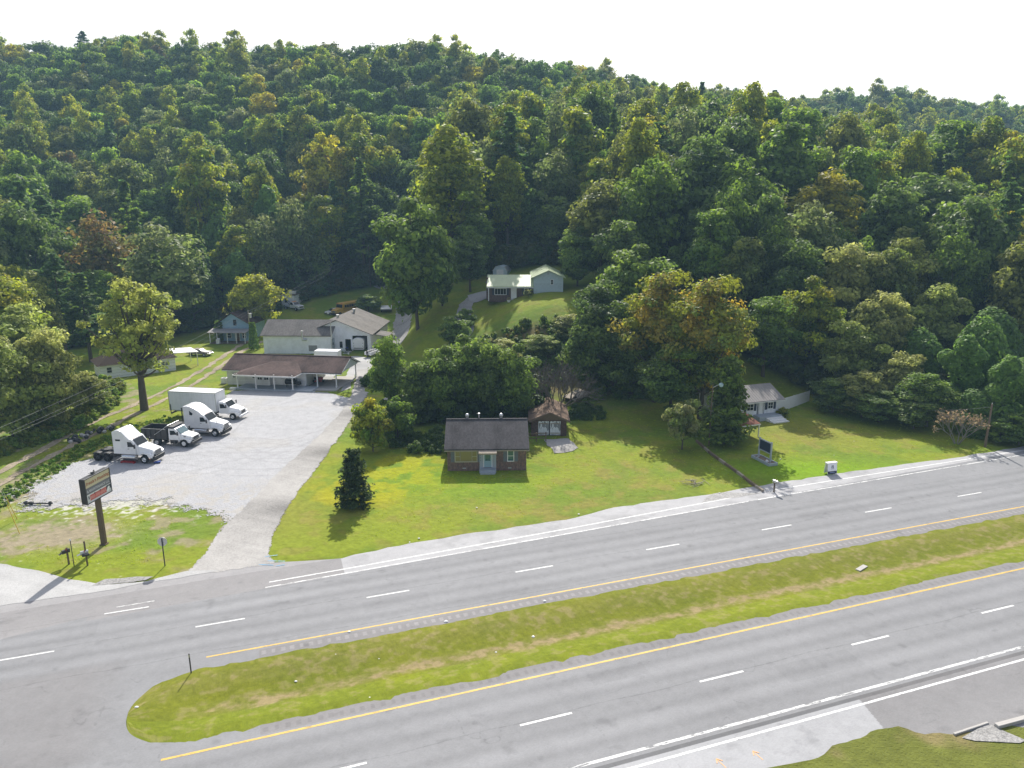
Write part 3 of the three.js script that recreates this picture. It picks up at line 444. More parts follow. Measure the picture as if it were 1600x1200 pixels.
// framed window on a wall that faces +z: frame stands proud, the pane lies inside it, bars divide it
function windowOn(p, x, y, z, w, h, o = {}) {
  const f = 0.09, fr = part('window', [slab(x - w / 2, x + w / 2, y + h / 2 - f, y + h / 2, z, z + 0.07), slab(x - w / 2, x + w / 2, y - h / 2, y - h / 2 + f, z, z + 0.09), slab(x - w / 2, x - w / 2 + f, y - h / 2 + f, y + h / 2 - f, z, z + 0.07), slab(x + w / 2 - f, x + w / 2, y - h / 2 + f, y + h / 2 - f, z, z + 0.07)], o.frame ?? M.whitePaint, p);
  const cols = o.cols ?? [[0, 1]];
  for (const [a, b] of cols) part('pane', slab(x - w / 2 + f + (w - 2 * f) * a, x - w / 2 + f + (w - 2 * f) * b, y - h / 2 + f, y + h / 2 - f, z + 0.012, z + 0.03), o.pane ?? M.glass, fr);
  if (o.bars) part('glazing_bar', o.bars.map(([u0, v0, u1, v1]) => slab(x - w / 2 + f + (w - 2 * f) * u0 - 0.025, x - w / 2 + f + (w - 2 * f) * u1 + 0.025, y - h / 2 + f + (h - 2 * f) * v0 - 0.025, y - h / 2 + f + (h - 2 * f) * v1 + 0.025, z + 0.032, z + 0.05)), o.frame ?? M.whitePaint, fr);
  return fr;
}
const sash = [[0, 0.5, 1, 0.5]], sash2 = [[0, 0.5, 1, 0.5], [0.5, 0, 0.5, 1]];
function shutters(p, x, y, z, w, h, mat) { for (const s of [-1, 1]) { const X = x + s * (w / 2 + 0.24); part('shutter', [slab(X - 0.2, X + 0.2, y - h / 2, y + h / 2, z, z + 0.04), ...[0, 1, 2, 3, 4, 5].map((k) => slab(X - 0.15, X + 0.15, y - h / 2 + h * (0.1 + k * 0.145), y - h / 2 + h * (0.17 + k * 0.145), z + 0.04, z + 0.055))], mat, p); } }
function doorOn(p, x, y, z, w, h, mat, o = {}) { const d = part('door', [slab(x - w / 2, x + w / 2, y, y + h, z, z + 0.05)], mat, p, o.label); part('door_frame', [slab(x - w / 2 - 0.09, x - w / 2, y, y + h + 0.09, z, z + 0.07), slab(x + w / 2, x + w / 2 + 0.09, y, y + h + 0.09, z, z + 0.07), slab(x - w / 2, x + w / 2, y + h, y + h + 0.09, z, z + 0.07)], M.whitePaint, d); part('handle', box(0.12, 0.05, 0.06, x + w * 0.38, y + 1, z + 0.085), M.galv, d); if (o.glass) part('door_pane', slab(x - w * 0.34, x + w * 0.34, y + h * (o.g0 ?? 0.5), y + h * 0.92, z + 0.05, z + 0.062), o.glass, d); return d; }
const ridgeCap = (x0, x1, y, z, mat, p) => part('ridge_cap', box(x1 - x0, 0.05, 0.3, (x0 + x1) / 2, y, z), mat, p);

// the brick house on the lawn
{
  const [x, z] = [-2.87, -78.28], o = thing('brick_house', 'small dark brick house with grey shingle roof alone on the front lawn', 'house', x, 0, z, rad(1.6));
  const W = 4.52, D = -8.6, E = 2.75, R = 4.75, rz = D / 2;
  part('wall', gableBody(-W, W, D, 0, E - 0.02, R - 0.06, rz), M.brick, o);
  const roof = part('roof', gableRoof(-W - 0.32, W + 0.32, D - 0.42, 0.42, E - 0.16, R + 0.02, rz), M.greyShingle, o);
  ridgeCap(-W - 0.3, W + 0.3, R + 0.16, rz, M.greyShingle, roof);
  part('fascia', [slab(-W - 0.34, W + 0.34, E - 0.3, E - 0.17, 0.36, 0.44), slab(-W - 0.34, W + 0.34, E - 0.3, E - 0.17, D - 0.44, D - 0.36)], M.paleWood, o);
  for (const vx of [-2.35, 1.7]) part('roof_vent', [cyl(0.16, 0.16, 0.5, vx, R + 0.1, rz - 0.5), put(new THREE.SphereGeometry(0.24, 12, 8), vx, R + 0.45, rz - 0.5)], M.galv, roof);
  part('vent_pipe', [cyl(0.07, 0.07, 0.8, -0.95, R + 0.2, rz - 0.6), cyl(0.13, 0.13, 0.12, -0.95, R + 0.62, rz - 0.6)], M.galv, roof);
  windowOn(o, -2.38, 1.72, 0, 2.6, 1.35, { pane: M.blindGlass, frame: std(lin(0.5, 0.48, 0.36), 0.6), cols: [[0, 0.2], [0.24, 0.76], [0.8, 1]], bars: [[0.22, 0, 0.22, 1], [0.78, 0, 0.78, 1], [0, 0.5, 0.2, 0.5], [0.8, 0.5, 1, 0.5]] });
  shutters(o, -2.38, 1.72, 0, 2.6, 1.35, M.shutterGrey);
  windowOn(o, 2.72, 1.75, 0, 0.8, 1.35, { pane: M.skyGlass, bars: sash }); shutters(o, 2.72, 1.75, 0, 0.8, 1.35, M.shutterGrey);
  const sr = part('door_surround', [slab(-0.82, -0.42, 0.3, 2.55, 0, 0.05), slab(0.6, 1.05, 0.3, 2.55, 0, 0.05)], M.greyPaint, o);
  doorOn(o, 0.1, 0.42, 0.02, 0.85, 1.85, std(lin(0.28, 0.42, 0.48), 0.4), { glass: M.skyGlass, g0: 0.42 });
  part('awning', [box(2.05, 0.06, 1.0, 0.1, 2.52, 0.52, 0.28), ...[0, 1, 2, 3, 4, 5].map((k) => box(0.05, 0.03, 1.0, -0.85 + k * 0.38, 2.565, 0.53, 0.28)), slab(-0.92, 1.12, 2.24, 2.42, 0.98, 1.01)], M.paleWood, o);
  for (const px of [-0.8, 1.0]) part('awning_post', box(0.05, 2.3, 0.05, px, 1.2, 0.93), M.greyPaint, o);
  part('step', [slab(-0.85, 1.05, -0.2, 0.36, 0.01, 0.95), slab(-0.75, 0.95, -0.2, 0.18, 0.96, 1.3)], M.greyPaint, o);
  for (const [vx, vz] of [[-2.6, 0], [2.6, 0]]) part('foundation_vent', slab(vx - 0.2, vx + 0.2, 0.22, 0.36, 0.002, 0.02), M.galv, o);
}
// the old garage beside it
{
  const [x, z] = [4.86, -91.1], o = thing('garage', 'old garage with peeling white doors and mossy brown roof right of the brick house', 'garage', x, 0, z, rad(-1));
  const W = 2.32, D = -7.2;
  part('wall', [slab(-W, -W + 0.2, -0.3, 2.2, D, 0), slab(W - 0.2, W, -0.3, 2.2, D, 0), slab(-W + 0.2, W - 0.2, -0.3, 2.2, D, D + 0.2), slab(-W + 0.2, -1.42, -0.3, 2.2, -0.2, 0), slab(1.55, W - 0.2, -0.3, 2.2, -0.2, 0), slab(-1.42, 1.55, 2.02, 2.2, -0.2, 0)], M.darkBrick, o);
  part('gable', [ext([[-W, 2.2], [W, 2.2], [0.1, 3.15]], 0.2, 0, -0.1), ext([[-W, 2.2], [W, 2.2], [0.1, 3.15]], 0.2, 0, D + 0.1)], M.wood, o);
  const roof = part('roof', gableRoofZ(-W - 0.4, W + 0.4, D - 0.2, 0.45, 2.1, 3.24, 0.1, 0.12), M.oldShingle, o);
  part('barge_board', [box(2.9, 0.16, 0.05, -1.3, 2.62, 0.475, 0, 0, 0.43), box(2.85, 0.16, 0.05, 1.5, 2.62, 0.475, 0, 0, -0.43)], M.wood, roof);
  const peel = tex(128, 128, (i, j, c) => { const n = fbm(i * 0.05, j * 0.025, 4), s = i % 16 < 1 ? 0.7 : 1; c[0] = c[1] = c[2] = (n > 0.66 || j < 8 * n ? 0.3 : 0.72 + 0.2 * n) * s; });
  for (const [a, b] of [[-1.40, 0.0], [0.14, 1.53]]) { const d = part('garage_door', slab(a, b, 0.05, 2.0, -0.14, -0.08), std(lin(0.95, 0.98, 1), 0.8, { map: rep(peel, 2) }), o); part('door_brace', [slab(a + 0.05, b - 0.05, 0.3, 0.42, -0.078, -0.06), slab(a + 0.05, b - 0.05, 1.6, 1.72, -0.078, -0.06)], M.paleWood, d); }
  part('dark_gap', slab(0.005, 0.135, 0.05, 2.0, -0.19, -0.16), M.black, o);
}
{ // timber gate between house and garage
  const [x, z] = [3.13, -88.7], o = thing('timber_gate', 'low weathered timber gate between brick house and garage', 'fence', x, 0, z, rad(8));
  for (const px of [-1.35, 0, 1.25]) part('post', box(0.12, 1.25, 0.12, px, 0.6, 0), M.wood, o);
  for (const y of [0.45, 0.8, 1.12]) part('rail', box(2.7, 0.1, 0.04, -0.05, y, 0.085), M.wood, o);
}
{ // sagging lean-to
  const [x, z] = [9.33, -105.85], o = thing('lean_to_shed', 'low sagging shed roof of weathered boards right of the garage', 'shed', x, 0, z, rad(-38));
  const roof = part('roof', box(2.3, 0.1, 4.6, 0, 1.5, -1.0, 0.06, 0, -0.1), M.paleWood, o);
  for (let k = 0; k < 9; k++) part('board', box(0.235, 0.03, 4.7, -1.02 + k * 0.255, 1.585 - (-1.02 + k * 0.255) * 0.1, -1.0 + 0.05 * (k % 3), 0.06, 0, -0.1), M.paleWood, roof);
  for (const [px, pz] of [[-1, 1.1], [1, 1.1], [-1, -3.1], [1, -3.1]]) part('post', box(0.12, 1.5, 0.12, px, 0.72, pz), M.wood, o);
  part('wall', slab(-1.0, -0.92, 0, 1.4, -3.0, 0.9), M.wood, o);
  part('wheelbarrow_scrap', [box(0.5, 0.25, 0.4, 0.8, 1.66, 0.9, 0.2, 0.4, 0.3), cyl(0.18, 0.18, 0.06, 1.05, 1.7, 1.0, 1.4, 0, 0)], M.darkSteel, roof);
}
// office with the porch
{
  const [x, z] = [-35.88, -114.8], o = thing('porch_office', 'long white office with brown shingle roof, hipped porch and open carport', 'building', x, 0, z, rad(-8));
  const zf = -2.9, zb = -11.2, rz = -7.1, E = 2.75, R = 4.35;
  part('wall', gableBody(-13, 1.05, zb, zf, E - 0.05, R - 0.1, rz), M.creamBoard, o);
  const roof = part('roof', gableRoof(-13.6, 7.5, zb - 0.45, zf + 0.5, E - 0.2, R, rz), M.brownShingle, o);
  ridgeCap(-13.6, 7.5, R + 0.155, rz, M.brownShingle, roof);
  part('carport_gable', ext([[-3.9, 2.6], [3.9, 2.6], [0, 4.2]], 0.1).rotateY(PI / 2).translate(7.25, 0, rz), M.whitePaint, o);
  part('fascia', [slab(-13.6, -9.9, E - 0.34, E - 0.2, zf + 0.46, zf + 0.52), slab(0.72, 7.5, E - 0.34, E - 0.2, zf + 0.46, zf + 0.52), box(4.3, 0.16, 0.05, 0, 0, 0, 0, 0, 0.36).rotateY(PI / 2).translate(7.52, 3.45, -4.75), box(4.55, 0.16, 0.05, 0, 0, 0, 0, 0, -0.36).rotateY(PI / 2).translate(7.52, 3.42, -9.4)], M.whitePaint, o);
  // hipped porch roof, rising into the main slope
  const pe = 2.5, ph = 3.78, A = [-10.1, pe, 0.45], Bp = [0.65, pe, 0.45], C = [-5.5, ph, -5.2], Dp = [-1.35, ph, -5.2], Ab = [-10.1, pe + 0.18, -2.5], Bb = [0.65, pe + 0.18, -2.5];
  const tri = (...v) => { const g = new THREE.BufferGeometry(); g.setAttribute('position', new THREE.Float32BufferAttribute(v.flat(), 3)); g.computeVertexNormals(); return g; };
  const lo = ([a, b, c]) => [a, b - 0.12, c];
  part('porch_roof', [tri(A, Bp, Dp, A, Dp, C), tri(Bp, Bb, Dp), tri(A, C, Ab), tri(lo(A), lo(Dp), lo(Bp), lo(A), lo(C), lo(Dp)), tri(lo(Bp), lo(Dp), lo(Bb)), tri(lo(A), lo(Ab), lo(C))], std(lin(1, 1, 1), 0.92, { map: M.brownShingle.map, side: THREE.DoubleSide }), o);
  part('porch_fascia', [slab(-10.12, 0.67, pe - 0.2, pe + 0.02, 0.44, 0.5), slab(0.65, 0.71, pe - 0.2, pe + 0.02, -2.3, 0.44), slab(-10.18, -10.12, pe - 0.2, pe + 0.02, -2.3, 0.44)], M.whitePaint, o);
  for (const [px, pz] of [[-9.6, 0], [-6.35, 0.02], [-3.15, 0], [0, 0], [3.15, -2.65], [6.45, -2.65], [6.8, -10.9]]) part('porch_post', [box(0.17, 2.75, 0.17, px, 1.25, pz), box(0.26, 0.1, 0.26, px, 0.28, pz)], M.whitePaint, o);
  part('porch_floor', slab(-9.8, 3.4, -0.3, 0.22, zf, 0.35), M.greyPaint, o);
  part('carport_floor', slab(3.42, 7.0, -0.3, 0.12, -10.8, -0.9), M.concrete, o);
  // bay with three windows
  part('bay', extX([[zf - 0.1, 0.2], [zf + 0.7, 0.2], [zf + 0.7, 2.45], [zf - 0.1, 2.45]], -7.4, -5.0), M.creamBoard, o);
  windowOn(o, -6.75, 1.6, zf + 0.7, 0.95, 1.0, { bars: sash2 }); windowOn(o, -5.6, 1.6, zf + 0.7, 0.95, 1.0, { bars: sash2 });
  windowOn(o, -8.1, 1.65, zf, 0.8, 1.05, { bars: sash2 }); windowOn(o, -1.2, 1.6, zf, 0.95, 1.0, { bars: sash2 }); windowOn(o, -11.7, 1.6, zf, 0.7, 0.9, { bars: sash });
  doorOn(o, -3.6, 0.24, zf, 0.92, 2.05, M.whitePaint);
  part('carport_inner_wall', slab(1.06, 1.1, 0.1, 2.6, zb + 0.2, zf - 0.1), M.creamBoard, o);
  part('downpipe', box(0.07, 2.3, 0.07, -2.55, 1.3, zf + 0.06), M.whitePaint, o);
}
// things on and by the porch
const OF = (lx, lz) => { const [x, z] = [-35.88, -114.8], a = rad(-8); return [x + lx * Math.cos(a) + lz * Math.sin(a), z - lx * Math.sin(a) + lz * Math.cos(a)]; };
{ const [x, z] = OF(-1.1, -1.9), o = thing('barrel_grill', 'black barrel grill standing on the office porch', 'grill', x, 0.22, z, rad(-8)); part('barrel', cyl(0.42, 0.42, 1.9, 0, 0.85, 0, 0, 0, PI / 2), M.black, o); part('firebox', rbox(0.7, 0.6, 0.6, 0.05, 1.25, 0.65, 0), M.black, o); for (const px of [-0.75, 0.75]) part('leg', [box(0.06, 0.55, 0.06, px, 0.27, 0.25), box(0.06, 0.55, 0.06, px, 0.27, -0.25)], M.darkSteel, o); part('chimney', cyl(0.07, 0.07, 0.6, -0.7, 1.5, 0), M.darkSteel, o); }
{ const [x, z] = OF(2.0, -5.6), o = thing('lawn_tractor', 'red lawn tractor parked under the carport', 'tractor', x, 0.15, z, rad(60)); part('hood', rbox(0.95, 0.5, 0.62, 0.08, 0.45, 0.62, 0), M.red, o); part('seat', [rbox(0.45, 0.1, 0.5, 0.04, -0.45, 0.68, 0), rbox(0.1, 0.45, 0.5, 0.04, -0.68, 0.9, 0)], M.black, o); part('deck', rbox(1.0, 0.18, 1.1, 0.05, -0.05, 0.28, 0), M.red, o); part('steering_wheel', put(new THREE.TorusGeometry(0.17, 0.02, 6, 14), 0.02, 0.98, 0, 0.9, PI / 2, 0), M.black, o); for (const [wx, wz, r] of [[0.7, 0.42, 0.2], [0.7, -0.42, 0.2], [-0.5, 0.45, 0.27], [-0.5, -0.45, 0.27]]) part('wheel', cyl(r, r, 0.2, wx, r, wz, PI / 2), M.rubber, o); }
{ const [x, z] = OF(-13.9, -3.6), o = thing('cooling_unit', 'boxy white cooling unit at the left end of the office', 'air conditioner', x, 0, z, rad(-8)); part('casing', rbox(0.95, 0.9, 0.95, 0.04, 0, 0.5, 0), M.whitePaint, o); part('fan_guard', [put(new THREE.TorusGeometry(0.34, 0.02, 5, 18), 0, 0.965, 0, PI / 2), put(new THREE.TorusGeometry(0.18, 0.02, 5, 14), 0, 0.965, 0, PI / 2)], M.darkSteel, o); part('base', slab(-0.55, 0.55, -0.1, 0.05, -0.55, 0.55), M.concrete, o); }
{ const [x, z] = OF(-10.3, 0.3); single('porch_step', rbox(1.0, 0.34, 0.6, 0.04, 0, 0.15, 0).rotateY(rad(-8)).translate(x, 0, z), M.whitePaint, 'pale concrete step block at the left end of the porch', 'step'); }
// white enclosed trailer parked between office and workshop
{ const [x, z] = [-35.85, -133.17], o = thing('cargo_trailer', 'white cargo trailer with flat roof parked behind the office', 'trailer', x + 1, 0, z - 1, rad(-6)); part('body', rbox(4.6, 2.3, 2.2, 0.08, 0, 1.85, 0), M.boxWhite, o); part('roof_seam', slab(-0.03, 0.03, 2.995, 3.02, -1.08, 1.08), M.galv, o); for (const [wx, wz] of [[-0.4, 1.0], [0.5, 1.0], [-0.4, -1.0], [0.5, -1.0]]) part('wheel', cyl(0.36, 0.36, 0.22, wx, 0.36, wz, PI / 2), M.rubber, o); part('hitch', [rod([2.3, 0.7, 0.7], [3.4, 0.6, 0], 0.05), rod([2.3, 0.7, -0.7], [3.4, 0.6, 0], 0.05)], M.darkSteel, o); }
// workshop: long white block wing and a wide gabled hall
{
  const [x, z] = [-36.96, -145.25], o = thing('workshop', 'white block workshop with two grey-brown gabled roofs behind the office', 'building', x, 0, z, rad(-2));
  part('wing_wall', gableBody(-13.9, 0, -9.4, 0, 3.75, 6.15, -4.7), M.whiteBlock, o);
  part('wing_roof', gableRoof(-14.4, 0.35, -9.8, 0.45, 3.66, 6.22, -4.7), M.shopShingle, o);
  // hall: gable front faces the yard, with two dark bays
  const X0 = -6.2, X1 = 7.6, Z0 = -20, Z1 = -2.6, rx = 0.6, E = 3.75, R = 6.55;
  part('hall_wall', [slab(X0, X0 + 0.3, -0.4, E, Z0, Z1), slab(X1 - 0.3, X1, -0.4, E, Z0, Z1), slab(X0 + 0.3, X1 - 0.3, -0.4, E, Z0, Z0 + 0.3), slab(X0 + 0.3, 2.25, -0.4, E, Z1 - 0.3, Z1), slab(3.45, 3.8, -0.4, E, Z1 - 0.3, Z1), slab(6.9, X1 - 0.3, -0.4, E, Z1 - 0.3, Z1), slab(2.25, 3.45, 2.6, E, Z1 - 0.3, Z1), slab(3.8, 6.9, 3.35, E, Z1 - 0.3, Z1), ext([[X0, E], [X1, E], [rx, R - 0.15]], 0.3, 0, Z1 - 0.15), ext([[X0, E], [X1, E], [rx, R - 0.15]], 0.3, 0, Z0 + 0.15)], M.whiteBlock, o);
  const hr = part('hall_roof', gableRoofZ(X0 - 0.5, X1 + 0.55, Z0 - 0.4, Z1 + 0.6, E - 0.25, R, rx, 0.16), M.shopShingle, o);
  part('hall_floor', slab(X0 + 0.3, X1 - 0.3, -0.3, 0.06, Z0 + 0.3, Z1 - 0.32), M.concrete, o);
  part('rake_trim', [box(7.5, 0.18, 0.06, 4.3, 4.98, Z1 + 0.63, 0, 0, -0.385)], M.whitePaint, hr);
  for (const [vx, vz] of [[0.2, -5.5], [1.4, -14.5]]) part('roof_vent', [cyl(0.25, 0.25, 0.6, vx, R + 0.2, vz), cyl(0.36, 0.36, 0.25, vx, R + 0.6, vz)], M.galv, hr);
  part('lean_to', [box(3.2, 0.1, 5, X1 + 1.6, 3.0, -7.5, 0, 0, -0.16)], M.shopShingle, o);
  for (const pz of [-5.2, -9.8]) part('lean_to_post', box(0.14, 2.8, 0.14, X1 + 3.0, 1.4, pz), M.wood, o);
  // wing front: boarded window, flue elbow; its end wall: a grey door
  part('boarded_window', [slab(-4.6, -2.9, 0.55, 1.75, 0, 0.05), ...[0, 1, 2, 3].map((k) => slab(-4.6 + k * 0.43, -4.56 + k * 0.43, 0.55, 1.75, 0.05, 0.07))], std(lin(0.30, 0.30, 0.30), 0.7, { map: rep(grainT, 1.5) }), o);
  part('flue', [cyl(0.17, 0.17, 1.7, -5.65, 3.85, 0.35), cyl(0.24, 0.24, 0.2, -5.65, 4.72, 0.35), cyl(0.17, 0.17, 0.9, -5.35, 2.95, 0.35, 0, 0, PI / 2), cyl(0.21, 0.21, 0.3, -4.95, 2.95, 0.35, 0, 0, PI / 2)], M.galv, o);
  const d = part('roll_door', box(0.07, 3.0, 2.3, 0.04, 1.45, -1.35), M.greyPaint, o); part('door_window', box(0.02, 0.5, 0.6, 0.09, 1.9, -1.3), M.black, d);
  part('window', slab(1.1, 1.7, 0.8, 2.1, Z1, Z1 + 0.05), M.glass, o);
  part('corner_post', box(0.13, 6.6, 0.13, 0.35, 3.25, 0.55), M.galv, o);
}
// rounded camper backed into the open bay
{ const [x, z] = [-33.53, -150.68], o = thing('camper', 'white rounded travel trailer backed into the workshop bay', 'camper', x + 1.7, 0, z + 3.1, rad(-2)); const s = new THREE.Shape(); s.moveTo(-1.2, 0.55); s.lineTo(1.2, 0.55); s.lineTo(1.22, 2.2); s.quadraticCurveTo(1.15, 2.95, 0, 3.0); s.quadraticCurveTo(-1.15, 2.95, -1.22, 2.2); const g = new THREE.ExtrudeGeometry(s, { depth: 5.5, bevelEnabled: true, bevelThickness: 0.25, bevelSize: 0.14, bevelOffset: -0.14, bevelSegments: 4, curveSegments: 10 }); g.translate(0, 0, -5.5); part('body', g, M.truckWhite, o); part('rear_panel', slab(-0.98, 0.98, 0.72, 0.86, 0.25, 0.27), M.darkSteel, o); for (const sx of [-1, 1]) { part('tail_light', [slab(sx * 0.93 - 0.05, sx * 0.93 + 0.05, 1.15, 1.3, 0.25, 0.275), slab(sx * 0.93 - 0.05, sx * 0.93 + 0.05, 1.75, 1.88, 0.25, 0.275)], M.black, o); part('wheel', cyl(0.36, 0.36, 0.22, sx * 1.05, 0.36, -2.4, 0, 0, PI / 2), M.rubber, o); } part('bumper', slab(-1.1, 1.1, 0.45, 0.57, 0.1, 0.35), M.galv, o); }
{ // motorbike by the bay
  const [x, z] = [-34.01, -147.92], o = thing('motorbike', 'dark motorbike leaning beside the workshop’s dark door bay', 'motorbike', x, 0, z + 0.5, rad(150));
  for (const wx of [-0.7, 0.7]) part('wheel', put(new THREE.TorusGeometry(0.28, 0.07, 8, 18), wx, 0.34, 0), M.rubber, o);
  part('frame', [rod([-0.7, 0.34, 0], [0, 0.4, 0], 0.05), rod([0.7, 0.34, 0], [0.45, 0.95, 0], 0.04), rod([0, 0.4, 0], [0.45, 0.85, 0], 0.05), rbox(0.4, 0.35, 0.28, 0.05, 0.02, 0.5, 0)], M.darkSteel, o); part('tank', rbox(0.5, 0.22, 0.26, 0.09, 0.18, 0.82, 0), M.blue, o); part('seat', rbox(0.6, 0.1, 0.24, 0.04, -0.35, 0.8, 0), M.black, o); part('handlebar', rod([0.4, 1.05, -0.35], [0.4, 1.05, 0.35], 0.02), M.chrome, o);
}
{ const [x, z] = [-34.24, -146.57], o = thing('scrap_pile', 'pile of scrap pipes and boxes by the workshop door', 'scrap', x, 0, z + 1.2, 0); const r = rng(5); for (let k = 0; k < 6; k++) part('pipe', rod([-1 + r(), 0.1 + 0.06 * k, -0.6 + r()], [0.6 + r(), 0.12 + 0.07 * k, -0.4 + r()], 0.05), [M.galv, M.darkSteel, M.chrome][k % 3], o); part('crate', rbox(0.6, 0.45, 0.5, 0.03, -1.2, 0.22, 0), M.greyPaint, o); part('bucket', cyl(0.17, 0.2, 0.38, 0.9, 0.19, 0.7), M.whitePaint, o); }
{ // small boat on a trailer beside the trees
  const [x, z] = [-28.08, -143.31], o = thing('boat_on_trailer', 'small white and black boat on its trailer beside the forecourt', 'boat', x, 0, z, rad(70));
  const s = new THREE.Shape(); s.moveTo(-2.0, -0.75); s.lineTo(1.0, -0.75); s.quadraticCurveTo(1.9, -0.5, 2.2, 0); s.quadraticCurveTo(1.9, 0.5, 1.0, 0.75); s.lineTo(-2.0, 0.75); const h = new THREE.Path(); h.moveTo(-1.8, -0.58); h.lineTo(-1.8, 0.58); h.lineTo(0.8, 0.55); h.lineTo(1.5, 0); h.lineTo(0.8, -0.55); s.holes.push(h);
  const hull = new THREE.ExtrudeGeometry(s, { depth: 0.6, bevelEnabled: false }); hull.rotateX(-PI / 2); hull.translate(0, 0.55, 0); part('hull', hull, M.truckWhite, o); part('cockpit', slab(-1.75, 1.3, 0.55, 0.68, -0.5, 0.5), M.black, o); part('seat', [rbox(0.4, 0.4, 0.9, 0.05, -0.6, 0.9, 0), rbox(0.4, 0.4, 0.9, 0.05, 0.3, 0.9, 0)], M.black, o); part('outboard_motor', [rbox(0.35, 0.5, 0.35, 0.08, -2.2, 1.15, 0), box(0.12, 0.7, 0.15, -2.25, 0.65, 0)], M.black, o); part('trailer', [rod([-1.8, 0.42, 0.5], [2.9, 0.42, 0], 0.05), rod([-1.8, 0.42, -0.5], [2.9, 0.42, 0], 0.05)], M.galv, o); for (const sz of [-1, 1]) part('wheel', cyl(0.28, 0.28, 0.18, -0.7, 0.28, sz * 0.85, PI / 2), M.rubber, o);
}
// blue house under the vines
{
  const [x, z] = [-62.21, -156.52], o = thing('blue_house', 'faded blue wooden house with tin-roofed front porch left of the workshop', 'house', x, 0, z, rad(-3));
  part('wall', gableBodyZ(-3.3, 3.9, -11, -2.2, 4.0, 6.3, 0.1), M.blueSiding, o);
  part('roof', gableRoofZ(-3.8, 4.4, -11.3, -1.85, 3.8, 6.4, 0.1), M.brownShingle, o);
  part('porch_roof', box(8.6, 0.1, 3.1, -0.1, 2.75, -0.75, 0.16), M.greyMetalRoof, o);
  for (const px of [-3.9, -2.3, 0.0, 2.0, 3.9]) part('porch_post', box(0.13, 2.5, 0.13, px, 1.25, 0.55), M.whitePaint, o);
  part('porch_floor', slab(-4, 4, -0.3, 0.2, -2.2, 0.7), M.wood, o);
  windowOn(o, 0.75, 4.35, -2.2, 0.7, 1.25, { bars: sash, frame: M.navyPaint }); windowOn(o, -0.8, 1.45, -2.2, 1.1, 1.2, { bars: sash }); windowOn(o, 2.6, 1.45, -2.2, 0.9, 1.2, { bars: sash });
  doorOn(o, 1.1, 0.2, -2.2, 0.9, 2.0, M.wood);
  const rr = rng(88), L = new Leaves(); for (let k = 0; k < 2600; k++) { const t = Math.pow(rr(), 0.8), p = V3(-3.45 - 0.5 * rr() + (1 - t) * -0.2 + (rr() < 0.35 ? rr() * 1.6 : 0), 0.2 + 4.6 * rr() * (0.6 + 0.4 * t), -2.0 - 6 * rr()); if (p.x > -3.3) p.z = -2.05; L.add(p, V3(-0.5, 0.6, 0.7).add(sphere(rr).multiplyScalar(0.6)).normalize(), 0.3, tint([0.05, 0.09, 0.022], [0.11, 0.17, 0.03], rr(), 0.8 + 0.5 * rr()), rr); }
  part('vines', L.build(), VINE, o);
}
{ const [x, z] = [-64.01, -155.02], o = thing('old_washer', 'white washing machine standing on the blue house porch', 'washing machine', x - 0.1, 0.2, z - 0.4, rad(-3)); part('cabinet', rbox(0.68, 1.0, 0.66, 0.03, 0, 0.5, 0), M.whitePaint, o); part('control_panel', rbox(0.68, 0.18, 0.12, 0.02, 0, 1.08, -0.26), M.whitePaint, o); part('lid', slab(-0.26, 0.26, 1.0, 1.015, -0.16, 0.28), M.galv, o); }
// low white house beside the dirt track
{
  const [x, z] = [-65.2, -126.3], o = thing('low_house', 'low white house with hipped brown roof beside the dirt track', 'house', x - 0.5, 0, z - 1.2, rad(38));
  const X0 = -7.6, X1 = 4.6, Z0 = -6.4;
  part('wall', slab(X0, X1, -0.3, 2.5, Z0, 0), M.whiteSiding, o);
  const e = 2.42, hgt = 4.3, v = { a: [X0 - 0.5, e, 0.5], b: [X1 + 0.5, e, 0.5], c: [X1 + 0.5, e, Z0 - 0.5], d: [X0 - 0.5, e, Z0 - 0.5], p: [X0 + 3, hgt, Z0 / 2], q: [X1 - 3, hgt, Z0 / 2] };
  const g = new THREE.BufferGeometry(); g.setAttribute('position', new THREE.Float32BufferAttribute([v.a, v.b, v.q, v.a, v.q, v.p, v.b, v.c, v.q, v.c, v.d, v.p, v.c, v.p, v.q, v.d, v.a, v.p, v.a, v.d, v.c, v.a, v.c, v.b].flat(), 3)); g.computeVertexNormals();
  part('roof', g, M.oldShingle, o);
  part('side_roof', box(4.6, 0.1, 5.4, X1 + 2.4, 2.75, -4.2, 0, 0, -0.06), M.whitePaint, o, 'white sheet-metal roof over the open end');
  for (const [px, pz] of [[X1 + 4.4, -1.8], [X1 + 4.4, -6.6]]) part('post', box(0.12, 2.6, 0.12, px, 1.3, pz), M.whitePaint, o);
  windowOn(o, -6.2, 1.5, 0, 0.9, 1.1, { bars: sash }); windowOn(o, -0.6, 1.5, 0, 1.1, 1.1, { bars: sash2 }); windowOn(o, 2.9, 1.5, 0, 1.4, 0.8, { bars: sash2 }); doorOn(o, 0.9, 0.05, 0, 0.9, 2, M.whitePaint);
  part('porch_post', [box(0.1, 2.4, 0.1, -0.2, 1.2, 0.4), box(0.1, 2.4, 0.1, 2.0, 1.2, 0.4)], M.whitePaint, o); part('side_wall', slab(X1, X1 + 0.1, -0.2, 2.4, Z0 + 0.2, -0.2), M.whiteBlock, o);
}
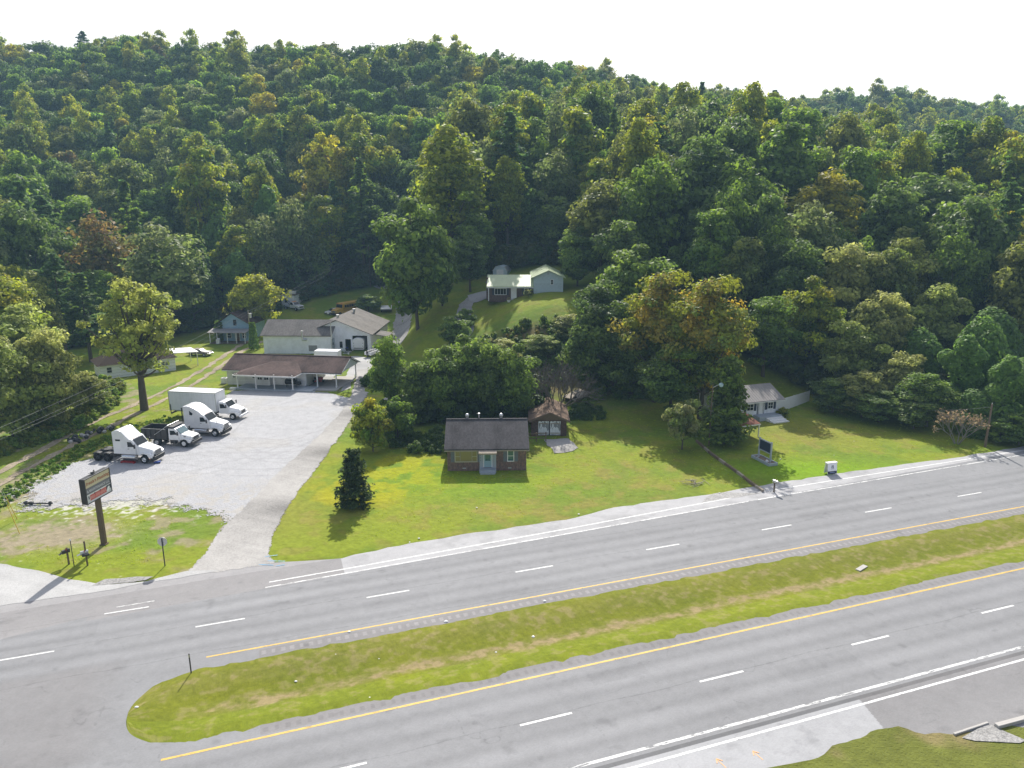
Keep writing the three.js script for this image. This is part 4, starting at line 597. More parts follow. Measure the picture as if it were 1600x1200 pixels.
// mobile home at the wood's edge, its end towards us
{
  const p = [-60.36, 3.87, -189.36], x = p[0], z = p[2], o = thing('mobile_home', 'white mobile home with dark flat roof at the wood’s edge behind the yellow tree', 'mobile home', x, T(x, z), z, rad(-8));
  part('body', slab(-3.2, 3.4, -0.5, 3.0, -14, 0), M.whiteSiding, o); part('roof', extX([[0.3, 3.0], [-7, 3.25], [-14.3, 3.0], [-14.3, 3.15], [-7, 3.45], [0.3, 3.15]], -3.5, 3.7), M.brownShingle, o);
  part('roof_box', slab(1.5, 3.0, 3.2, 3.9, -2.5, -1.2), M.whitePaint, o); windowOn(o, 1.2, 1.7, 0, 0.9, 1.4, {}); windowOn(o, -1.6, 1.7, 0, 0.9, 1.2, { bars: sash }); part('skirting', slab(-3.22, 3.42, -0.6, 0.3, 0.001, 0.04), M.greyPaint, o);
}
// green-roofed house on the knoll
{
  const p = [0, 11.52, -144.38], x = p[0], z = p[2], y = T(x, z) - 0.15, o = thing('green_roof_house', 'split-level brick house with pale green metal roof on the upper lawn', 'house', x, y, z, 0);
  const b = V3(-4.7, 0, 0);
  part('wall', gableBody(-4.75, 4.1, -8.4, 0, 2.75, 4.3, -4.2), M.darkBrick, o);
  const roof = part('roof', gableRoof(-5.0, 4.35, -8.9, 0.75, 2.6, 4.45, -4.2), M.greenMetalRoof, o);
  part('roof_ribs', Array.from({ length: 15 }, (_, k) => gableRoof(-4.9 + k * 0.65, -4.86 + k * 0.65, -8.88, 0.74, 2.745, 4.6, -4.2, 0.03)), M.greenMetalRoof, roof);
  part('porch_beam', slab(-5.0, 4.35, 2.4, 2.58, 0.55, 0.72), M.whitePaint, o);
  for (const px of [-4.65]) part('porch_post', box(0.16, 2.6, 0.16, px, 1.15, 0.6), M.whitePaint, o);
  const G0 = 4.4, G1 = 10.0;
  part('wing_base', slab(G0, G1, -0.6, 1.35, -12, 0.6), M.darkBrick, o);
  part('wing_wall', ext([[G0 - 0.12, 1.36], [G1 + 0.12, 1.36], [G1 + 0.12, 4.55], [(G0 + G1) / 2, 5.75], [G0 - 0.12, 4.55]], 12.85).translate(0, 0, -5.675), M.paleBlueSiding, o);
  const wr = part('wing_roof', gableRoofZ(G0 - 0.6, G1 + 0.6, -12.6, 1.2, 4.35, 5.85, (G0 + G1) / 2), M.greenMetalRoof, o);
  part('roof_ribs', Array.from({ length: 20 }, (_, k) => gableRoofZ(G0 - 0.6, G1 + 0.6, -12.5 + k * 0.69, -12.46 + k * 0.69, 4.495, 6.0, (G0 + G1) / 2, 0.03)), M.greenMetalRoof, wr);
  windowOn(o, 7.9, 3.6, 0.75, 0.6, 1.05, { bars: sash }); part('gable_vent', slab(6.95, 7.35, 5.0, 5.4, 0.75, 0.79), M.greyPaint, o);
  windowOn(o, -2.3, 1.65, 0, 2.4, 1.35, { cols: [[0, 0.22], [0.25, 0.75], [0.78, 1]], bars: [[0.235, 0, 0.235, 1], [0.765, 0, 0.765, 1], [0.5, 0, 0.5, 1]] }); shutters(o, -2.3, 1.65, 0, 2.4, 1.35, M.navyPaint);
  windowOn(o, 2.85, 1.65, 0, 0.85, 1.35, { bars: sash }); shutters(o, 2.85, 1.65, 0, 0.85, 1.35, M.navyPaint);
  doorOn(o, 0.35, 0.2, 0, 0.95, 2.0, M.whitePaint); part('door_hood', box(1.3, 0.08, 0.6, 0.35, 2.42, 0.3, 0.2), M.whitePaint, o); part('step', slab(-0.3, 1.0, -0.5, 0.18, 0.01, 0.8), M.concrete, o);
  part('chimney', slab(-5.2, -4.78, -0.4, 4.2, -3.2, -2.3), M.darkBrick, o);
}
{ const p = [3.28, 11.77, -142.39], x = p[0], z = p[2]; plantLater.push(() => plant('pale', 0, x, z + 0.6, 1.7, 2.0, 'small pale flowering bush by the green-roofed house wall', null, 'flowering_bush')); }
{ const p = [-0.63, 11.59, -142.86], x = p[0], z = p[2], o = thing('flower_pot', 'white flower pot below the picture window of the green-roofed house', 'flower pot', x, T(x, z), z + 0.6); part('pot', put(new THREE.LatheGeometry([[0.0, 0], [0.25, 0], [0.36, 0.5], [0.3, 0.5], [0.26, 0.4], [0, 0.4]].map((q) => new THREE.Vector2(...q)), 14)), M.whitePaint, o); const r = rng(6), L = new Leaves(); for (let k = 0; k < 160; k++) L.add(sphere(r).multiplyScalar(0.34).add(V3(0, 0.65, 0)), sphere(r), 0.14, tint([0.05, 0.09, 0.022], [0.5, 0.3, 0.3], r() * r(), 1), r); part('flowers', L.build(), VINE, o); }
{ // metal shed behind it
  const p = [-3.3, 16.01, -163.52], x = p[0], z = p[2], o = thing('metal_shed', 'pale metal garden shed with rounded roof behind the green-roofed house', 'shed', x + 0.6, T(x, z), z, rad(-12));
  const s = new THREE.Shape(); s.moveTo(-1.5, -0.3); s.lineTo(1.5, -0.3); s.lineTo(1.65, 1.6); s.lineTo(1.0, 2.5); s.lineTo(0, 2.75); s.lineTo(-1.0, 2.5); s.lineTo(-1.65, 1.6); const g = new THREE.ExtrudeGeometry(s, { depth: 4, bevelEnabled: false }); g.translate(0, 0, -4); part('body', g, M.paleBlueSiding, o); part('door', [slab(-0.8, -0.02, 0, 1.9, 0, 0.04), slab(0.02, 0.8, 0, 1.9, 0, 0.04)], M.whitePaint, o); part('roof_edge', [box(1.2, 0.08, 4.2, 1.35, 2.06, -2, 0, 0, -0.95), box(1.2, 0.08, 4.2, -1.35, 2.06, -2, 0, 0, 0.95)], M.galv, o);
}
{ const p = [-4.53, 16.04, -161.47], x = p[0], z = p[2], r = rng(91), g = new THREE.SphereGeometry(1, 18, 12); const q = g.attributes.position; for (let i = 0; i < q.count; i++) { const k = 0.75 + 0.5 * vnoise(q.getX(i) * 3 + 9, q.getY(i) * 3 + q.getZ(i) * 2); q.setXYZ(i, q.getX(i) * 1.1 * k, Math.max(-0.1, q.getY(i)) * 1.3 * k, q.getZ(i) * 0.9 * k); } g.computeVertexNormals(); g.translate(x, T(x, z), z); single('tarpaulin', g, M.blueTarp, 'blue tarpaulin thrown over a heap left of the metal shed', 'tarp'); }
{ const p = [-1.4, 16.35, -159.49], x = p[0], z = p[2], o = thing('garden_cart', 'dark garden cart with clutter right of the metal shed', 'cart', x, T(x, z), z, 0.5); part('tub', rbox(1.3, 0.5, 0.9, 0.06, 0, 0.65, 0), M.darkSteel, o); part('clutter', [rbox(0.5, 0.35, 0.5, 0.05, -0.3, 1.0, 0), rbox(0.4, 0.25, 0.4, 0.05, 0.3, 0.98, 0.1)], M.litter, o); for (const sz of [-1, 1]) part('wheel', cyl(0.28, 0.28, 0.12, -0.2, 0.28, sz * 0.5, PI / 2), M.rubber, o); part('handle', rod([0.65, 0.7, 0], [1.5, 0.9, 0], 0.03), M.galv, o); }
// small white house behind the right lawn
{
  const [x, z] = [38.48, -100.36], o = thing('white_cottage', 'small white house with grey metal roof and dark shutters behind the cedar', 'house', x, 0, z, rad(19));
  const X0 = -9.5, E = 2.75, R = 4.1, D = -6;
  part('wall', gableBody(X0, 0, D, 0, E - 0.05, R - 0.08, D / 2), M.whiteSiding, o);
  const roof = part('roof', gableRoof(X0 - 0.4, 0.5, D - 0.5, 0.55, E - 0.2, R, D / 2, 0.1), M.greyMetalRoof, o);
  part('roof_ribs', Array.from({ length: 24 }, (_, k) => gableRoof(X0 - 0.35 + k * 0.43, X0 - 0.32 + k * 0.43, D - 0.49, 0.54, E - 0.098, R + 0.102, D / 2, 0.025)), M.greyMetalRoof, roof);
  part('gutter', slab(X0 - 0.4, 0.5, E - 0.3, E - 0.2, 0.52, 0.62), M.whitePaint, o);
  windowOn(o, -1.55, 1.75, 0, 0.95, 1.05, { bars: sash2 }); shutters(o, -1.55, 1.75, 0, 0.95, 1.15, M.navyPaint);
  windowOn(o, -5.0, 1.75, 0, 1.2, 1.05, { bars: sash2 }); shutters(o, -5.0, 1.75, 0, 1.2, 1.15, M.navyPaint);
  for (const dx of [-3.65, -2.75]) part('side_panel', slab(dx - 0.14, dx + 0.14, 0.5, 2.5, 0, 0.06), M.navyPaint, o);
  doorOn(o, -3.2, 0.45, 0.01, 0.8, 2.0, M.whitePaint);
  part('porch_floor', slab(-4.4, -0.6, -0.2, 0.62, 0.01, 1.5), M.greyPaint, o);
  for (const [k, zz] of [[2, 1.5], [1, 2.0], [0, 2.5]]) part('step', slab(-3.4 + 0.12 * (2 - k), -0.7 + 0.1 * (2 - k), -0.2, 0.15 + k * 0.155, zz + 0.01, zz + 0.48), M.whitePaint, o);
}
{ // board fence: each board a piece of its own
  const [x0, z0] = [38.32, -100.68], [x1, z1] = [44.92, -105.85], L = Math.hypot(x1 - x0, z1 - z0), o = thing('board_fence', 'white board fence running back from the small white house corner', 'fence', x0 + 0.3, T(x0, z0), z0 - 0.5, Math.atan2(-(z1 - z0), x1 - x0));
  const n = Math.round(L / 0.4); for (let k = 0; k < n; k++) part('board', slab(k * 0.4 + 0.008, k * 0.4 + 0.392, 0.02 + 0.03 * hash(k, 4), 2.05 + 0.04 * hash(k, 9), 0, 0.03 + 0.008 * hash(k, 2)), M.whitePaint, o);
  for (let k = 0; k <= 2; k++) part('post', box(0.11, 2.1, 0.11, 0.06 + k * (L - 0.12) / 2, 1.0, -0.09), M.whitePaint, o);
  for (const y of [0.5, 1.6]) part('rail', slab(0, L, y, y + 0.1, -0.035, -0.002), M.whitePaint, o);
}
{ // little roof over a well
  const [x, z] = [31.7, -90.29], o = thing('well_shelter', 'small red-brown hipped shelter roof on white posts before the small white house', 'shelter', x - 1.1, 0, z - 1.2, rad(20));
  const g = new THREE.ConeGeometry(2.15, 1.35, 4, 1); g.rotateY(PI / 4); g.translate(0, 2.5, 0); const roof = part('roof', g, M.redShingle, o); part('finial', [cyl(0.05, 0.02, 0.5, 0, 3.35, 0), put(new THREE.SphereGeometry(0.08, 8, 6), 0, 3.3, 0)], M.darkSteel, roof);
  part('eave_board', [slab(-1.53, 1.53, 1.66, 1.82, 1.46, 1.52), slab(-1.53, 1.53, 1.66, 1.82, -1.52, -1.46), slab(1.46, 1.52, 1.66, 1.82, -1.45, 1.45), slab(-1.52, -1.46, 1.66, 1.82, -1.45, 1.45)], M.whitePaint, o);
  for (const [a, b] of [[1, 1], [1, -1], [-1, 1], [-1, -1]]) part('post', box(0.12, 1.75, 0.12, a * 1.38, 0.85, b * 1.38), M.whitePaint, o);
}
// glimpsed between the trees on the right: a low brick wall of a house

// ---------------------------------------------------------------- vehicles (x forward, nose at x = 0)
function truckWheel(p, x, r, w, z, rim, dual = false) {
  const s = Math.sign(z), t = part('wheel', put(new THREE.LatheGeometry([[r * 0.55, -w / 2], [r * 0.93, -w / 2], [r, -w * 0.36], [r, w * 0.36], [r * 0.93, w / 2], [r * 0.55, w / 2]].map((q) => new THREE.Vector2(...q)), 22), x, r, z, PI / 2), M.rubber, p);
  part('rim', dual ? [put(new THREE.LatheGeometry([[0.001, -0.02], [r * 0.2, -0.02], [r * 0.24, -0.12], [r * 0.5, -0.13], [r * 0.56, 0.02]].map((q) => new THREE.Vector2(...q)), 18), x, r, z + s * (w / 2 - 0.02), s > 0 ? PI / 2 : -PI / 2)] : [put(new THREE.LatheGeometry([[0.001, 0.07], [r * 0.18, 0.07], [r * 0.2, 0.0], [r * 0.46, -0.02], [r * 0.56, 0.03]].map((q) => new THREE.Vector2(...q)), 18), x, r, z + s * (w / 2 - 0.03), s > 0 ? PI / 2 : -PI / 2)], rim, t);
  return t;
}
const quadPrism = (pts, th) => { // four corners in space thickened along their normal
  const [a, b, c, d] = pts.map((p) => V3(...p)), n = b.clone().sub(a).cross(d.clone().sub(a)).normalize().multiplyScalar(th), q = [a, b, c, d, ...[a, b, c, d].map((p) => p.clone().add(n))], I = [[0, 1, 2], [0, 2, 3], [4, 6, 5], [4, 7, 6], [0, 4, 5], [0, 5, 1], [1, 5, 6], [1, 6, 2], [2, 6, 7], [2, 7, 3], [3, 7, 4], [3, 4, 0]];
  const g = new THREE.BufferGeometry(); g.setAttribute('position', new THREE.Float32BufferAttribute(I.flat().flatMap((i) => q[i].toArray()), 3)); g.computeVertexNormals(); return g;
};
// a body drawn from side outline, narrowing towards the nose: nose(x) gives half width
function taperX(g, f) { const p = g.attributes.position; for (let i = 0; i < p.count; i++) p.setZ(i, p.getZ(i) * f(p.getX(i), p.getY(i))); g.computeVertexNormals(); return g; }
const grille = (p, x, y0, y1, w, mat, tilt = 0) => { const g = part('grille', [box(0.05, y1 - y0, w, x, (y0 + y1) / 2, 0, 0, 0, tilt)], M.galv, p); part('grille_bar', Array.from({ length: 6 }, (_, k) => box(0.02, 0.04, w * 0.92, x + 0.032 - tilt * ((y1 - y0) * (k / 5 - 0.5)) * 0.9, y0 + 0.08 + (y1 - y0 - 0.16) * k / 5, 0, 0, 0, tilt)), mat, g); return g; };
function headlights(p, x, y, z, w = 0.42, h = 0.2) { for (const s of [-1, 1]) part('headlight', rbox(0.14, h, w, 0.05, x, y, s * z, 0, s * 0.35), M.chrome, p); }
function mirrors(p, x, y, z) { for (const s of [-1, 1]) part('mirror', [rbox(0.1, 0.5, 0.24, 0.04, x, y, s * z), rod([x, y + 0.15, s * z], [x - 0.1, y + 0.15, s * (z - 0.3)], 0.02)], M.black, p); }
// long-nosed sleeper tractor; roof outline points differ between the two
function sleeper(o, roof, back, { sideWindow, hoodFront = 1.62, blackBumper = true }) {
  part('cab', [taperX(ext([[-1.9, 1.02], [-1.98, 2.05], [-2.62, 2.86], ...roof, [back, 1.05]], 2.36, 0.07), (x) => (x > -2.5 ? 0.9 : 1))], M.truckWhite, o);
  part('hood', [taperX(ext([[-0.22, 1.0], [-0.1, hoodFront - 0.14], [-0.28, hoodFront], [-1.98, 2.07], [-1.98, 1.0], [-1.78, 1.0], [-1.6, 1.18], [-1.2, 1.26], [-0.8, 1.16], [-0.62, 0.98]], 2.16, 0.09), (x, y) => lerp(1, 0.80, sstep(-1.6, -0.1, x)) * (y > 1.5 ? 0.86 : 1))], M.truckWhite, o);
  for (const s of [-1, 1]) { part('fender', ext([[-0.15, 0.72], [-0.12, 1.12], [-0.55, 1.32], [-1.3, 1.36], [-1.75, 1.2], [-1.9, 0.9], [-1.75, 0.95], [-1.5, 1.12], [-1.15, 1.17], [-0.78, 1.08], [-0.6, 0.8]], 0.42, 0.04, s * 0.95), M.truckWhite, o); part('fuel_tank', [cyl(0.33, 0.33, 1.7, -3.2, 0.66, s * 0.88, 0, 0, PI / 2, 18), ...[-0.5, 0, 0.5].map((k) => cyl(0.338, 0.338, 0.06, -3.2 + k, 0.66, s * 0.88, 0, 0, PI / 2, 18))], M.chrome, o); part('side_step', box(1.9, 0.06, 0.3, -3.0, 0.36, s * 1.05), M.darkSteel, o); }
  part('windscreen', quadPrism([[-1.99, 2.12, 0.92], [-1.99, 2.12, -0.92], [-2.56, 2.82, -0.86], [-2.56, 2.82, 0.86]], 0.03), M.glass, o);
  for (const s of [-1, 1]) { const z = s * 1.185, d = part('door', ext([[-2.12, 1.12], [-2.12, 2.0], [-2.62, 2.7], [-3.15, 2.7], [-3.15, 1.12]], 0.02, 0, z), M.truckWhite, o); part('door_window', ext([[-2.2, 2.04], [-2.6, 2.6], [-3.08, 2.6], [-3.08, 1.98]], 0.02, 0, z + s * 0.02), M.glass, d); part('handle', box(0.18, 0.05, 0.04, -3.0, 1.75, z + s * 0.03), M.black, d); part('sleeper_window', sideWindow(z), M.glass, o); }
  const fr = part('bumper', taperX(rbox(0.5, 0.42, 2.3, 0.1, -0.16, 0.66, 0), (x) => (x > -0.1 ? 0.86 : 1)), blackBumper ? M.black : M.truckWhite, o);
  part('air_dam', rbox(0.3, 0.2, 2.0, 0.05, -0.25, 0.38, 0), M.darkSteel, fr);
  grille(o, -0.1, 0.95, hoodFront - 0.1, 1.05, M.darkSteel, 0.06); headlights(o, -0.36, 1.12, 0.86); mirrors(o, -2.05, 2.15, 1.42);
  part('chassis', [slab(-7.9, -0.6, 0.72, 0.96, 0.3, 0.42), slab(-7.9, -0.6, 0.72, 0.96, -0.42, -0.3), slab(-7.9, -7.75, 0.65, 0.98, -0.45, 0.45), box(0.9, 0.1, 0.75, -6.6, 1.06, 0), slab(-5.4, -5.1, 0.5, 1.05, -0.95, 0.95)], M.darkSteel, o);
  part('fifth_wheel', [cyl(0.46, 0.46, 0.08, -6.65, 1.16, 0), box(0.5, 0.07, 0.5, -7.0, 1.14, 0, 0, 0, 0.12)], M.darkSteel, o);
  for (const x of [-6.05, -7.33]) for (const s of [-1, 1]) { truckWheel(o, x, 0.5, 0.56, s * 0.92, M.darkSteel, true); part('mudguard', ext([[x - 0.55, 0.75], [x - 0.45, 1.02], [x, 1.1], [x + 0.45, 1.02], [x + 0.55, 0.75], [x + 0.42, 0.9], [x, 1.06], [x - 0.42, 0.9]], 0.5, 0, s * 0.92), M.black, o); }
  for (const s of [-1, 1]) truckWheel(o, -1.2, 0.5, 0.3, s * 1.02, M.chrome);
  part('roof_marker', [-0.6, -0.3, 0, 0.3, 0.6].map((z) => rbox(0.12, 0.05, 0.1, 0.02, -2.66, 2.92, z)), M.orange, o);
}
// park(front wheel contact, rear wheel contact, base): heading from the two wheels on the ground
function park(front, rear, ahead) { const dx = front[0] - rear[0], dz = front[1] - rear[1], L = Math.hypot(dx, dz); return [front[0] + dx / L * ahead, front[1] + dz / L * ahead, Math.atan2(-dz, dx)]; }
const side = (a, off) => [off * Math.sin(a), off * Math.cos(a)];            // local +z in the world
{
  let [x, z, a] = park([-43.25, -80.4], [-49.2, -81.05], 1.2); a = rad(-9); const q = side(a, -1.1);
  const o = thing('semi_tractor', 'white sleeper tractor without trailer, nearest the sign, its black rear wheels bare', 'truck', x + q[0], 0.03, z + q[1], a);
  sleeper(o, [[-2.95, 2.98], [-3.35, 3.35], [-3.8, 3.82], [-4.15, 3.98], [-4.6, 3.92], [-5.0, 3.7]], -5.02, { sideWindow: (zz) => [rbox(0.62, 0.2, 0.03, 0.01, -4.3, 2.75, zz)] });
  const r = side(a, 1.5), g = part('exhaust', rod([-5.15, 1, 0.8], [-5.15, 3.3, 0.8], 0.07), M.chrome, o);
  const [bx, bz] = [x + q[0], z + q[1]];
  const loc = (lx, lz) => [bx + lx * Math.cos(a) + lz * Math.sin(a), bz - lx * Math.sin(a) + lz * Math.cos(a)];
  { const [cx, cz] = loc(-3.3, 1.15), c = thing('red_ramp', 'red metal ramp frame lying under the first white tractor', 'ramp', cx, 0.03, cz, a); part('side_rail', [box(1.7, 0.12, 0.06, 0, 0.16, 0.18), box(1.7, 0.12, 0.06, 0, 0.16, -0.18)], M.red, c); for (let k = 0; k < 6; k++) part('rung', box(0.08, 0.1, 0.3, -0.72 + k * 0.29, 0.16, 0), M.red, c); part('foot', [box(0.1, 0.16, 0.42, -0.8, 0.05, 0), box(0.1, 0.16, 0.42, 0.8, 0.05, 0)], M.red, c); }
  { const [cx, cz] = loc(0.15, 0.7), c = thing('blue_jack', 'blue floor jack under the first white tractor’s bumper', 'jack', cx, 0.03, cz, a + 0.4); part('body', rbox(0.7, 0.16, 0.35, 0.04, 0, 0.14, 0), M.blue, c); part('handle', rod([-0.3, 0.2, 0], [-0.9, 0.65, 0], 0.03), M.red, c); part('wheels', [cyl(0.07, 0.07, 0.42, 0.28, 0.07, 0, PI / 2), cyl(0.07, 0.07, 0.42, -0.28, 0.07, 0, PI / 2)], M.darkSteel, c); }
}
{
  let [x, z, a] = park([-39.02, -90.56], [-45.49, -91.1], 1.2); a = rad(-9); const q = side(a, -1.1);
  const o = thing('semi_tractor', 'white sleeper tractor with smooth domed roof between dump truck and box truck', 'truck', x + q[0], 0.03, z + q[1], a);
  sleeper(o, [[-2.95, 3.08], [-3.35, 3.42], [-3.85, 3.74], [-4.4, 3.95], [-4.9, 3.99], [-5.4, 3.93]], -5.42, { hoodFront: 1.7, sideWindow: (zz) => [ext([[-4.05, 3.05], [-4.5, 3.4], [-4.5, 2.85], [-4.15, 2.8]], 0.03, 0, zz)] });
  part('fairing', [box(0.12, 2.9, 0.1, -5.6, 2.3, 1.1), box(0.12, 2.9, 0.1, -5.6, 2.3, -1.1)], M.black, o); part('hood_mirror', [rbox(0.08, 0.2, 0.14, 0.03, -0.9, 2.05, 0.85), rod([-0.95, 1.6, 0.8], [-0.92, 2.0, 0.84], 0.02)], M.black, o);
}
{ // dump truck
  let [x, z, a] = park([-41.15, -86.42], [-45.15, -87.55], 1.05); a = rad(-9); const q = side(a, -1.1);
  const o = thing('dump_truck', 'white-cabbed dump truck with open black tipper body between the two sleeper tractors', 'truck', x + q[0], 0.03, z + q[1], a);
  part('cab', taperX(ext([[-1.45, 0.85], [-1.5, 1.62], [-2.1, 2.32], [-2.3, 2.4], [-3.05, 2.38], [-3.1, 0.85]], 2.1, 0.07), (x2) => (x2 > -1.9 ? 0.93 : 1)), M.truckWhite, o);
  part('hood', taperX(ext([[-0.12, 0.85], [-0.05, 1.3], [-0.2, 1.42], [-1.5, 1.66], [-1.5, 0.85]], 1.96, 0.08), (x2, y) => lerp(1, 0.86, sstep(-1.5, 0, x2)) * (y > 1.35 ? 0.9 : 1)), M.truckWhite, o);
  for (const s of [-1, 1]) { part('fender', ext([[-0.1, 0.6], [-0.1, 1.0], [-0.5, 1.14], [-1.3, 1.18], [-1.75, 1.0], [-1.8, 0.75], [-1.65, 0.75], [-1.4, 1.0], [-1.05, 1.06], [-0.7, 0.98], [-0.5, 0.65]], 0.36, 0.04, s * 0.92), M.truckWhite, o); const d = part('door', ext([[-1.72, 0.95], [-1.72, 1.62], [-2.18, 2.2], [-2.9, 2.2], [-2.9, 0.95]], 0.02, 0, s * 1.055), M.truckWhite, o); part('door_window', ext([[-1.82, 1.62], [-2.22, 2.12], [-2.82, 2.12], [-2.82, 1.55]], 0.02, 0, s * 1.072), M.glass, d); part('hood_vent', box(0.28, 0.1, 0.02, -0.95, 1.36, s * 0.93), M.black, o); }
  part('windscreen', quadPrism([[-1.5, 1.7, 0.84], [-1.5, 1.7, -0.84], [-2.06, 2.28, -0.8], [-2.06, 2.28, 0.8]], 0.03), M.skyGlass, o);
  part('bumper', rbox(0.35, 0.34, 2.2, 0.06, 0.0, 0.6, 0), M.darkSteel, o); grille(o, -0.02, 0.85, 1.32, 1.2, M.darkSteel, 0.05); headlights(o, -0.18, 1.05, 0.8, 0.32, 0.24); mirrors(o, -1.65, 1.85, 1.3);
  part('chassis', [slab(-6.4, -0.5, 0.6, 0.85, 0.28, 0.42), slab(-6.4, -0.5, 0.6, 0.85, -0.42, -0.28)], M.darkSteel, o);
  const Y0 = 0.98, Y1 = 2.25; const bed = part('tipper_body', [slab(-6.75, -3.3, Y0, Y0 + 0.12, -1.12, 1.12), slab(-6.75, -3.3, Y0 + 0.12, Y1, 1.02, 1.12), slab(-6.75, -3.3, Y0 + 0.12, Y1, -1.12, -1.02), slab(-3.4, -3.3, Y0 + 0.12, Y1 + 0.35, -1.02, 1.02), slab(-6.75, -6.66, Y0 + 0.12, Y1, -1.02, 1.02)], M.darkSteel, o);
  part('side_rib', [-6.2, -5.5, -4.8, -4.1].flatMap((rx) => [slab(rx, rx + 0.08, Y0 + 0.12, Y1, 1.12, 1.18), slab(rx, rx + 0.08, Y0 + 0.12, Y1, -1.18, -1.12)]), M.black, bed);
  part('cab_shield', [box(1.0, 0.08, 2.24, -2.75, 2.62, 0, 0, 0, -0.06), slab(-3.3, -2.3, 2.4, 2.6, 1.1, 1.16), slab(-3.3, -2.3, 2.4, 2.6, -1.16, -1.1)], M.darkSteel, bed); part('tarp_arm', [rod([-4.9, 1.5, 1.22], [-3.6, 2.35, 1.22], 0.035), rod([-3.6, 2.35, 1.22], [-3.0, 2.78, 1.22], 0.035), rod([-4.9, 1.5, -1.22], [-3.6, 2.35, -1.22], 0.035), rod([-3.6, 2.35, -1.22], [-3.0, 2.78, -1.22], 0.035), rod([-3.0, 2.78, -1.22], [-3.0, 2.78, 1.22], 0.045), slab(-6.7, -3.4, Y1, Y1 + 0.04, 1.13, 1.17)], M.galv, bed);
  for (const s of [-1, 1]) { truckWheel(o, -1.05, 0.5, 0.28, s * 0.98, M.whitePaint); truckWheel(o, -4.75, 0.5, 0.52, s * 0.9, M.galv, true); part('fuel_tank', rbox(0.8, 0.42, 0.4, 0.05, -2.55, 0.62, s * 0.85), M.darkSteel, o); }
}
{ // box truck
  let [x, z, a] = park([-39.85, -98.12], [-46.01, -98.12], 1.1); a = rad(-9); const q = side(a, -1.05);
  const o = thing('box_truck', 'white box truck with long plain cargo body, farthest of the parked trucks', 'truck', x + q[0] + 0.3, 0.03, z + q[1], a);
  part('cab', taperX(ext([[-1.6, 0.85], [-1.66, 1.75], [-2.2, 2.5], [-2.4, 2.56], [-3.1, 2.54], [-3.15, 0.85]], 2.2, 0.08), (x2) => (x2 > -2 ? 0.93 : 1)), M.truckWhite, o);
  part('hood', taperX(ext([[-0.1, 0.8], [-0.02, 1.3], [-0.25, 1.5], [-1.66, 1.82], [-1.66, 0.8]], 2.0, 0.1), (x2, y) => lerp(1, 0.78, sstep(-1.6, 0, x2)) * (y > 1.4 ? 0.88 : 1)), M.truckWhite, o);
  for (const s of [-1, 1]) { part('fender', ext([[-0.1, 0.62], [-0.08, 1.05], [-0.55, 1.22], [-1.3, 1.26], [-1.8, 1.05], [-1.85, 0.75], [-1.7, 0.75], [-1.45, 1.02], [-1.1, 1.08], [-0.72, 1.0], [-0.5, 0.65]], 0.38, 0.04, s * 0.93), M.truckWhite, o); const d = part('door', ext([[-1.85, 0.95], [-1.85, 1.72], [-2.3, 2.36], [-2.95, 2.36], [-2.95, 0.95]], 0.02, 0, s * 1.105), M.truckWhite, o); part('door_window', ext([[-1.95, 1.72], [-2.34, 2.28], [-2.87, 2.28], [-2.87, 1.65]], 0.02, 0, s * 1.122), M.glass, d); }
  part('windscreen', quadPrism([[-1.66, 1.86, 0.9], [-1.66, 1.86, -0.9], [-2.16, 2.47, -0.84], [-2.16, 2.47, 0.84]], 0.03), M.glass, o);
  part('bumper', rbox(0.35, 0.32, 2.25, 0.08, 0.0, 0.6, 0), M.truckWhite, o); grille(o, 0.0, 0.82, 1.35, 1.0, M.darkSteel, 0.08); headlights(o, -0.2, 1.02, 0.8); mirrors(o, -1.8, 2.05, 1.4);
  const bx = part('cargo_box', [slab(-10.6, -3.35, 1.12, 3.86, -1.26, 1.26)], M.boxWhite, o);
  part('roof_rail', [slab(-10.6, -3.35, 3.8, 3.9, 1.26, 1.29), slab(-10.6, -3.35, 3.8, 3.9, -1.29, -1.26), slab(-3.35, -3.32, 3.8, 3.9, -1.26, 1.26)], M.galv, bx); part('floor_rail', [slab(-10.6, -3.35, 1.06, 1.2, 1.26, 1.285), slab(-10.6, -3.35, 1.06, 1.2, -1.285, -1.26)], M.galv, bx); part('corner_post', [slab(-3.42, -3.33, 1.12, 3.8, 1.24, 1.285), slab(-10.6, -10.5, 1.12, 3.8, 1.24, 1.285)], M.galv, bx); part('rear_stay', [slab(-10.45, -10.35, 0.55, 2.0, 1.285, 1.33)], M.black, bx);
  part('chassis', [slab(-10.4, -0.5, 0.7, 1.0, 0.3, 0.42), slab(-10.4, -0.5, 0.7, 1.0, -0.42, -0.3), slab(-10.6, -10.4, 0.5, 0.7, -1.1, 1.1)], M.darkSteel, o);
  for (const s of [-1, 1]) { truckWheel(o, -1.1, 0.48, 0.28, s * 1.0, M.galv); truckWheel(o, -7.6, 0.48, 0.52, s * 0.92, M.galv, true); part('fuel_tank', rbox(1.0, 0.45, 0.4, 0.06, -4.1, 0.68, s * 0.9), M.darkSteel, o); }
}
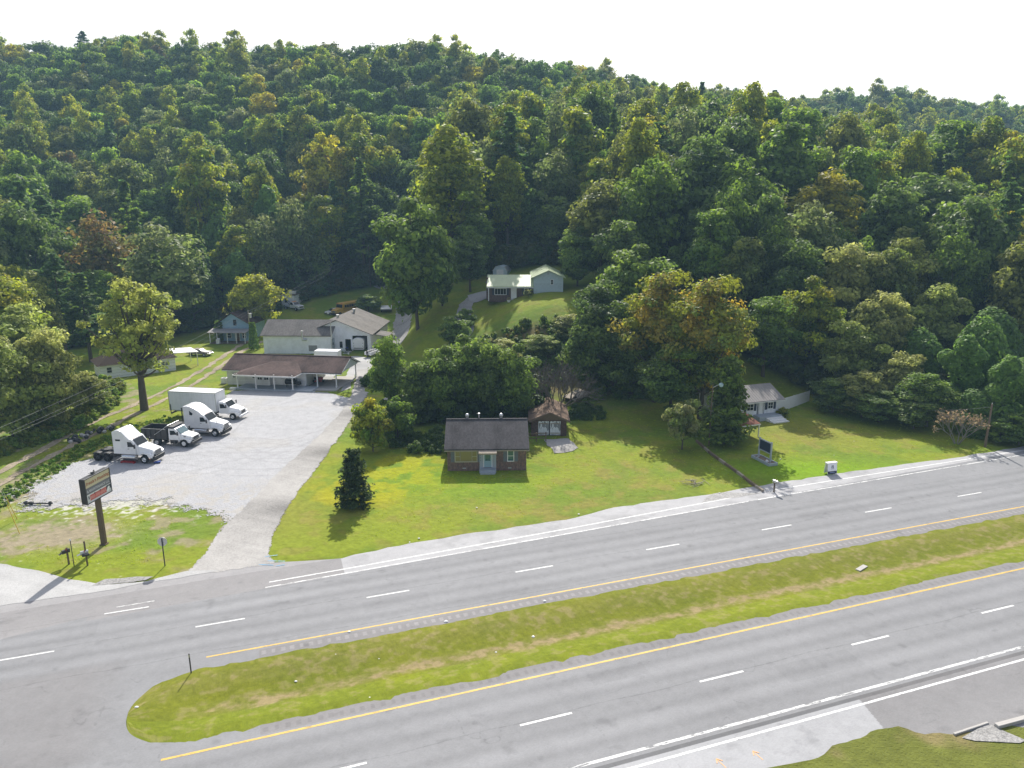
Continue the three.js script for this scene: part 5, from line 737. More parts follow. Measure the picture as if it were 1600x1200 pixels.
// cars: lower body and cabin from side outlines
function car(o, body, cabin, glassPts, w, wheels, mat) {
  part('body', taperX(ext(body, w, 0.09), (x, y) => (y > 0.7 ? 0.95 : 1)), mat, o);
  part('cabin', taperX(ext(cabin, w * 0.9, 0.08), (x, y) => (y > 1.25 ? 0.84 : 1)), mat, o);
  for (const s of [-1, 1]) part('side_window', ext(glassPts, 0.02, 0, s * (w * 0.45 - 0.02)).translate(0, 0, 0), M.glass, o);
  for (const x of wheels) for (const s of [-1, 1]) truckWheel(o, x, 0.33, 0.2, s * (w / 2 - 0.08), M.galv);
}
{ const [x, z] = [-63.28, -143.31], o = thing('old_sedan', 'faded old brown sedan with white hood beside the low house', 'car', x + 2.4, 0, z, rad(-14));
  car(o, [[0, 0.35], [0, 0.72], [-0.3, 0.82], [-1.6, 0.9], [-3.9, 0.9], [-5.0, 0.82], [-5.05, 0.4]], [[-1.5, 0.88], [-2.2, 1.36], [-3.5, 1.38], [-4.1, 0.9]], [[-1.75, 0.95], [-2.25, 1.3], [-3.45, 1.3], [-3.9, 0.95]], 1.85, [-0.9, -4.0], std(lin(0.20, 0.17, 0.15), 0.5)); part('hood', box(1.35, 0.03, 1.5, -0.78, 0.885, 0, 0, 0, -0.06), std(lin(0.6, 0.58, 0.54), 0.5), o); part('windscreen', quadPrism([[-1.5, 0.96, 0.7], [-1.5, 0.96, -0.7], [-2.14, 1.35, -0.62], [-2.14, 1.35, 0.62]], 0.03), M.glass, o); part('bumper', rbox(0.12, 0.16, 1.8, 0.05, 0.03, 0.5, 0), M.chrome, o); part('headlight', [rbox(0.06, 0.16, 0.4, 0.02, 0.0, 0.68, 0.62), rbox(0.06, 0.16, 0.4, 0.02, 0.0, 0.68, -0.62)], M.chrome, o); }
{ const p = [-47.03, 5.58, -181.55], x = p[0], z = p[2], o = thing('white_hatchback', 'white car parked on the grass beside the school bus', 'car', x, T(x, z), z, rad(-140));
  car(o, [[0, 0.3], [0.02, 0.7], [-0.4, 0.85], [-1.2, 0.95], [-4.2, 0.98], [-4.35, 0.35]], [[-1.1, 0.93], [-1.9, 1.5], [-3.5, 1.52], [-4.3, 0.95]], [[-1.4, 1.0], [-1.95, 1.42], [-3.4, 1.44], [-3.95, 1.0]], 1.8, [-0.8, -3.5], M.truckWhite); part('windscreen', quadPrism([[-1.1, 1.0, 0.68], [-1.1, 1.0, -0.68], [-1.84, 1.48, -0.6], [-1.84, 1.48, 0.6]], 0.03), M.glass, o); part('headlight', [rbox(0.1, 0.15, 0.35, 0.04, -0.02, 0.72, 0.62), rbox(0.1, 0.15, 0.35, 0.04, -0.02, 0.72, -0.62)], M.chrome, o); part('bumper', rbox(0.16, 0.2, 1.75, 0.06, 0.02, 0.45, 0), M.black, o); }
{ // school bus
  const p = [-44.69, 5.4, -180.47], x = p[0], z = p[2], o = thing('school_bus', 'old yellow school bus parked in the shade at the wood’s edge', 'bus', x, T(x, z) - 0.05, z, rad(-122));
  part('body', ext([[-1.9, 0.7], [-1.95, 1.9], [-2.1, 2.85], [-2.4, 3.05], [-11, 3.05], [-11.2, 2.8], [-11.2, 0.7]], 2.45, 0.12), M.busYellow, o); part('hood', taperX(ext([[0, 0.7], [0.05, 1.35], [-0.2, 1.6], [-2.0, 1.85], [-2.0, 0.7]], 2.1, 0.12), (x2) => lerp(1, 0.86, sstep(-2, 0, x2))), M.busYellow, o);
  part('windscreen', quadPrism([[-1.94, 1.95, 1.05], [-1.94, 1.95, -1.05], [-2.1, 2.75, -1.05], [-2.1, 2.75, 1.05]], 0.04), M.glass, o);
  for (const s of [-1, 1]) { for (let k = 0; k < 10; k++) part('window', slab(-3.3 - k * 0.8, -2.62 - k * 0.8, 1.95, 2.6, s * 1.225 - 0.02, s * 1.225 + 0.02), M.glass, o); part('rub_rail', [slab(-11.1, -2.2, 1.3, 1.36, s * 1.24 - 0.02, s * 1.24 + 0.02), slab(-11.1, -2.2, 1.72, 1.78, s * 1.24 - 0.02, s * 1.24 + 0.02)], M.black, o); for (const wx of [-1.0, -8.2]) truckWheel(o, wx, 0.48, 0.3, s * 1.08, M.darkSteel); }
  part('bumper', rbox(0.25, 0.3, 2.3, 0.05, 0.12, 0.62, 0), M.black, o); grille(o, 0.06, 0.85, 1.35, 1.0, M.darkSteel); headlights(o, 0.0, 1.1, 0.78, 0.25, 0.22); part('warning_light', [-0.9, -0.55, 0.55, 0.9].map((zz) => cyl(0.1, 0.1, 0.08, -2.14, 2.95, zz, 0, 0, PI / 2)), M.red, o);
}
{ // wrecker
  const p = [-54.32, 5.21, -185.58], x = p[0], z = p[2], o = thing('tow_truck', 'pale old tow truck with boom parked beside the mobile home', 'truck', x, T(x, z), z, rad(-35));
  part('cab', ext([[-1.5, 0.6], [-1.55, 1.4], [-2.1, 2.05], [-3.2, 2.05], [-3.3, 0.6]], 1.95, 0.08), M.truckWhite, o); part('hood', ext([[0, 0.6], [0.02, 1.15], [-0.3, 1.3], [-1.6, 1.42], [-1.6, 0.6]], 1.9, 0.09), M.truckWhite, o); part('windscreen', quadPrism([[-1.56, 1.46, 0.8], [-1.56, 1.46, -0.8], [-2.06, 2.0, -0.76], [-2.06, 2.0, 0.76]], 0.03), M.glass, o); part('deck', slab(-6.2, -3.35, 0.8, 1.05, -1.1, 1.1), M.greyPaint, o); part('light_bar', rbox(0.3, 0.16, 1.3, 0.05, -2.6, 2.15, 0), M.orange, o); part('boom', [rod([-3.7, 1.0, 0.5], [-6.0, 2.6, 0.1], 0.08), rod([-3.7, 1.0, -0.5], [-6.0, 2.6, -0.1], 0.08), rod([-4.4, 1.0, 0], [-4.4, 1.9, 0], 0.08)], M.darkSteel, o); grille(o, 0.03, 0.7, 1.1, 1.2, M.darkSteel); headlights(o, 0, 0.95, 0.78, 0.22, 0.2); part('bumper', rbox(0.2, 0.25, 1.95, 0.04, 0.1, 0.5, 0), M.galv, o); for (const s of [-1, 1]) for (const wx of [-0.9, -4.8]) truckWheel(o, wx, 0.42, 0.3, s * 0.9, M.galv); for (const s of [-1, 1]) part('side_window', ext([[-1.7, 1.45], [-2.15, 1.95], [-3.0, 1.95], [-3.0, 1.4]], 0.02, 0, s * 0.985), M.glass, o);
}
{ // flat white trailer by the gravel road
  const p = [-31.73, 3.7, -181.08], x = p[0], z = p[2], o = thing('flat_trailer', 'flat white panel on a low trailer on grass beside the gravel road', 'trailer', x, T(x, z), z - 0.4, rad(8));
  part('deck', box(2.7, 0.16, 5.6, 0, 1.15, -2.0, 0.02), M.whitePaint, o); part('frame', [slab(-1.3, 1.3, 0.7, 1.02, 0.55, 0.72), slab(-1.3, -1.1, 0.8, 1.02, -4.6, 0.5), slab(1.1, 1.3, 0.8, 1.02, -4.6, 0.5)], M.darkSteel, o); for (const s of [-1, 1]) for (const wz of [-2.4, -1.5]) part('wheel', cyl(0.36, 0.36, 0.2, s * 1.2, 0.36, wz, 0, 0, PI / 2), M.rubber, o); part('tongue', rod([0, 0.6, 0.7], [0, 0.5, 1.9], 0.06), M.darkSteel, o);
}

// ---------------------------------------------------------------- signs, poles, boxes, litter
{ // business sign on a single steel post
  const [x, z] = [-36.67, -59.69], o = thing('business_sign', 'tall roadside business sign with three lettered panels on one dark post', 'sign', x, 0, z, 0);
  part('post', [box(0.42, 5.4, 0.30, 0, 2.4, 0), box(0.6, 0.1, 0.5, 0, 0.02, 0)], M.poleWood, o);
  // the box stands across the highway: its faces look along the road
  const a = rad(82), face = (g) => g.rotateY(a);
  const Wd = 3.2, y0 = 4.45, y1 = 6.75, th = 0.52;
  const cab = part('cabinet', face(rbox(Wd, y1 - y0, th, 0.05, 0, (y0 + y1) / 2, 0)), M.black, o);
  const cv = document.createElement('canvas'); cv.width = 1024; cv.height = 900; const c = cv.getContext('2d');
  c.fillStyle = '#c9bfa0'; c.fillRect(0, 0, 1024, 330); c.fillStyle = '#6f7079'; c.fillRect(0, 330, 1024, 260); c.fillStyle = '#cfd1d6'; c.fillRect(0, 590, 1024, 310);
  c.textAlign = 'center'; c.textBaseline = 'middle';
  c.font = 'bold italic 142px serif'; c.lineWidth = 8; c.strokeStyle = '#5b2a1a'; c.strokeText('Fraula’s Plumbing', 512, 178, 980); c.fillStyle = '#a8512a'; c.fillText('Fraula’s Plumbing', 512, 178, 980);
  c.font = 'bold 128px sans-serif'; c.fillStyle = '#c4c6cc'; c.fillText('& MAINTENANCE LLC', 512, 465, 950);
  c.fillStyle = '#ffffff'; c.fillRect(0, 582, 1024, 14);
  c.fillStyle = '#3d4250'; c.fillRect(820, 600, 204, 160); c.fillStyle = '#c2605c'; c.fillRect(130, 625, 690, 210);
  c.font = 'bold 150px sans-serif'; c.fillStyle = '#d99a94'; c.fillText('865·300·6061', 476, 735, 660);
  c.fillStyle = '#e8eaee'; c.beginPath(); c.ellipse(905, 745, 55, 100, 0.4, 0, 7); c.fill(); c.fillStyle = '#2c2f38'; for (const q of [330, 560]) { c.beginPath(); c.arc(q, 632, 28, 0, 7); c.fill(); } c.fillRect(60, 640, 44, 120);
  const ct = new THREE.CanvasTexture(cv); ct.colorSpace = THREE.SRGBColorSpace;
  const pm = std(0xffffff, 0.45, { map: ct, name: 'printed_panel' });
  for (const s of [1, -1]) { const g = new THREE.PlaneGeometry(Wd - 0.14, y1 - y0 - 0.14); if (s < 0) g.rotateY(PI); g.translate(0, (y0 + y1) / 2, s * (th / 2 + 0.004)); g.rotateY(a); g.userData.ready = true; part('sign_face', g, pm, cab); }
  part('frame', [face(slab(-Wd / 2, Wd / 2, y0, y0 + 0.07, th / 2 + 0.006, th / 2 + 0.04)), face(slab(-Wd / 2, Wd / 2, y1 - 0.07, y1, th / 2 + 0.006, th / 2 + 0.04)), face(slab(-Wd / 2, -Wd / 2 + 0.07, y0 + 0.07, y1 - 0.07, th / 2 + 0.006, th / 2 + 0.04)), face(slab(Wd / 2 - 0.07, Wd / 2, y0 + 0.07, y1 - 0.07, th / 2 + 0.006, th / 2 + 0.04))], M.darkSteel, cab);
  for (const [k, [u, dir]] of [[-0.25, 0.4], [0.05, 2.2]].entries()) { const b = thing('bird', k ? 'small dark bird perched on the sign, the one nearer the road' : 'small dark bird perched on the sign, the one farther left', 'bird', x + u * Math.cos(a), y1 + 0.01, z - u * Math.sin(a), dir); const g = put(new THREE.SphereGeometry(0.09, 12, 8), 0, 0.13, 0); g.scale(1.5, 1.0, 0.9); const parts = [g, put(new THREE.SphereGeometry(0.058, 10, 8), 0.13, 0.22, 0), put(new THREE.ConeGeometry(0.018, 0.06, 6), 0.2, 0.215, 0, 0, 0, -PI / 2), box(0.17, 0.02, 0.07, -0.2, 0.12, 0, 0, 0, 0.25), rod([0.02, 0.06, 0.03], [0.02, -0.01, 0.03], 0.008), rod([0.02, 0.06, -0.03], [0.02, -0.01, -0.03], 0.008)]; part('body', parts, M.black, b); }
}
function mailbox(name, label, x, z, turn, tall, mat, open) { const o = thing(name, label, 'mailbox', x, 0, z, turn); part('post', box(0.12, tall, 0.12, 0, tall / 2 - 0.1, 0), M.poleWood, o); const s = new THREE.Shape(); s.moveTo(-0.13, 0); s.lineTo(0.13, 0); s.lineTo(0.13, 0.14); s.absarc(0, 0.14, 0.13, 0, PI); s.lineTo(-0.13, 0); const g = new THREE.ExtrudeGeometry(s, { depth: 0.58, bevelEnabled: false }); g.translate(0, 1.12, -0.2); const b = part('box', g, mat, o); part('door', open ? box(0.25, 0.02, 0.27, 0, 1.12, 0.52, 0.25) : box(0.25, 0.26, 0.02, 0, 1.25, 0.395), mat, b); part('flag', [box(0.02, 0.2, 0.05, 0.145, 1.38, 0.1)], M.red, b); part('bracket', box(0.2, 0.06, 0.6, 0, 1.08, 0.1), M.poleWood, o); return o; }
{ const [x, z] = [-37.64, -55.99]; const o = mailbox('mailbox', 'dark mailbox on a short post left of the business sign’s foot', x, z, rad(-35), 1.6, M.darkSteel, true); part('newspaper_tube', [cyl(0.1, 0.1, 0.6, -0.28, 1.05, 0.1, PI / 2)], M.darkSteel, o); }
{ const [x, z] = [-35.93, -55.76]; const o = mailbox('mailbox', 'mailbox with open door on a tall post beside the business sign’s shadow', x, z, rad(-50), 2.3, M.galv, true); part('newspaper_tube', [cyl(0.1, 0.1, 0.55, 0.28, 1.05, 0.05, PI / 2)], M.black, o); }
{ const [x, z] = [-37, -55.65], o = thing('marker_post', 'thin metal marker post with pale cap between the two mailboxes', 'post', x, 0, z, 0); part('rod', cyl(0.035, 0.03, 2.4, 0, 1.15, 0), M.darkSteel, o); part('cap', cyl(0.07, 0.05, 0.12, 0, 2.38, 0), M.whitePaint, o); }
{ const [x, z] = [27.8, -71.79]; mailbox('mailbox', 'lone grey mailbox on a post at the edge of the far shoulder', x, z, rad(30), 1.25, M.galv, false); }
{ // stop sign, seen from behind
  const [x, z] = [-29.32, -55.65], o = thing('stop_sign', 'stop sign seen from its grey back at the mouth of the driveway', 'road sign', x, 0, z, rad(4)); part('post', box(0.08, 2.6, 0.06, 0, 1.2, 0), M.darkSteel, o);
  const oct = (r, d, zz, m, n, p) => { const g = new THREE.CylinderGeometry(r, r, d, 8); g.rotateX(PI / 2); g.rotateZ(PI / 8); g.translate(0, 2.2, zz); return part(n, g, m, p); };
  const pl = oct(0.42, 0.012, 0.05, M.galv, 'plate', o); const cv = document.createElement('canvas'); cv.width = cv.height = 256; const c = cv.getContext('2d'); c.fillStyle = '#a8141c'; c.fillRect(0, 0, 256, 256); c.fillStyle = '#fff'; c.font = 'bold 92px sans-serif'; c.textAlign = 'center'; c.textBaseline = 'middle'; c.fillText('STOP', 128, 130, 216);
  const ct = new THREE.CanvasTexture(cv); ct.colorSpace = THREE.SRGBColorSpace; const g = new THREE.CircleGeometry(0.40, 8); g.rotateZ(PI / 8); g.translate(0, 2.2, 0.06); g.userData.ready = true; part('face', g, std(0xffffff, 0.5, { map: ct }), pl); o.rotation.y = rad(184); 
}
{ const [x, z] = [-20.88, -41.19], o = thing('delineator_post', 'thin dark delineator post at the tip of the grass median', 'post', x, -0.05, z, 0); part('rod', box(0.07, 1.6, 0.05, 0, 0.7, 0), M.darkSteel, o); part('reflector', box(0.075, 0.2, 0.012, 0, 1.35, 0.033), M.galv, o); }
{ // old axle on the grass
  const p = [-48.15, -68.42], o = thing('vehicle_axle', 'rusty black vehicle axle lying on the grass left of the sign', 'axle', p[0], 0.02, p[1], rad(-2)); part('tube', [cyl(0.07, 0.07, 2.5, 0, 0.16, 0, 0, 0, PI / 2), rbox(0.4, 0.3, 0.3, 0.08, -0.7, 0.18, 0)], M.darkSteel, o); for (const s of [-1, 1]) part('hub', [cyl(0.2, 0.2, 0.14, s * 1.25, 0.2, 0, 0, 0, PI / 2), cyl(0.08, 0.08, 0.24, s * 1.38, 0.2, 0, 0, 0, PI / 2)], M.darkSteel, o);
}
// utility poles and their wires
function pole(label, x, z, h, o2 = {}) { const o = thing('utility_pole', label, 'utility pole', x, T(x, z), z, o2.turn ?? 0); part('shaft', cyl(0.15, 0.10, h + 0.6, 0, h / 2 - 0.3, 0), o2.mat ?? M.poleWood, o); if (o2.arm) part('crossarm', [box(2.2, 0.11, 0.1, 0, h - 0.5, 0.12), ...[-0.95, 0.95].map((k) => cyl(0.05, 0.04, 0.16, k, h - 0.37, 0.12))], M.poleWood, o); part('insulator', [cyl(0.05, 0.05, 0.18, 0, h + 0.08, 0)], M.galv, o); if (o2.drum) { part('transformer', [cyl(0.28, 0.28, 0.85, 0.42, h - 1.1, 0.1), cyl(0.3, 0.3, 0.06, 0.42, h - 0.66, 0.1), cyl(0.04, 0.03, 0.25, 0.42, h - 0.5, 0.1)], M.galv, o); } return o; }
const P1 = [...[-48.61, -62.87]], P2 = [...[-55, -149.98]], P3 = [-40, -205];
pole('dark utility pole cut off by the left picture edge', P1[0], P1[1], 9.2, { arm: true, turn: 1.2 });
{ const o = pole('utility pole with transformer and climbing vines at the workshop’s left corner', P2[0], P2[1], 8.3, { drum: true, arm: false, mat: M.paleWood }); const r = rng(12), L = new Leaves(); for (let k = 0; k < 1500; k++) { const t = r(), q = 1 - 0.55 * t; L.add(V3(0.7 + (r() - 0.5) * 2.2 * q, 0.2 + 5.6 * t, 0.25 + (r() - 0.5) * 1.4 * q), V3(r() - 0.5, 0.5, r()).normalize(), 0.27, tint([0.06, 0.12, 0.02], [0.13, 0.2, 0.03], r(), 0.7 + 0.6 * r()), r, 1.2); } part('vines', L.build(), VINE, o); }
pole('utility pole among the dark trees behind the school bus', P3[0], P3[1], 11.5, { arm: true });
{ const [x, z] = [59.67, -86.67]; pole('utility pole swallowed by vines at the right roadside', x, z, 5.6, { mat: M.wood }); }
{ const top = (p, h, dx = 0) => [p[0] + dx, T(p[0], p[1]) + h, p[1]];
  const wl = std(lin(0.25, 0.25, 0.26), 0.8);
  [[9.1, 0, 8.2, 0, 0.5, 0.010, 'topmost'], [8.7, 0.9, 7.8, 0.2, 0.7, 0.009, 'middle'], [7.9, -0.4, 7.0, 0, 0.9, 0.009, 'lowest']].forEach(([h, dx, h2, d2, sag, r_, w]) => single('power_line', wire(top(P1, h, dx), top(P2, h2, d2), sag, r_), wl, w + ' of the sagging power lines from the left picture edge to the vine-grown pole', 'power line', 'power lines from the left edge'));
  [[8.1, -0.9, 0.6, 'upper'], [7.6, 0.9, 0.8, 'lower']].forEach(([h, dx, sag, w]) => single('power_line', wire(top(P2, h), top(P3, 11.2, dx), sag, 0.014), wl, w + ' power line rising from the vine-grown pole over the school bus', 'power line', 'power lines over the school bus'));
  const e = [59.75, -86.67]; single('service_cable', wire([[44.24, -105.13][0], 1.9, [44.24, -105.13][1] - 0.4], [e[0], 5.2, e[1]], 1.3, 0.012), wl, 'thin cable sagging from the board fence end to the right pole', 'cable');
}
{ const gy = (a, b, n, label) => { const o = thing('guy_wire', label, 'guy wire', 0, 0, 0, 0); part('strand', rod(a, b, 0.015, 0.015, 5), M.galv, o); const A = V3(...a), B = V3(...b); part('yellow_guard', rod(b, A.lerp(B, 0.68).toArray(), 0.035, 0.03, 6), std(lin(0.6, 0.42, 0.06), 0.6), o); };
  const q = [-45.65, -61.78], q2 = [-48.04, -65.02]; gy([P1[0], 8.6, P1[1]], [q[0], 0, q[1]], 0, 'pole stay with yellow guard at far left, the nearer of two'); gy([P1[0], 8.0, P1[1]], [q2[0], 0, q2[1]], 1, 'pole stay with yellow guard at far left, the farther of two'); }
// dark sign board in its frame over a planter
{
  const [x0, z0] = [29.67, -82.39], [x1, z1] = [30.37, -80.4], L = Math.hypot(x1 - x0, z1 - z0), o = thing('framed_sign_board', 'dark blank sign board in a grey timber frame standing in a long planter', 'sign', (x0 + x1) / 2, 0, (z0 + z1) / 2, Math.atan2(-(z1 - z0), x1 - x0));
  for (const s of [-1, 1]) part('post', box(0.16, 2.75, 0.16, s * L / 2, 1.3, 0), M.greyPaint, o);
  part('board', slab(-L / 2 + 0.081, L / 2 - 0.081, 1.3, 2.45, -0.04, 0.04), M.navyPaint, o); part('rail', [slab(-L / 2 + 0.081, L / 2 - 0.081, 2.45, 2.57, -0.07, 0.07), slab(-L / 2 + 0.081, L / 2 - 0.081, 1.18, 1.3, -0.07, 0.07)], M.greyPaint, o);
  part('planter', [slab(-L / 2 - 0.6, L / 2 + 0.6, -0.1, 0.3, 0.5, 0.62), slab(-L / 2 - 0.6, L / 2 + 0.6, -0.1, 0.3, -0.62, -0.5), slab(-L / 2 - 0.6, -L / 2 - 0.48, -0.1, 0.3, -0.5, 0.5), slab(L / 2 + 0.48, L / 2 + 0.6, -0.1, 0.3, -0.5, 0.5)], M.greyPaint, o); part('mulch', slab(-L / 2 - 0.48, L / 2 + 0.48, -0.1, 0.2, -0.5, 0.5), M.wood, o);
  const r = rng(31); for (let k = 0; k < 5; k++) part('stone', put(new THREE.DodecahedronGeometry(0.1 + 0.1 * r(), 0), -L / 2 + r() * L, 0.24, (r() - 0.5) * 0.6, r() * 3, r() * 3), k % 2 ? M.concrete : M.litter, o);
}
// white estate board, a folded box with a small dark emblem
{
  const [x, z] = [36.11, -77.26], o = thing('estate_board', 'white box-shaped estate sign with dark emblem and navy band on the right lawn', 'sign', x, 0, z, rad(16));
  const cv = document.createElement('canvas'); cv.width = 256; cv.height = 256; const c = cv.getContext('2d'); c.fillStyle = '#f2f3f5'; c.fillRect(0, 0, 256, 256); c.fillStyle = '#1c2440'; c.fillRect(0, 188, 256, 68); c.fillRect(104, 52, 60, 64); c.fillStyle = '#f2f3f5'; c.fillRect(114, 62, 16, 18); c.fillRect(138, 62, 16, 18); c.fillRect(124, 92, 20, 24); c.fillStyle = '#1c2440'; c.fillRect(92, 130, 84, 10); c.fillStyle = '#8fa0c8'; c.fillRect(60, 212, 136, 14);
  const ct = new THREE.CanvasTexture(cv); ct.colorSpace = THREE.SRGBColorSpace;
  part('panel', [box(1.25, 1.3, 0.04, 0, 0.7, 0.24, -0.13), box(1.25, 1.3, 0.04, 0, 0.7, -0.24, 0.13)], M.whitePaint, o); part('top', rbox(1.4, 0.07, 0.46, 0.02, 0, 1.36, 0), M.whitePaint, o); const g = new THREE.PlaneGeometry(1.2, 1.24); g.rotateX(-0.13); g.translate(0, 0.7, 0.265); g.userData.ready = true; part('printed_face', g, std(0xffffff, 0.5, { map: ct }), o);
}
// street lamp whose head shows over the cedar
{ const p = [24.91, -1.67, -87.04], x = p[0], z = p[2], o = thing('yard_lamp', 'grey yard lamp on a pole rising among the trees left of the cedar', 'lamp', x, 0, z, 0); part('pole', cyl(0.08, 0.05, 8.2, 0, 4, 0), M.wood, o); part('arm', [rod([0, 7.6, 0], [0.8, 8.1, 0.25], 0.035)], M.galv, o); part('lamp_head', [put(new THREE.SphereGeometry(0.3, 14, 8, 0, PI * 2, 0, PI / 2), 0.95, 8.0, 0.3), cyl(0.2, 0.28, 0.2, 0.95, 7.9, 0.3)], std(lin(0.45, 0.6, 0.65), 0.3), o); }
// kerb of old timbers running down to the road
{
  const o = thing('timber_kerb', 'low curving kerb of grey timbers running down beside the cedar to the road', 'kerb', 0, 0, 0, 0); const l = smoothLine([[23.76, -88.7], [24.34, -83.77], [25.13, -79.75], [25.76, -76.66], [26.2, -73.78], [26.64, -71.79]], 1.45);
  for (let i = 1; i < l.length; i++) { const [a, b] = [l[i - 1], l[i]], L = Math.hypot(b[0] - a[0], b[1] - a[1]); part('timber', box(L * 0.985, 0.3 + 0.05 * hash(i, 3), 0.24, (a[0] + b[0]) / 2, 0.12, (a[1] + b[1]) / 2, 0, Math.atan2(-(b[1] - a[1]), b[0] - a[0]), (hash(i, 8) - 0.5) * 0.03), i % 3 ? M.wood : M.paleWood, o); }
}
// drain in the median
{ const [x, z] = [29.76, -55.43], o = thing('storm_drain', 'storm drain opening with concrete apron in the grass median', 'drain', x, -0.62, z, rad(-52)); part('apron', [slab(-0.1, 1.5, -0.1, 0.06, -0.45, 0.45)], M.concrete, o); part('headwall', [slab(-0.5, -0.1, -0.1, 0.45, -0.65, -0.35), slab(-0.5, -0.1, -0.1, 0.45, 0.35, 0.65), slab(-0.5, -0.1, 0.28, 0.45, -0.35, 0.35)], M.concrete, o); part('opening', slab(-0.52, -0.16, -0.1, 0.28, -0.34, 0.34), M.black, o); }
// kerb and flume at the near verge
{ const [a, b, c, d] = [[25.39, -35.51], [27.95, -36.46], [28.23, -36.14], [30.24, -36.68]], o = thing('concrete_flume', 'concrete kerb with a drainage gap at the bottom right verge', 'kerb', 0, 0, 0, 0); const seg = (p, q, h, w) => { const L = Math.hypot(q[0] - p[0], q[1] - p[1]); return rbox(L, h, w, 0.03, (p[0] + q[0]) / 2, h / 2 - 0.02, (p[1] + q[1]) / 2, 0, Math.atan2(-(q[1] - p[1]), q[0] - p[0])); }; part('kerb', seg(a, b, 0.16, 0.14), M.concrete, o); part('kerb', seg(c, [d[0] + 3, d[1] - 1], 0.24, 0.3), M.concrete, o); part('channel', sheetGeo([[a[0] + 0.3, a[1] + 0.25], b, [c[0] + 0.1, c[1] + 0.2], [c[0] + 1.0, c[1] + 1.1], [c[0] + 0.5, c[1] + 1.3], [a[0] + 0.9, a[1] + 0.5]], 0.07), greyGravelMat, o); }
// litter on the verges and a pile of sticks
{ const r = rng(19), spots = [[592, 1026], [524, 1022], [546, 988], [833, 990], [697, 972], [775, 1014], [833, 964], [851, 940], [681, 1064], [578, 1090], [655, 833], [662, 831], [640, 842], [904, 804], [745, 794], [1132, 771], [1219, 718], [1303, 682], [1334, 730], [462, 1060], [385, 1120], [9, 1102], [128, 751], [150, 778], [132, 773]];
  const where = ['in the median’s middle, larger', 'in the median left of the largest scrap', 'at the median’s upper edge near its left part', 'on the bare strip of the median'];
  const pts = [[-8.99, -42.98], [-11.99, -43.26], [-11.6, -45.84], [1.5, -45.68], [-4.82, -47.15], [-1.1, -43.85], [2.51, -49.96], [-4.88, -40.41], [-8.8, -38.8], [-8.48, -60.72], [-9.25, -59.95], [6.56, -66.07], [-3.54, -67.62], [21.92, -71.44], [32.13, -81.94], [39.16, -83.31], [44.05, -88.7], [-13.93, -40.67], [-15.79, -36.95], [-22.74, -37.86]];
  pts.forEach(([x, z], i) => { const g = put(new THREE.IcosahedronGeometry(0.045 + 0.06 * r(), 1), 0, 0, 0), p = g.attributes.position, w = roadW(x, z); for (let k = 0; k < p.count; k++) { const q = 0.6 + 0.8 * vnoise(p.getX(k) * 14 + i * 7, p.getY(k) * 14 + p.getZ(k) * 9); p.setXYZ(k, p.getX(k) * q * 1.3, p.getY(k) * q * 0.6, p.getZ(k) * q); } g.computeVertexNormals(); const inMed = w > 39.3 && w < 46 && roadS(x, z) > -9; const y = inMed ? 0.07 - 0.32 * Math.pow(Math.sin(PI * Math.pow(clamp((w - 39.1) / 6.9), 0.8)), 1.6) : 0.06; g.translate(x, y, z); single('litter', g, M.litter, inMed ? 'small white scrap of litter lying in the grass median' : 'small pale scrap of litter on the front lawns', 'litter', inMed ? 'litter scraps in the median' : 'litter scraps on the lawns'); }); }
{ const [x, z] = [20.25, -73.97], o = thing('brush_pile', 'small pile of dry sticks at the shadow’s edge above the far shoulder', 'brush pile', x, 0, z, 0); const r = rng(77); for (let k = 0; k < 14; k++) { const a = r() * PI, L = 0.5 + r() * 0.8, cx = (r() - 0.5) * 2.2, cz = (r() - 0.5) * 1.1, h = 0.06 + 0.25 * r(); part('stick', rod([cx - Math.cos(a) * L, h, cz - Math.sin(a) * L], [cx + Math.cos(a) * L, h + (r() - 0.4) * 0.3, cz + Math.sin(a) * L], 0.03, 0.02, 5), k % 2 ? M.paleWood : M.greyBark, o); } }
{ // rubble and tyres on the weedy bank behind the trucks
  const r = rng(55), c = [[-56.35, -90.29], [-55.57, -92.2], [-55.24, -93.62], [-56.26, -88.7]]; c.forEach(([x, z], i) => { const o = thing('rubble_heap', ['heap of dark rubble on the weedy bank, the left end one', 'heap of dark rubble on the weedy bank behind the first tractor’s wheels', 'heap of rubble and stones on the weedy bank, the right end one', 'low scatter of rubble at the weedy bank beside the dirt track'][i], 'rubble', x, 0, z, 0); for (let k = 0; k < 8; k++) part('stone', put(new THREE.DodecahedronGeometry(0.18 + 0.22 * r(), 0), (r() - 0.5) * 2.2, 0.12 + 0.15 * r(), (r() - 0.5) * 1.4, r() * 3, r() * 3), [M.darkSteel, M.concrete, M.black][k % 3], o); }); }
// brick wall glimpsed among the trees at the right
{ const p = [96.9, 5.42, -148.54], x = p[0], z = p[2], o = thing('hidden_house', 'reddish house wall glimpsed between trees at the far right', 'house', x, T(x, z), z - 2, rad(10)); part('wall', gableBody(-5, 5, -7, 0, 2.8, 4.4, -3.5), std(lin(0.30, 0.18, 0.15), 0.9, { map: rep(grainT, 3) }), o); part('roof', gableRoof(-5.4, 5.4, -7.4, 0.4, 2.65, 4.5, -3.5), M.greyShingle, o); windowOn(o, -1.8, 1.6, 0, 1, 1.2, { bars: sash }); windowOn(o, 2, 1.6, 0, 1, 1.2, { bars: sash }); }

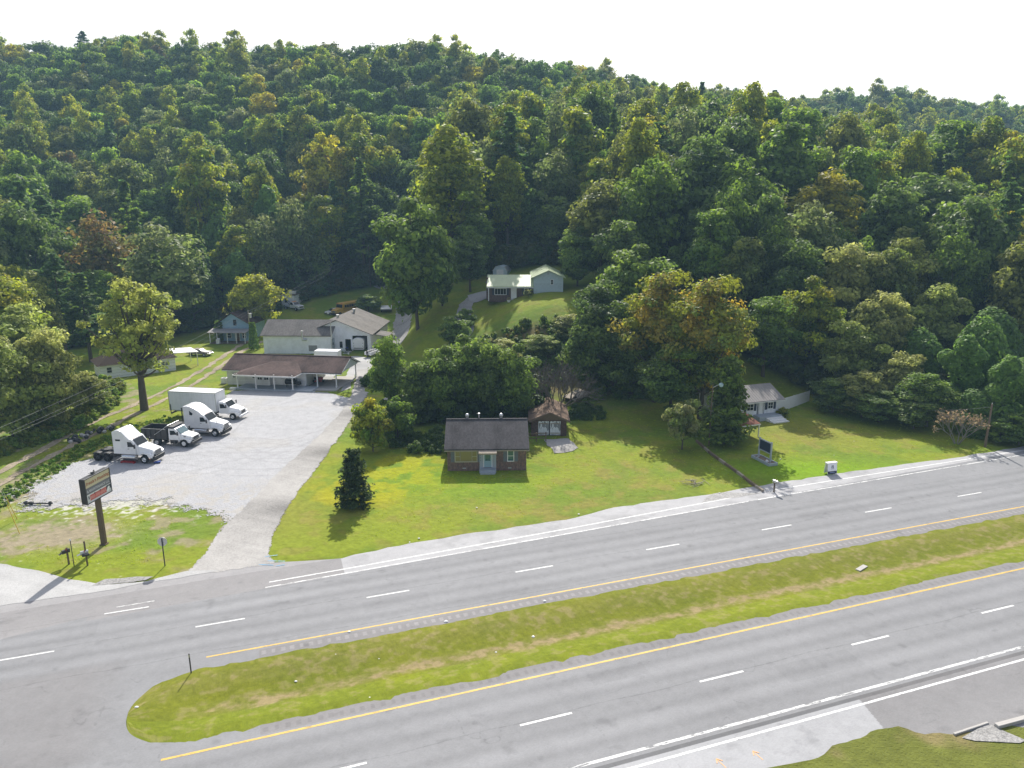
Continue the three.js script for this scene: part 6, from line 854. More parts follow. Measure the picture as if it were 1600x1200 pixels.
// ---------------------------------------------------------------- trees
// broadleaf: height, crown width, crown base; clumps of leaves carried on limbs
function broadleaf(o) {
  const r = rng(o.seed), L = new Leaves(), limbs = [], H = o.h, W = o.w / 2, y0 = o.base, cy = (H + y0) / 2, ch = (H - y0) / 2, clumps = [];
  const nc = o.clumps, per = Math.round(o.n / nc);
  for (let k = 0; k < nc; k++) {
    const d = sphere(r), rr = Math.pow(r(), 0.42), ry = d.y * rr;
    // crowns are fuller below the middle, narrower at the top; lobes push some clumps out
    const squeeze = 1 - o.taper * clamp(ry * 0.5 + 0.5), lobe = 1 + o.rag * (vnoise(Math.atan2(d.z, d.x) * 1.6 + o.seed, d.y * 2.2 + 5) - 0.5);
    const c = V3(d.x * rr * W * squeeze * lobe * 0.86, cy + ry * ch * 0.88 * (0.85 + 0.15 * lobe), d.z * rr * W * squeeze * lobe * 0.86);
    const rad_ = W * (o.clump * (0.7 + 0.6 * r())) * (0.75 + 0.25 * squeeze);
    clumps.push([c, rad_, rr]);
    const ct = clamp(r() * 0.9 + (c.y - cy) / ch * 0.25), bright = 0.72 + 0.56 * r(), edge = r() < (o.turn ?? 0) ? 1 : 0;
    for (let q = 0; q < per; q++) {
      const e = sphere(r); e.y = e.y * 0.62 + 0.1; const out = c.clone().sub(V3(0, cy - ch * 0.3, 0)).normalize();
      const n = e.clone().multiplyScalar(0.8).add(out.multiplyScalar(0.35)).add(V3((r() - 0.5) * 1.5, 0.3 + (r() - 0.5) * 1.5, (r() - 0.5) * 1.5)).normalize();
      const p = c.clone().addScaledVector(e, rad_ * (0.35 + 0.8 * Math.sqrt(r()))); p.y = Math.max(p.y, Math.min(0.1, y0), y0 * 0.6);
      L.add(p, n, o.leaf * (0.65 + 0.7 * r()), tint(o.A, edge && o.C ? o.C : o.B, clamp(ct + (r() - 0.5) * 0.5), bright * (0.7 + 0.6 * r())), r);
    }
  }
  const tr = o.trunk ?? H * 0.018, lean = (r() - 0.5) * 0.06 * H, top = [lean, y0 + ch * 1.1, (r() - 0.5) * 0.05 * H];
  const mid = [lean * 0.4, y0 * 0.9, 0];
  limbs.push(rod([0, -0.4, 0], mid, tr * 1.15, tr * 0.85, 8), rod(mid, top, tr * 0.85, tr * 0.25, 7));
  clumps.sort((a, b) => b[2] - a[2]);
  for (const [c] of clumps.slice(0, o.limbs ?? 12)) { const t = clamp((c.y - y0) / (H - y0) * 0.75), s = [lerp(mid[0], top[0], t), lerp(mid[1], top[1], t * 0.85), lerp(mid[2], top[2], t)], b = [lerp(s[0], c.x, 0.55), lerp(s[1], c.y, 0.4), lerp(s[2], c.z, 0.55)]; limbs.push(rod(s, b, tr * 0.4, tr * 0.26, 5), rod(b, [c.x, c.y, c.z], tr * 0.26, tr * 0.07, 5)); }
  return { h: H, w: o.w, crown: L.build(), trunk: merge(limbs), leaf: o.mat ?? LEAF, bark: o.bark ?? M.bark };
}
// conifer: tiers of drooping boughs
function conifer(o) {
  const r = rng(o.seed), L = new Leaves(), limbs = [rod([0, -0.4, 0], [0, o.h * 0.97, 0], o.h * 0.016, 0.03, 7)], tiers = o.tiers;
  for (let k = 0; k < tiers; k++) {
    const t = k / (tiers - 1), y = lerp(o.base, o.h * 0.98, t), R = o.w / 2 * Math.pow(1 - t * 0.97, o.power) * (0.75 + 0.5 * r()) + 0.2, nb = Math.max(4, Math.round(o.boughs * (1 - 0.5 * t)));
    for (let b = 0; b < nb; b++) {
      const a = r() * PI * 2, len = R * (0.6 + 0.5 * r()), rise = lerp(o.droop, 0.5, t) + (r() - 0.5) * 0.25, bright = 0.7 + 0.6 * r();
      if (len > 1.2 && o.sticks && r() < 0.35) limbs.push(rod([0, y, 0], [Math.cos(a) * len * 0.8, y + rise * len * 0.8, Math.sin(a) * len * 0.8], 0.06, 0.02, 4));
      for (let q = 0; q < o.per; q++) {
        const f = Math.sqrt(r()), side = (r() - 0.5) * len * 0.42 * f, p = V3(Math.cos(a) * len * f - Math.sin(a) * side, y + rise * len * f + (r() - 0.5) * o.thick, Math.sin(a) * len * f + Math.cos(a) * side);
        L.add(p, V3((r() - 0.5) * 1.3 + Math.cos(a) * 0.4, 0.8, (r() - 0.5) * 1.3 + Math.sin(a) * 0.4).normalize(), o.leaf * (0.6 + 0.8 * r()), tint(o.A, o.B, r(), bright * (0.7 + 0.6 * r())), r, 2.1);
      }
    }
  }
  return { h: o.h, w: o.w, crown: L.build(), trunk: merge(limbs), leaf: NEEDLE, bark: M.bark };
}
// vine-smothered column or mound: overlapping leafy lobes with a draped skin
function draped(o) {
  const r = rng(o.seed), L = new Leaves(), H = o.h, W = o.w / 2, lobes = [];
  for (let k = 0; k < o.lobes; k++) { const t = k / (o.lobes - 1), a = r() * PI * 2, q = W * (0.36 + 0.3 * r()), off = (W - q) * (0.5 + 0.6 * r()) * (k === o.lobes - 1 ? 0.5 : 1); lobes.push([V3(Math.cos(a) * off, Math.max(q * 0.6, (H - q * 1.15) * Math.pow(t, 0.7) * (0.85 + 0.15 * r())), Math.sin(a) * off), q, q * (0.85 + 0.5 * r())]); }
  const inside = (p) => lobes.some(([c, q, v]) => { const dx = (p.x - c.x) / q, dy = (p.y - c.y) / v, dz = (p.z - c.z) / q; return dx * dx + dy * dy + dz * dz < 0.72; });
  for (let n = 0, k = 0; n < o.n && k < o.n * 8; k++) {
    const [c, q, v] = lobes[Math.floor(r() * lobes.length)], e = sphere(r), j = 0.9 + 0.22 * r() + 0.25 * (vnoise(e.x * 3 + c.x, e.y * 3 + e.z * 2 + c.y) - 0.5), p = V3(c.x + e.x * q * j, c.y + e.y * v * j, c.z + e.z * q * j);
    if (p.y < 0.05 || inside(p)) continue;
    n++;
    L.add(p, V3(e.x * 1.1, e.y * 0.8 + 0.45, e.z * 1.1).add(V3(r() - 0.5, r() - 0.5, r() - 0.5).multiplyScalar(1.1)).normalize(), o.leaf * (0.6 + 0.7 * r()), tint(o.A, o.B, clamp(vnoise(p.x * 1.1 + o.seed, p.y * 0.9 + p.z) * 1.1 + (r() - 0.5) * 0.5), 0.65 + 0.6 * r()), r, 1.2);
  }
  return { h: H, w: o.w, crown: L.build(), trunk: rod([0, -0.3, 0], [0, H * 0.85, 0], 0.22, 0.1, 6), leaf: VINE, bark: M.bark };
}
// bare tree: forking branches and a few leaves
function bare(o) {
  const r = rng(o.seed), limbs = [], L = new Leaves();
  const grow = (p, d, len, rad_, k) => {
    const q = p.clone().addScaledVector(d, len); limbs.push(rod(p.toArray(), q.toArray(), Math.max(0.022, rad_), Math.max(0.018, rad_ * 0.66), k > 3 ? 5 : 4));
    if (k === 0) { for (let i = 0; i < o.leaves; i++) L.add(q.clone().add(sphere(r).multiplyScalar(0.3)), sphere(r), o.leaf * (0.6 + 0.6 * r()), tint(o.A, o.B, r(), 0.7 + 0.5 * r()), r); return; }
    const n = k > 3 ? 3 : 2 + (r() < 0.4 ? 1 : 0);
    for (let i = 0; i < n; i++) grow(q, d.clone().multiplyScalar(0.9).add(sphere(r).multiplyScalar(0.55)).add(V3(0, 0.12, 0)).normalize(), len * (0.66 + 0.22 * r()), rad_ * 0.66, k - 1);
  };
  for (let i = 0; i < o.stems; i++) { const a = i / o.stems * PI * 2 + r(); grow(V3(Math.cos(a) * 0.12, -0.2, Math.sin(a) * 0.12), V3(Math.cos(a) * o.spread, 1, Math.sin(a) * o.spread).normalize(), o.h * 0.26, o.h * 0.014, o.depth); }
  return { h: o.h, w: o.w, crown: L.build(), trunk: merge(limbs), leaf: LEAF, bark: o.bark };
}
// foliage colours (linear): dark oak, mid green, tulip-tree green, yellow, olive, russet, pine, juniper
const OAK = [0.054, 0.096, 0.022], OAK2 = [0.102, 0.147, 0.035], MID = [0.075, 0.136, 0.020], MID2 = [0.143, 0.209, 0.027], TUL = [0.112, 0.163, 0.020], TUL2 = [0.225, 0.240, 0.022], GOLD = [0.235, 0.215, 0.018], OLIVE = [0.128, 0.150, 0.036], RUST = [0.150, 0.095, 0.040], PINE = [0.039, 0.085, 0.030], PINE2 = [0.083, 0.132, 0.040], CEDAR = [0.060, 0.102, 0.018], CEDAR2 = [0.128, 0.178, 0.025], GREY = [0.158, 0.178, 0.088], KUD = [0.075, 0.150, 0.030], KUD2 = [0.150, 0.240, 0.050];
const B = (seed, A, Bc, more = {}) => ({ seed, h: 20, w: 12, base: 3.5, taper: 0.18, rag: 0.7, clump: 0.24, clumps: 120, n: 7200, leaf: 0.50, A, B: Bc, ...more });
const NEAR = { base: 2.2, n: 10500, leaf: 0.40, clumps: 90, clump: 0.26 };
const proto = {
  oak: [broadleaf(B(11, OAK, OAK2)), broadleaf(B(12, OAK, MID2, { taper: 0.25, w: 14 })), broadleaf(B(13, OAK, OAK2, { rag: 0.9, h: 18 }))],
  green: [broadleaf(B(21, MID, MID2)), broadleaf(B(22, MID, TUL2, { taper: 0.5 })), broadleaf(B(23, MID, MID2, { rag: 0.9, w: 11 }))],
  tulip: [broadleaf(B(31, TUL, TUL2, { h: 26, w: 13.5, base: 6, taper: 0.4, clump: 0.25 })), broadleaf(B(32, MID, TUL2, { h: 26, w: 12.5, base: 5, taper: 0.45, turn: 0.25, C: GOLD, clump: 0.25 }))],
  gold: [broadleaf(B(41, TUL2, GOLD, { turn: 0.3, C: RUST })), broadleaf(B(42, OLIVE, GOLD, { rag: 0.9 }))],
  yellow: [broadleaf(B(44, [0.17, 0.20, 0.025], [0.27, 0.27, 0.025], { turn: 0.2, C: GOLD, base: 2.5, h: 14, w: 14 }))],
  olive: [broadleaf(B(51, OLIVE, [0.15, 0.16, 0.04])), broadleaf(B(52, OAK2, OLIVE, { rag: 0.8 }))],
  russet: [broadleaf(B(61, OLIVE, RUST, { n: 3400, rag: 0.9 }))],
  grey: [broadleaf(B(71, OAK2, GREY, { n: 4600 }))],
  pine: [conifer({ seed: 81, h: 24, w: 9, base: 8, tiers: 17, boughs: 8, per: 26, power: 0.6, droop: -0.05, thick: 0.5, leaf: 0.5, A: PINE, B: PINE2, sticks: true }), conifer({ seed: 82, h: 22, w: 8, base: 6, tiers: 18, boughs: 7, per: 26, power: 0.75, droop: -0.1, thick: 0.5, leaf: 0.5, A: PINE, B: CEDAR2, sticks: true })],
  nearOak: [broadleaf(B(15, OAK, OAK2, NEAR)), broadleaf(B(16, OAK, MID2, { ...NEAR, rag: 0.9 }))],
  nearGreen: [broadleaf(B(25, [0.12, 0.16, 0.045], [0.235, 0.275, 0.08], NEAR)), broadleaf(B(26, [0.13, 0.155, 0.045], [0.255, 0.275, 0.075], { ...NEAR, rag: 0.9 }))],
  nearGold: [broadleaf(B(45, OAK2, TUL2, { ...NEAR, turn: 0.62, C: [0.30, 0.205, 0.025], h: 22, w: 14, base: 3 })), broadleaf(B(46, MID, TUL2, { ...NEAR, turn: 0.3, C: GOLD, rag: 0.8 }))],
  airy: [broadleaf(B(47, [0.15, 0.185, 0.045], [0.25, 0.265, 0.07], { n: 5400, leaf: 0.40, clumps: 100, clump: 0.16, rag: 0.7, h: 20, w: 14, base: 4.5, taper: 0.2, limbs: 30, trunk: 0.52, bark: M.bark }))],
  bush: [broadleaf(B(91, MID, TUL2, { n: 5200, leaf: 0.30, h: 7, w: 6.5, base: 0.1, taper: 0.3, clumps: 60, trunk: 0.12, turn: 0.2, C: GOLD })), broadleaf(B(92, OAK, MID2, { n: 5200, leaf: 0.30, h: 7, w: 6, base: 0.1, taper: 0.3, clumps: 50, trunk: 0.12 }))],
  pale: [broadleaf(B(93, OAK2, [0.24, 0.24, 0.12], { n: 4200, leaf: 0.26, h: 6, w: 4.4, base: 0.8, clumps: 46, trunk: 0.09, rag: 0.8 }))],
  holly: [conifer({ seed: 95, h: 5.7, w: 3.5, base: 0.15, tiers: 22, boughs: 14, per: 20, power: 0.42, droop: 0.15, thick: 0.3, leaf: 0.19, A: [0.020, 0.042, 0.012], B: [0.045, 0.070, 0.016] })],
  cedar: [conifer({ seed: 96, h: 10.5, w: 6.6, base: 0.3, tiers: 26, boughs: 16, per: 26, power: 0.5, droop: 0.2, thick: 0.5, leaf: 0.32, A: CEDAR, B: CEDAR2 })],
  column: [draped({ seed: 101, h: 11, w: 5, n: 6500, leaf: 0.34, lobes: 11, A: KUD, B: KUD2 }), draped({ seed: 102, h: 9, w: 6.5, n: 7000, leaf: 0.34, lobes: 13, A: [0.055, 0.11, 0.025], B: [0.12, 0.20, 0.04] })],
  thick: [broadleaf(B(121, [0.07, 0.12, 0.025], [0.15, 0.21, 0.04], { ...NEAR, base: 0.3, taper: 0.1, h: 12, w: 7.5, leaf: 0.34, clump: 0.3 })), broadleaf(B(122, [0.06, 0.10, 0.028], [0.14, 0.19, 0.04], { ...NEAR, base: 0.3, taper: 0.15, h: 12, w: 8, leaf: 0.34, rag: 1 }))],
  leafy: [broadleaf(B(123, [0.12, 0.16, 0.045], [0.235, 0.275, 0.08], { ...NEAR, base: 0.4, taper: 0.1, h: 14, w: 9.5, leaf: 0.36, clump: 0.26, rag: 0.9 })), broadleaf(B(124, [0.13, 0.155, 0.05], [0.255, 0.265, 0.10], { ...NEAR, base: 0.3, taper: 0.2, h: 13, w: 9, leaf: 0.34, rag: 1 }))],
  bare: [bare({ seed: 111, h: 8.5, w: 8, stems: 6, spread: 0.55, depth: 5, leaves: 0, leaf: 0.2, A: OLIVE, B: RUST, bark: std(lin(0.13, 0.115, 0.10), 0.95) })],
  myrtle: [bare({ seed: 113, h: 5.2, w: 5, stems: 5, spread: 0.6, depth: 4, leaves: 3, leaf: 0.2, A: [0.16, 0.135, 0.09], B: [0.19, 0.13, 0.11], bark: M.greyBark })],
};
const trees = [];
const made = new Map();
function plant(kind, v, x, z, h, w, label, group, name = 'tree', turn = null, y = T(x, z)) {
  const p = proto[kind][v % proto[kind].length], key = name + kind + v % proto[kind].length;
  const a = turn ?? (trees.length * 2.399) % 6.28;
  let o = made.get(key);
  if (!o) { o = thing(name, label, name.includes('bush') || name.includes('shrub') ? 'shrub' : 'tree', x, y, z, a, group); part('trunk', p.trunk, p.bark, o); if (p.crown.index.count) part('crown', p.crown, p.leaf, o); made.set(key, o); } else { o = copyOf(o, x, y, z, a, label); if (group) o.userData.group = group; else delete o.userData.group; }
  const s = w / p.w; o.scale.set(s, h / p.h, s);
  trees.push([x, z, w / 2]);
  return o;
}
// at(column px, depth m): a spot across the view at that distance, standing on the ground there
const TREES = [
  // [kind, variant, [x, y, z] sight point at the trunk, height, width, label, name]
  ['leafy', 0, [-64.03, 0.07, -88.5], 14, 9.5, 'bushy green tree in the left foreground wood, nearest the left edge', 'broadleaf_tree'],
  ['leafy', 1, [-61.58, 0.33, -93.71], 14.5, 8, 'sage green round tree beside the dirt track, right of the foreground wood’s first tree', 'broadleaf_tree'],
  ['leafy', 1, [-62.47, 0.31, -101.95], 6.5, 6.6, 'low pale sage bushy tree at the right tip of the left foreground wood', 'bushy_tree'],
  ['leafy', 1, [-78.23, -0.74, -99.63], 16, 11, 'yellow-green tree cut by the left picture edge behind the foreground wood', 'broadleaf_tree'],
  ['leafy', 0, [-74.53, -1.15, -107.77], 15.5, 11, 'light green tree behind the two foreground trees left of the dirt track', 'broadleaf_tree'],
  ['nearGold', 1, [-85.59, 0.88, -120.63], 21, 13, 'yellowing tree with orange-tinged boughs at the left picture edge', 'broadleaf_tree'],
  ['leafy', 0, [-63.02, 0.12, -92.11], 10, 8, 'leafy tree between the two nearest trees of the left foreground wood', 'broadleaf_tree'],
  ['leafy', 1, [-72.76, 0.13, -96.75], 14, 10, 'leafy tree at the very left edge behind the nearest foreground tree', 'broadleaf_tree'],
  ['nearGreen', 1, [-85.74, 2.43, -129.26], 19, 10, 'tall yellow-green tree left of the dark pines behind the foreground wood', 'broadleaf_tree'],
  ['pine', 0, [-84.26, 1.4, -134.15], 21, 9.5, 'dark green pine behind the left foreground wood', 'pine_tree'],
  ['pine', 1, [-81.77, 2.58, -137.54], 17, 9, 'dark drooping evergreen just left of the big yellow-green tree', 'pine_tree'],
  ['airy', 0, [-54.66, -0.04, -103.51], 20.5, 14.5, 'big airy yellow-green tree with bare thick trunk beside the dirt track', 'broadleaf_tree'],
  ['grey', 0, [-77.68, 2.72, -163.33], 27, 19, 'large round oak with grey-green crown above the blue house', 'broadleaf_tree'],
  ['oak', 0, [-75.35, 3.06, -170.62], 18, 12, 'dark oak behind the large grey-green oak, towards the blue house', 'broadleaf_tree'],
  ['russet', 0, [-94.03, 2.63, -168.46], 29, 17, 'thin reddish-brown tree left of the large grey-green oak', 'broadleaf_tree'],
  ['pine', 0, [-111.84, 2.13, -176.57], 31, 13, 'tall dark pine on the slope at left behind the russet tree', 'pine_tree'],
  ['yellow', 0, [-59.08, 1.78, -167.21], 13.5, 13.6, 'bright yellow tree behind the blue house gable', 'broadleaf_tree'],
  ['thick', 0, [-18.73, 1.42, -143.43], 27, 15, 'large leafy tree in the centre standing between gravel road and upper house', 'broadleaf_tree'],
  ['tulip', 0, [-14.46, 9.71, -172.27], 34, 21, 'very tall tulip tree in the centre left of the green-roofed house', 'broadleaf_tree'],
  ['tulip', 1, [-0.87, 11.14, -197.34], 32, 15, 'tall slim yellowish tree right behind the upper shed', 'broadleaf_tree'],
  ['green', 1, [16.81, 13.34, -191.71], 30, 19, 'tall bright green tree behind the right end of the green-roofed house', 'broadleaf_tree'],
  ['tulip', 0, [35.38, 17.33, -208.15], 29, 17, 'tall yellow-green tree right of the bright green one on the middle slope', 'broadleaf_tree'],
  ['olive', 0, [18.4, 9.27, -153.62], 22, 15, 'olive-yellow tree at the right corner of the upper lawn', 'broadleaf_tree'],
  ['oak', 1, [27.88, 9.03, -149.43], 26, 17, 'dark oak right of the olive-yellow tree by the upper lawn', 'broadleaf_tree'],
  ['oak', 2, [39.35, 9.55, -155.74], 30, 19, 'wide dark oak on the slope above the orange-topped tree', 'broadleaf_tree'],
  ['nearGold', 0, [26.69, -3.42, -98.96], 21.5, 13, 'large tree with golden orange top left of the small white house', 'broadleaf_tree'],
  ['nearGold', 0, [21.42, -2.49, -105.38], 21, 13, 'orange-topped tree beside the larger golden one, on its left', 'broadleaf_tree'],
  ['nearOak', 0, [15.64, -1.7, -109.69], 15, 11, 'dark shaded tree right of the garage, under the orange-topped tree', 'broadleaf_tree'],
  ['nearOak', 1, [22.33, -3.11, -98.01], 12, 10, 'dark low-branched tree in the shade behind the pale shrub', 'broadleaf_tree'],
  ['cedar', 0, [27.14, -3.7, -88.08], 11, 6.4, 'dense dark green cedar in front of the small white house', 'cedar_tree'],
  ['pale', 0, [21.18, -3.05, -85.67], 7.0, 4.8, 'pale flowering shrub left of the dense cedar', 'flowering_shrub'],
  ['holly', 0, [-15.91, 0.05, -68.3], 5.8, 3.5, 'dark cone-shaped evergreen shrub alone on the front lawn', 'evergreen_shrub'],
  ['bush', 0, [-17.19, 0.26, -84.94], 7.4, 5.6, 'yellow-green bush beside the driveway, left of the brick house', 'bush'],
  ['bush', 1, [-14.57, 0.23, -88.02], 6.3, 5.0, 'darker bush behind the yellow-green driveway bush', 'bush'],
  ['nearOak', 1, [-17.14, 1.32, -99.11], 13, 6.6, 'dark tree with pale upper leaves where driveway bends at the forecourt', 'broadleaf_tree'],
  ['thick', 1, [-12.96, 0.56, -96.86], 9.5, 6.5, 'vine-covered tree left of the shaded gap behind the brick house', 'vine_covered_tree'],
  ['thick', 0, [-9.75, 0.54, -97.89], 11.5, 6.6, 'vine-covered tree straight behind the left half of the brick roof', 'vine_covered_tree'],
  ['thick', 0, [-5.98, 0.33, -99.89], 12.8, 8, 'leafy tree straight behind the brick house roof centre', 'broadleaf_tree'],
  ['thick', 1, [-2.53, 0.28, -97.82], 11.8, 5.6, 'vine-covered column behind the middle of the brick roof', 'vine_covered_tree'],
  ['thick', 0, [0.27, 0.39, -96.82], 12, 6.4, 'tall vine-covered tree left of the garage', 'vine_covered_tree'],
  ['bare', 0, [5.93, 2.25, -97.79], 9.4, 9, 'leafless branching tree behind the old garage', 'bare_tree'],
  ['thick', 1, [12, 2.84, -109.79], 13, 9, 'dark vine-covered tree right of the leafless tree', 'vine_covered_tree'],
  ['nearOak', 0, [14.1, 2.27, -114.8], 16, 11, 'dark tree on the bank right of the upper lawn', 'broadleaf_tree'],
  ['thick', 1, [-14.53, 6.14, -150.78], 15, 8, 'dark leafy tree right of the large central tree, beside the upper driveway', 'broadleaf_tree'],
  ['thick', 0, [13.63, 11.23, -151.01], 13, 9, 'low leafy tree touching the right end of the green-roofed house', 'broadleaf_tree'],
  ['thick', 1, [20.81, 7.99, -138.88], 16, 11, 'dark leafy tree at the upper lawn’s right end', 'broadleaf_tree'],
  ['thick', 0, [20.3, 4.07, -121.42], 18, 12, 'dark leafy tree between the upper lawn and the orange-topped trees', 'broadleaf_tree'],
  ['thick', 1, [18.34, 0.29, -108.12], 12, 10, 'low dark tree between the lean-to shed and the orange-topped trees', 'broadleaf_tree'],
  ['thick', 0, [-8.81, 12.54, -166.79], 16, 11, 'shaded tree left of the metal shed', 'broadleaf_tree'],
  ['thick', 1, [10.65, 17.09, -174.09], 15, 11, 'dark tree behind the right wing of the green-roofed house', 'broadleaf_tree'],
  ['leafy', 0, [-6.26, 6.06, -119.85], 4.5, 5.5, 'bright bushy sapling on the bank, leftmost below the upper lawn', 'bush'],
  ['leafy', 1, [-1.06, 6.13, -117.81], 5, 6, 'bright leafy bush in the middle of the weedy bank', 'bush'],
  ['leafy', 0, [4.82, 6.25, -118.87], 4, 6, 'yellow-green bush on the bank right of the vine-covered trees', 'bush'],
  ['leafy', 1, [9.96, 7.09, -123.2], 4.5, 6, 'leafy bush at the bank’s right end below the upper lawn', 'bush'],
  ['thick', 0, [-10.2, 6.01, -129.11], 7, 6, 'leafy small tree hiding the bend of the upper driveway', 'broadleaf_tree'],
  // along the right-hand lawn
  ['nearOak', 1, [40.38, 0.49, -113.33], 14, 10, 'dark tree straight behind the small white house', 'broadleaf_tree'],
  ['nearGold', 1, [47.51, 1.25, -114.54], 17, 10, 'tree with yellowing top behind the white board fence', 'broadleaf_tree'],
  ['leafy', 0, [52.04, 0.77, -108.24], 12.5, 10, 'yellow-green tree at the edge of the right lawn, behind the fence end', 'broadleaf_tree'],
  ['leafy', 1, [58.51, -0.26, -112.11], 16, 11, 'light green tree in the middle of the right lawn edge', 'broadleaf_tree'],
  ['leafy', 1, [56.28, -0.42, -101.77], 9.5, 8, 'low tree shading the right lawn, left of the pinkish small tree', 'broadleaf_tree'],
  ['leafy', 0, [70.18, 0.29, -118.43], 15, 11, 'green rounded tree left of the vine-covered columns at right', 'broadleaf_tree'],
  ['nearOak', 1, [57.08, -1.3, -95.37], 8, 7.5, 'dark bushy tree behind the pinkish small tree', 'broadleaf_tree'],
  ['column', 0, [63.23, -0.74, -99.63], 12.5, 6, 'slender vine-covered column behind the pinkish small tree', 'vine_covered_tree'],
  ['column', 1, [68.34, -0.06, -103.92], 14, 8, 'arched vine-covered mass at the right forest edge', 'vine_covered_tree'],
  ['column', 0, [64.4, -0.88, -91.35], 11, 5.2, 'tall vine-draped column swallowing the top of the right utility pole', 'vine_covered_tree'],
  ['column', 1, [69.53, -0.37, -92.51], 11, 7, 'vine-draped mound at the right picture edge', 'vine_covered_tree'],
  ['bush', 1, [64.32, -0.4, -87.35], 4.5, 6, 'low vine-tangled bush at the far right roadside', 'bush'],
  ['bush', 1, [62.55, -0.89, -88.26], 3.4, 5, 'low dark bush behind the right utility pole', 'bush'],
  ['myrtle', 0, [56.81, -0.33, -87.88], 5.4, 5, 'small pinkish-grey crape myrtle with bare stems by the right roadside', 'small_tree'],
  ['nearOak', 0, [49.27, 3.25, -125.34], 20, 13, 'tall dark tree above the small white house', 'broadleaf_tree'],
  ['leafy', 1, [57.77, 3.25, -125.34], 19, 13, 'pale leafy tree upslope of the right lawn', 'broadleaf_tree'],
  ['nearGreen', 1, [70.62, 4.5, -130.8], 20, 13, 'pale green tree upslope behind the middle of the right lawn edge', 'broadleaf_tree'],
  ['oak', 1, [46.46, 10.32, -149.75], 26, 18, 'broad dark oak right of the wide oak on the slope', 'broadleaf_tree'],
  ['gold', 1, [63.05, 10.32, -149.75], 24, 17, 'yellow-topped spreading tree upslope of the right lawn', 'broadleaf_tree'],
  ['oak', 0, [87.43, 13.98, -152.72], 24, 20, 'huge round dark oak on the right-hand slope', 'broadleaf_tree'],
  ['gold', 1, [93.62, 10.13, -141.46], 21, 12, 'yellow-tinged tree at the right edge, below the huge dark oak', 'broadleaf_tree'],
  ['green', 2, [89.49, 5.45, -125.88], 17, 11, 'green tree at the right edge above the vine-draped mound', 'broadleaf_tree'],
  ['pine', 0, [34.65, 17.42, -180.36], 26, 13, 'feathery pale green pine right of the bright green tall tree', 'pine_tree'],
  ['nearOak', 0, [71.44, 0.07, -88.5], 15, 10, 'tall tree beyond the right picture edge whose shade falls on the road', 'broadleaf_tree'],
  ['thick', 1, [46.9, -0.23, -101.81], 5.5, 7, 'low leafy growth at the wood edge just right of the board fence end', 'bush'],
  ['thick', 0, [51.63, -0.86, -97.54], 5, 7, 'low leafy growth at the wood edge above the middle of the right lawn', 'bush'],
  ['thick', 1, [54.76, -1.16, -94.38], 5, 6.5, 'low leafy growth at the wood edge left of the crape myrtle', 'bush'],
  ['column', 1, [61.98, -1.2, -92.3], 6, 6, 'low vine mound between the crape myrtle and the right utility pole', 'vine_covered_tree'],
  ['bush', 0, [38.84, 0.33, -99.89], 1.5, 2.0, 'small round bush at the corner of white house and board fence', 'bush'],
  ['column', 1, [61.95, 1.73, -108.48], 11, 8, 'bright vine-smothered mound left of the slender vine column', 'vine_covered_tree'],
  ['column', 1, [76.48, 2.73, -112.85], 13, 10, 'broad vine-smothered mound behind the right utility pole', 'vine_covered_tree'],
  ['column', 1, [72.25, 1.04, -100.07], 9, 8, 'rounded vine mound between the pole and the right picture edge', 'vine_covered_tree'],
  ['leafy', 1, [50.16, -0.3, -99.74], 7, 7, 'low leafy tree at the far edge of the right lawn’s shade', 'broadleaf_tree'],
  // around the back lots at left
  ['column', 0, [-68.61, 0.73, -180.35], 17, 9, 'dark vine-covered tree behind the yellow tree', 'vine_covered_tree'],
  ['column', 1, [-78.92, 4.4, -195.68], 24, 10, 'tall vine-draped column at the foot of the wooded hill, left', 'vine_covered_tree'],
  ['column', 0, [-68.03, 6.77, -205.53], 29, 10, 'slim tall vine-draped column above the white trailer home', 'vine_covered_tree'],
  ['tulip', 1, [-72.23, 9.63, -213.45], 35, 13, 'tall pointed tree above the vine-draped columns', 'broadleaf_tree'],
  ['pine', 1, [-42.34, 10.01, -209.43], 34, 14, 'tall dark pine with visible trunk behind the school bus', 'pine_tree'],
  ['gold', 0, [-57.5, 15.96, -231.5], 36, 18, 'bright yellow-green tree high on the slope above the school bus', 'broadleaf_tree'],
  ['bush', 1, [-36.64, 5.63, -183.62], 4.4, 8, 'rounded bush between the school bus and the flat white trailer', 'bush'],
  ['bush', 0, [-51.12, 5.12, -164.95], 3.0, 4, 'small yellow-green bush behind the white workshop’s left corner', 'bush'],
  ['bush', 1, [-8.79, 8.3, -136.89], 4, 5, 'small green bush on the slope beside the upper driveway', 'bush'],
  ['oak', 0, [-9.09, 9.29, -157.74], 12, 9, 'shaded tree left of the green-roofed house', 'broadleaf_tree'],
  // crest of the hill
  ['pine', 1, [-6.82, 87.26, -359.37], 21, 9, 'lone pointed conifer sticking out of the ridge line', 'pine_tree'],
  ['oak', 0, [-228.58, 98.86, -377.7], 24, 21, 'rounded dark tree rising above the ridge at far left', 'broadleaf_tree'],
  ['pine', 0, [-203.03, 94.91, -371.57], 22, 11, 'dark pine on the ridge right of the rounded tree', 'pine_tree'],
  ['tulip', 0, [128.5, 72.22, -350.5], 27, 11, 'thin see-through tree alone on the ridge at right', 'broadleaf_tree'],
  ['pine', 0, [119.15, 72.22, -350.5], 26, 12, 'dark spreading pine left of the lone thin ridge tree', 'pine_tree'],
];
TREES.forEach(([kind, v, p, h, w, label, name], i) => plant(kind, v, p[0], p[2], h, w, label, null, name));

for (const f of plantLater) f();

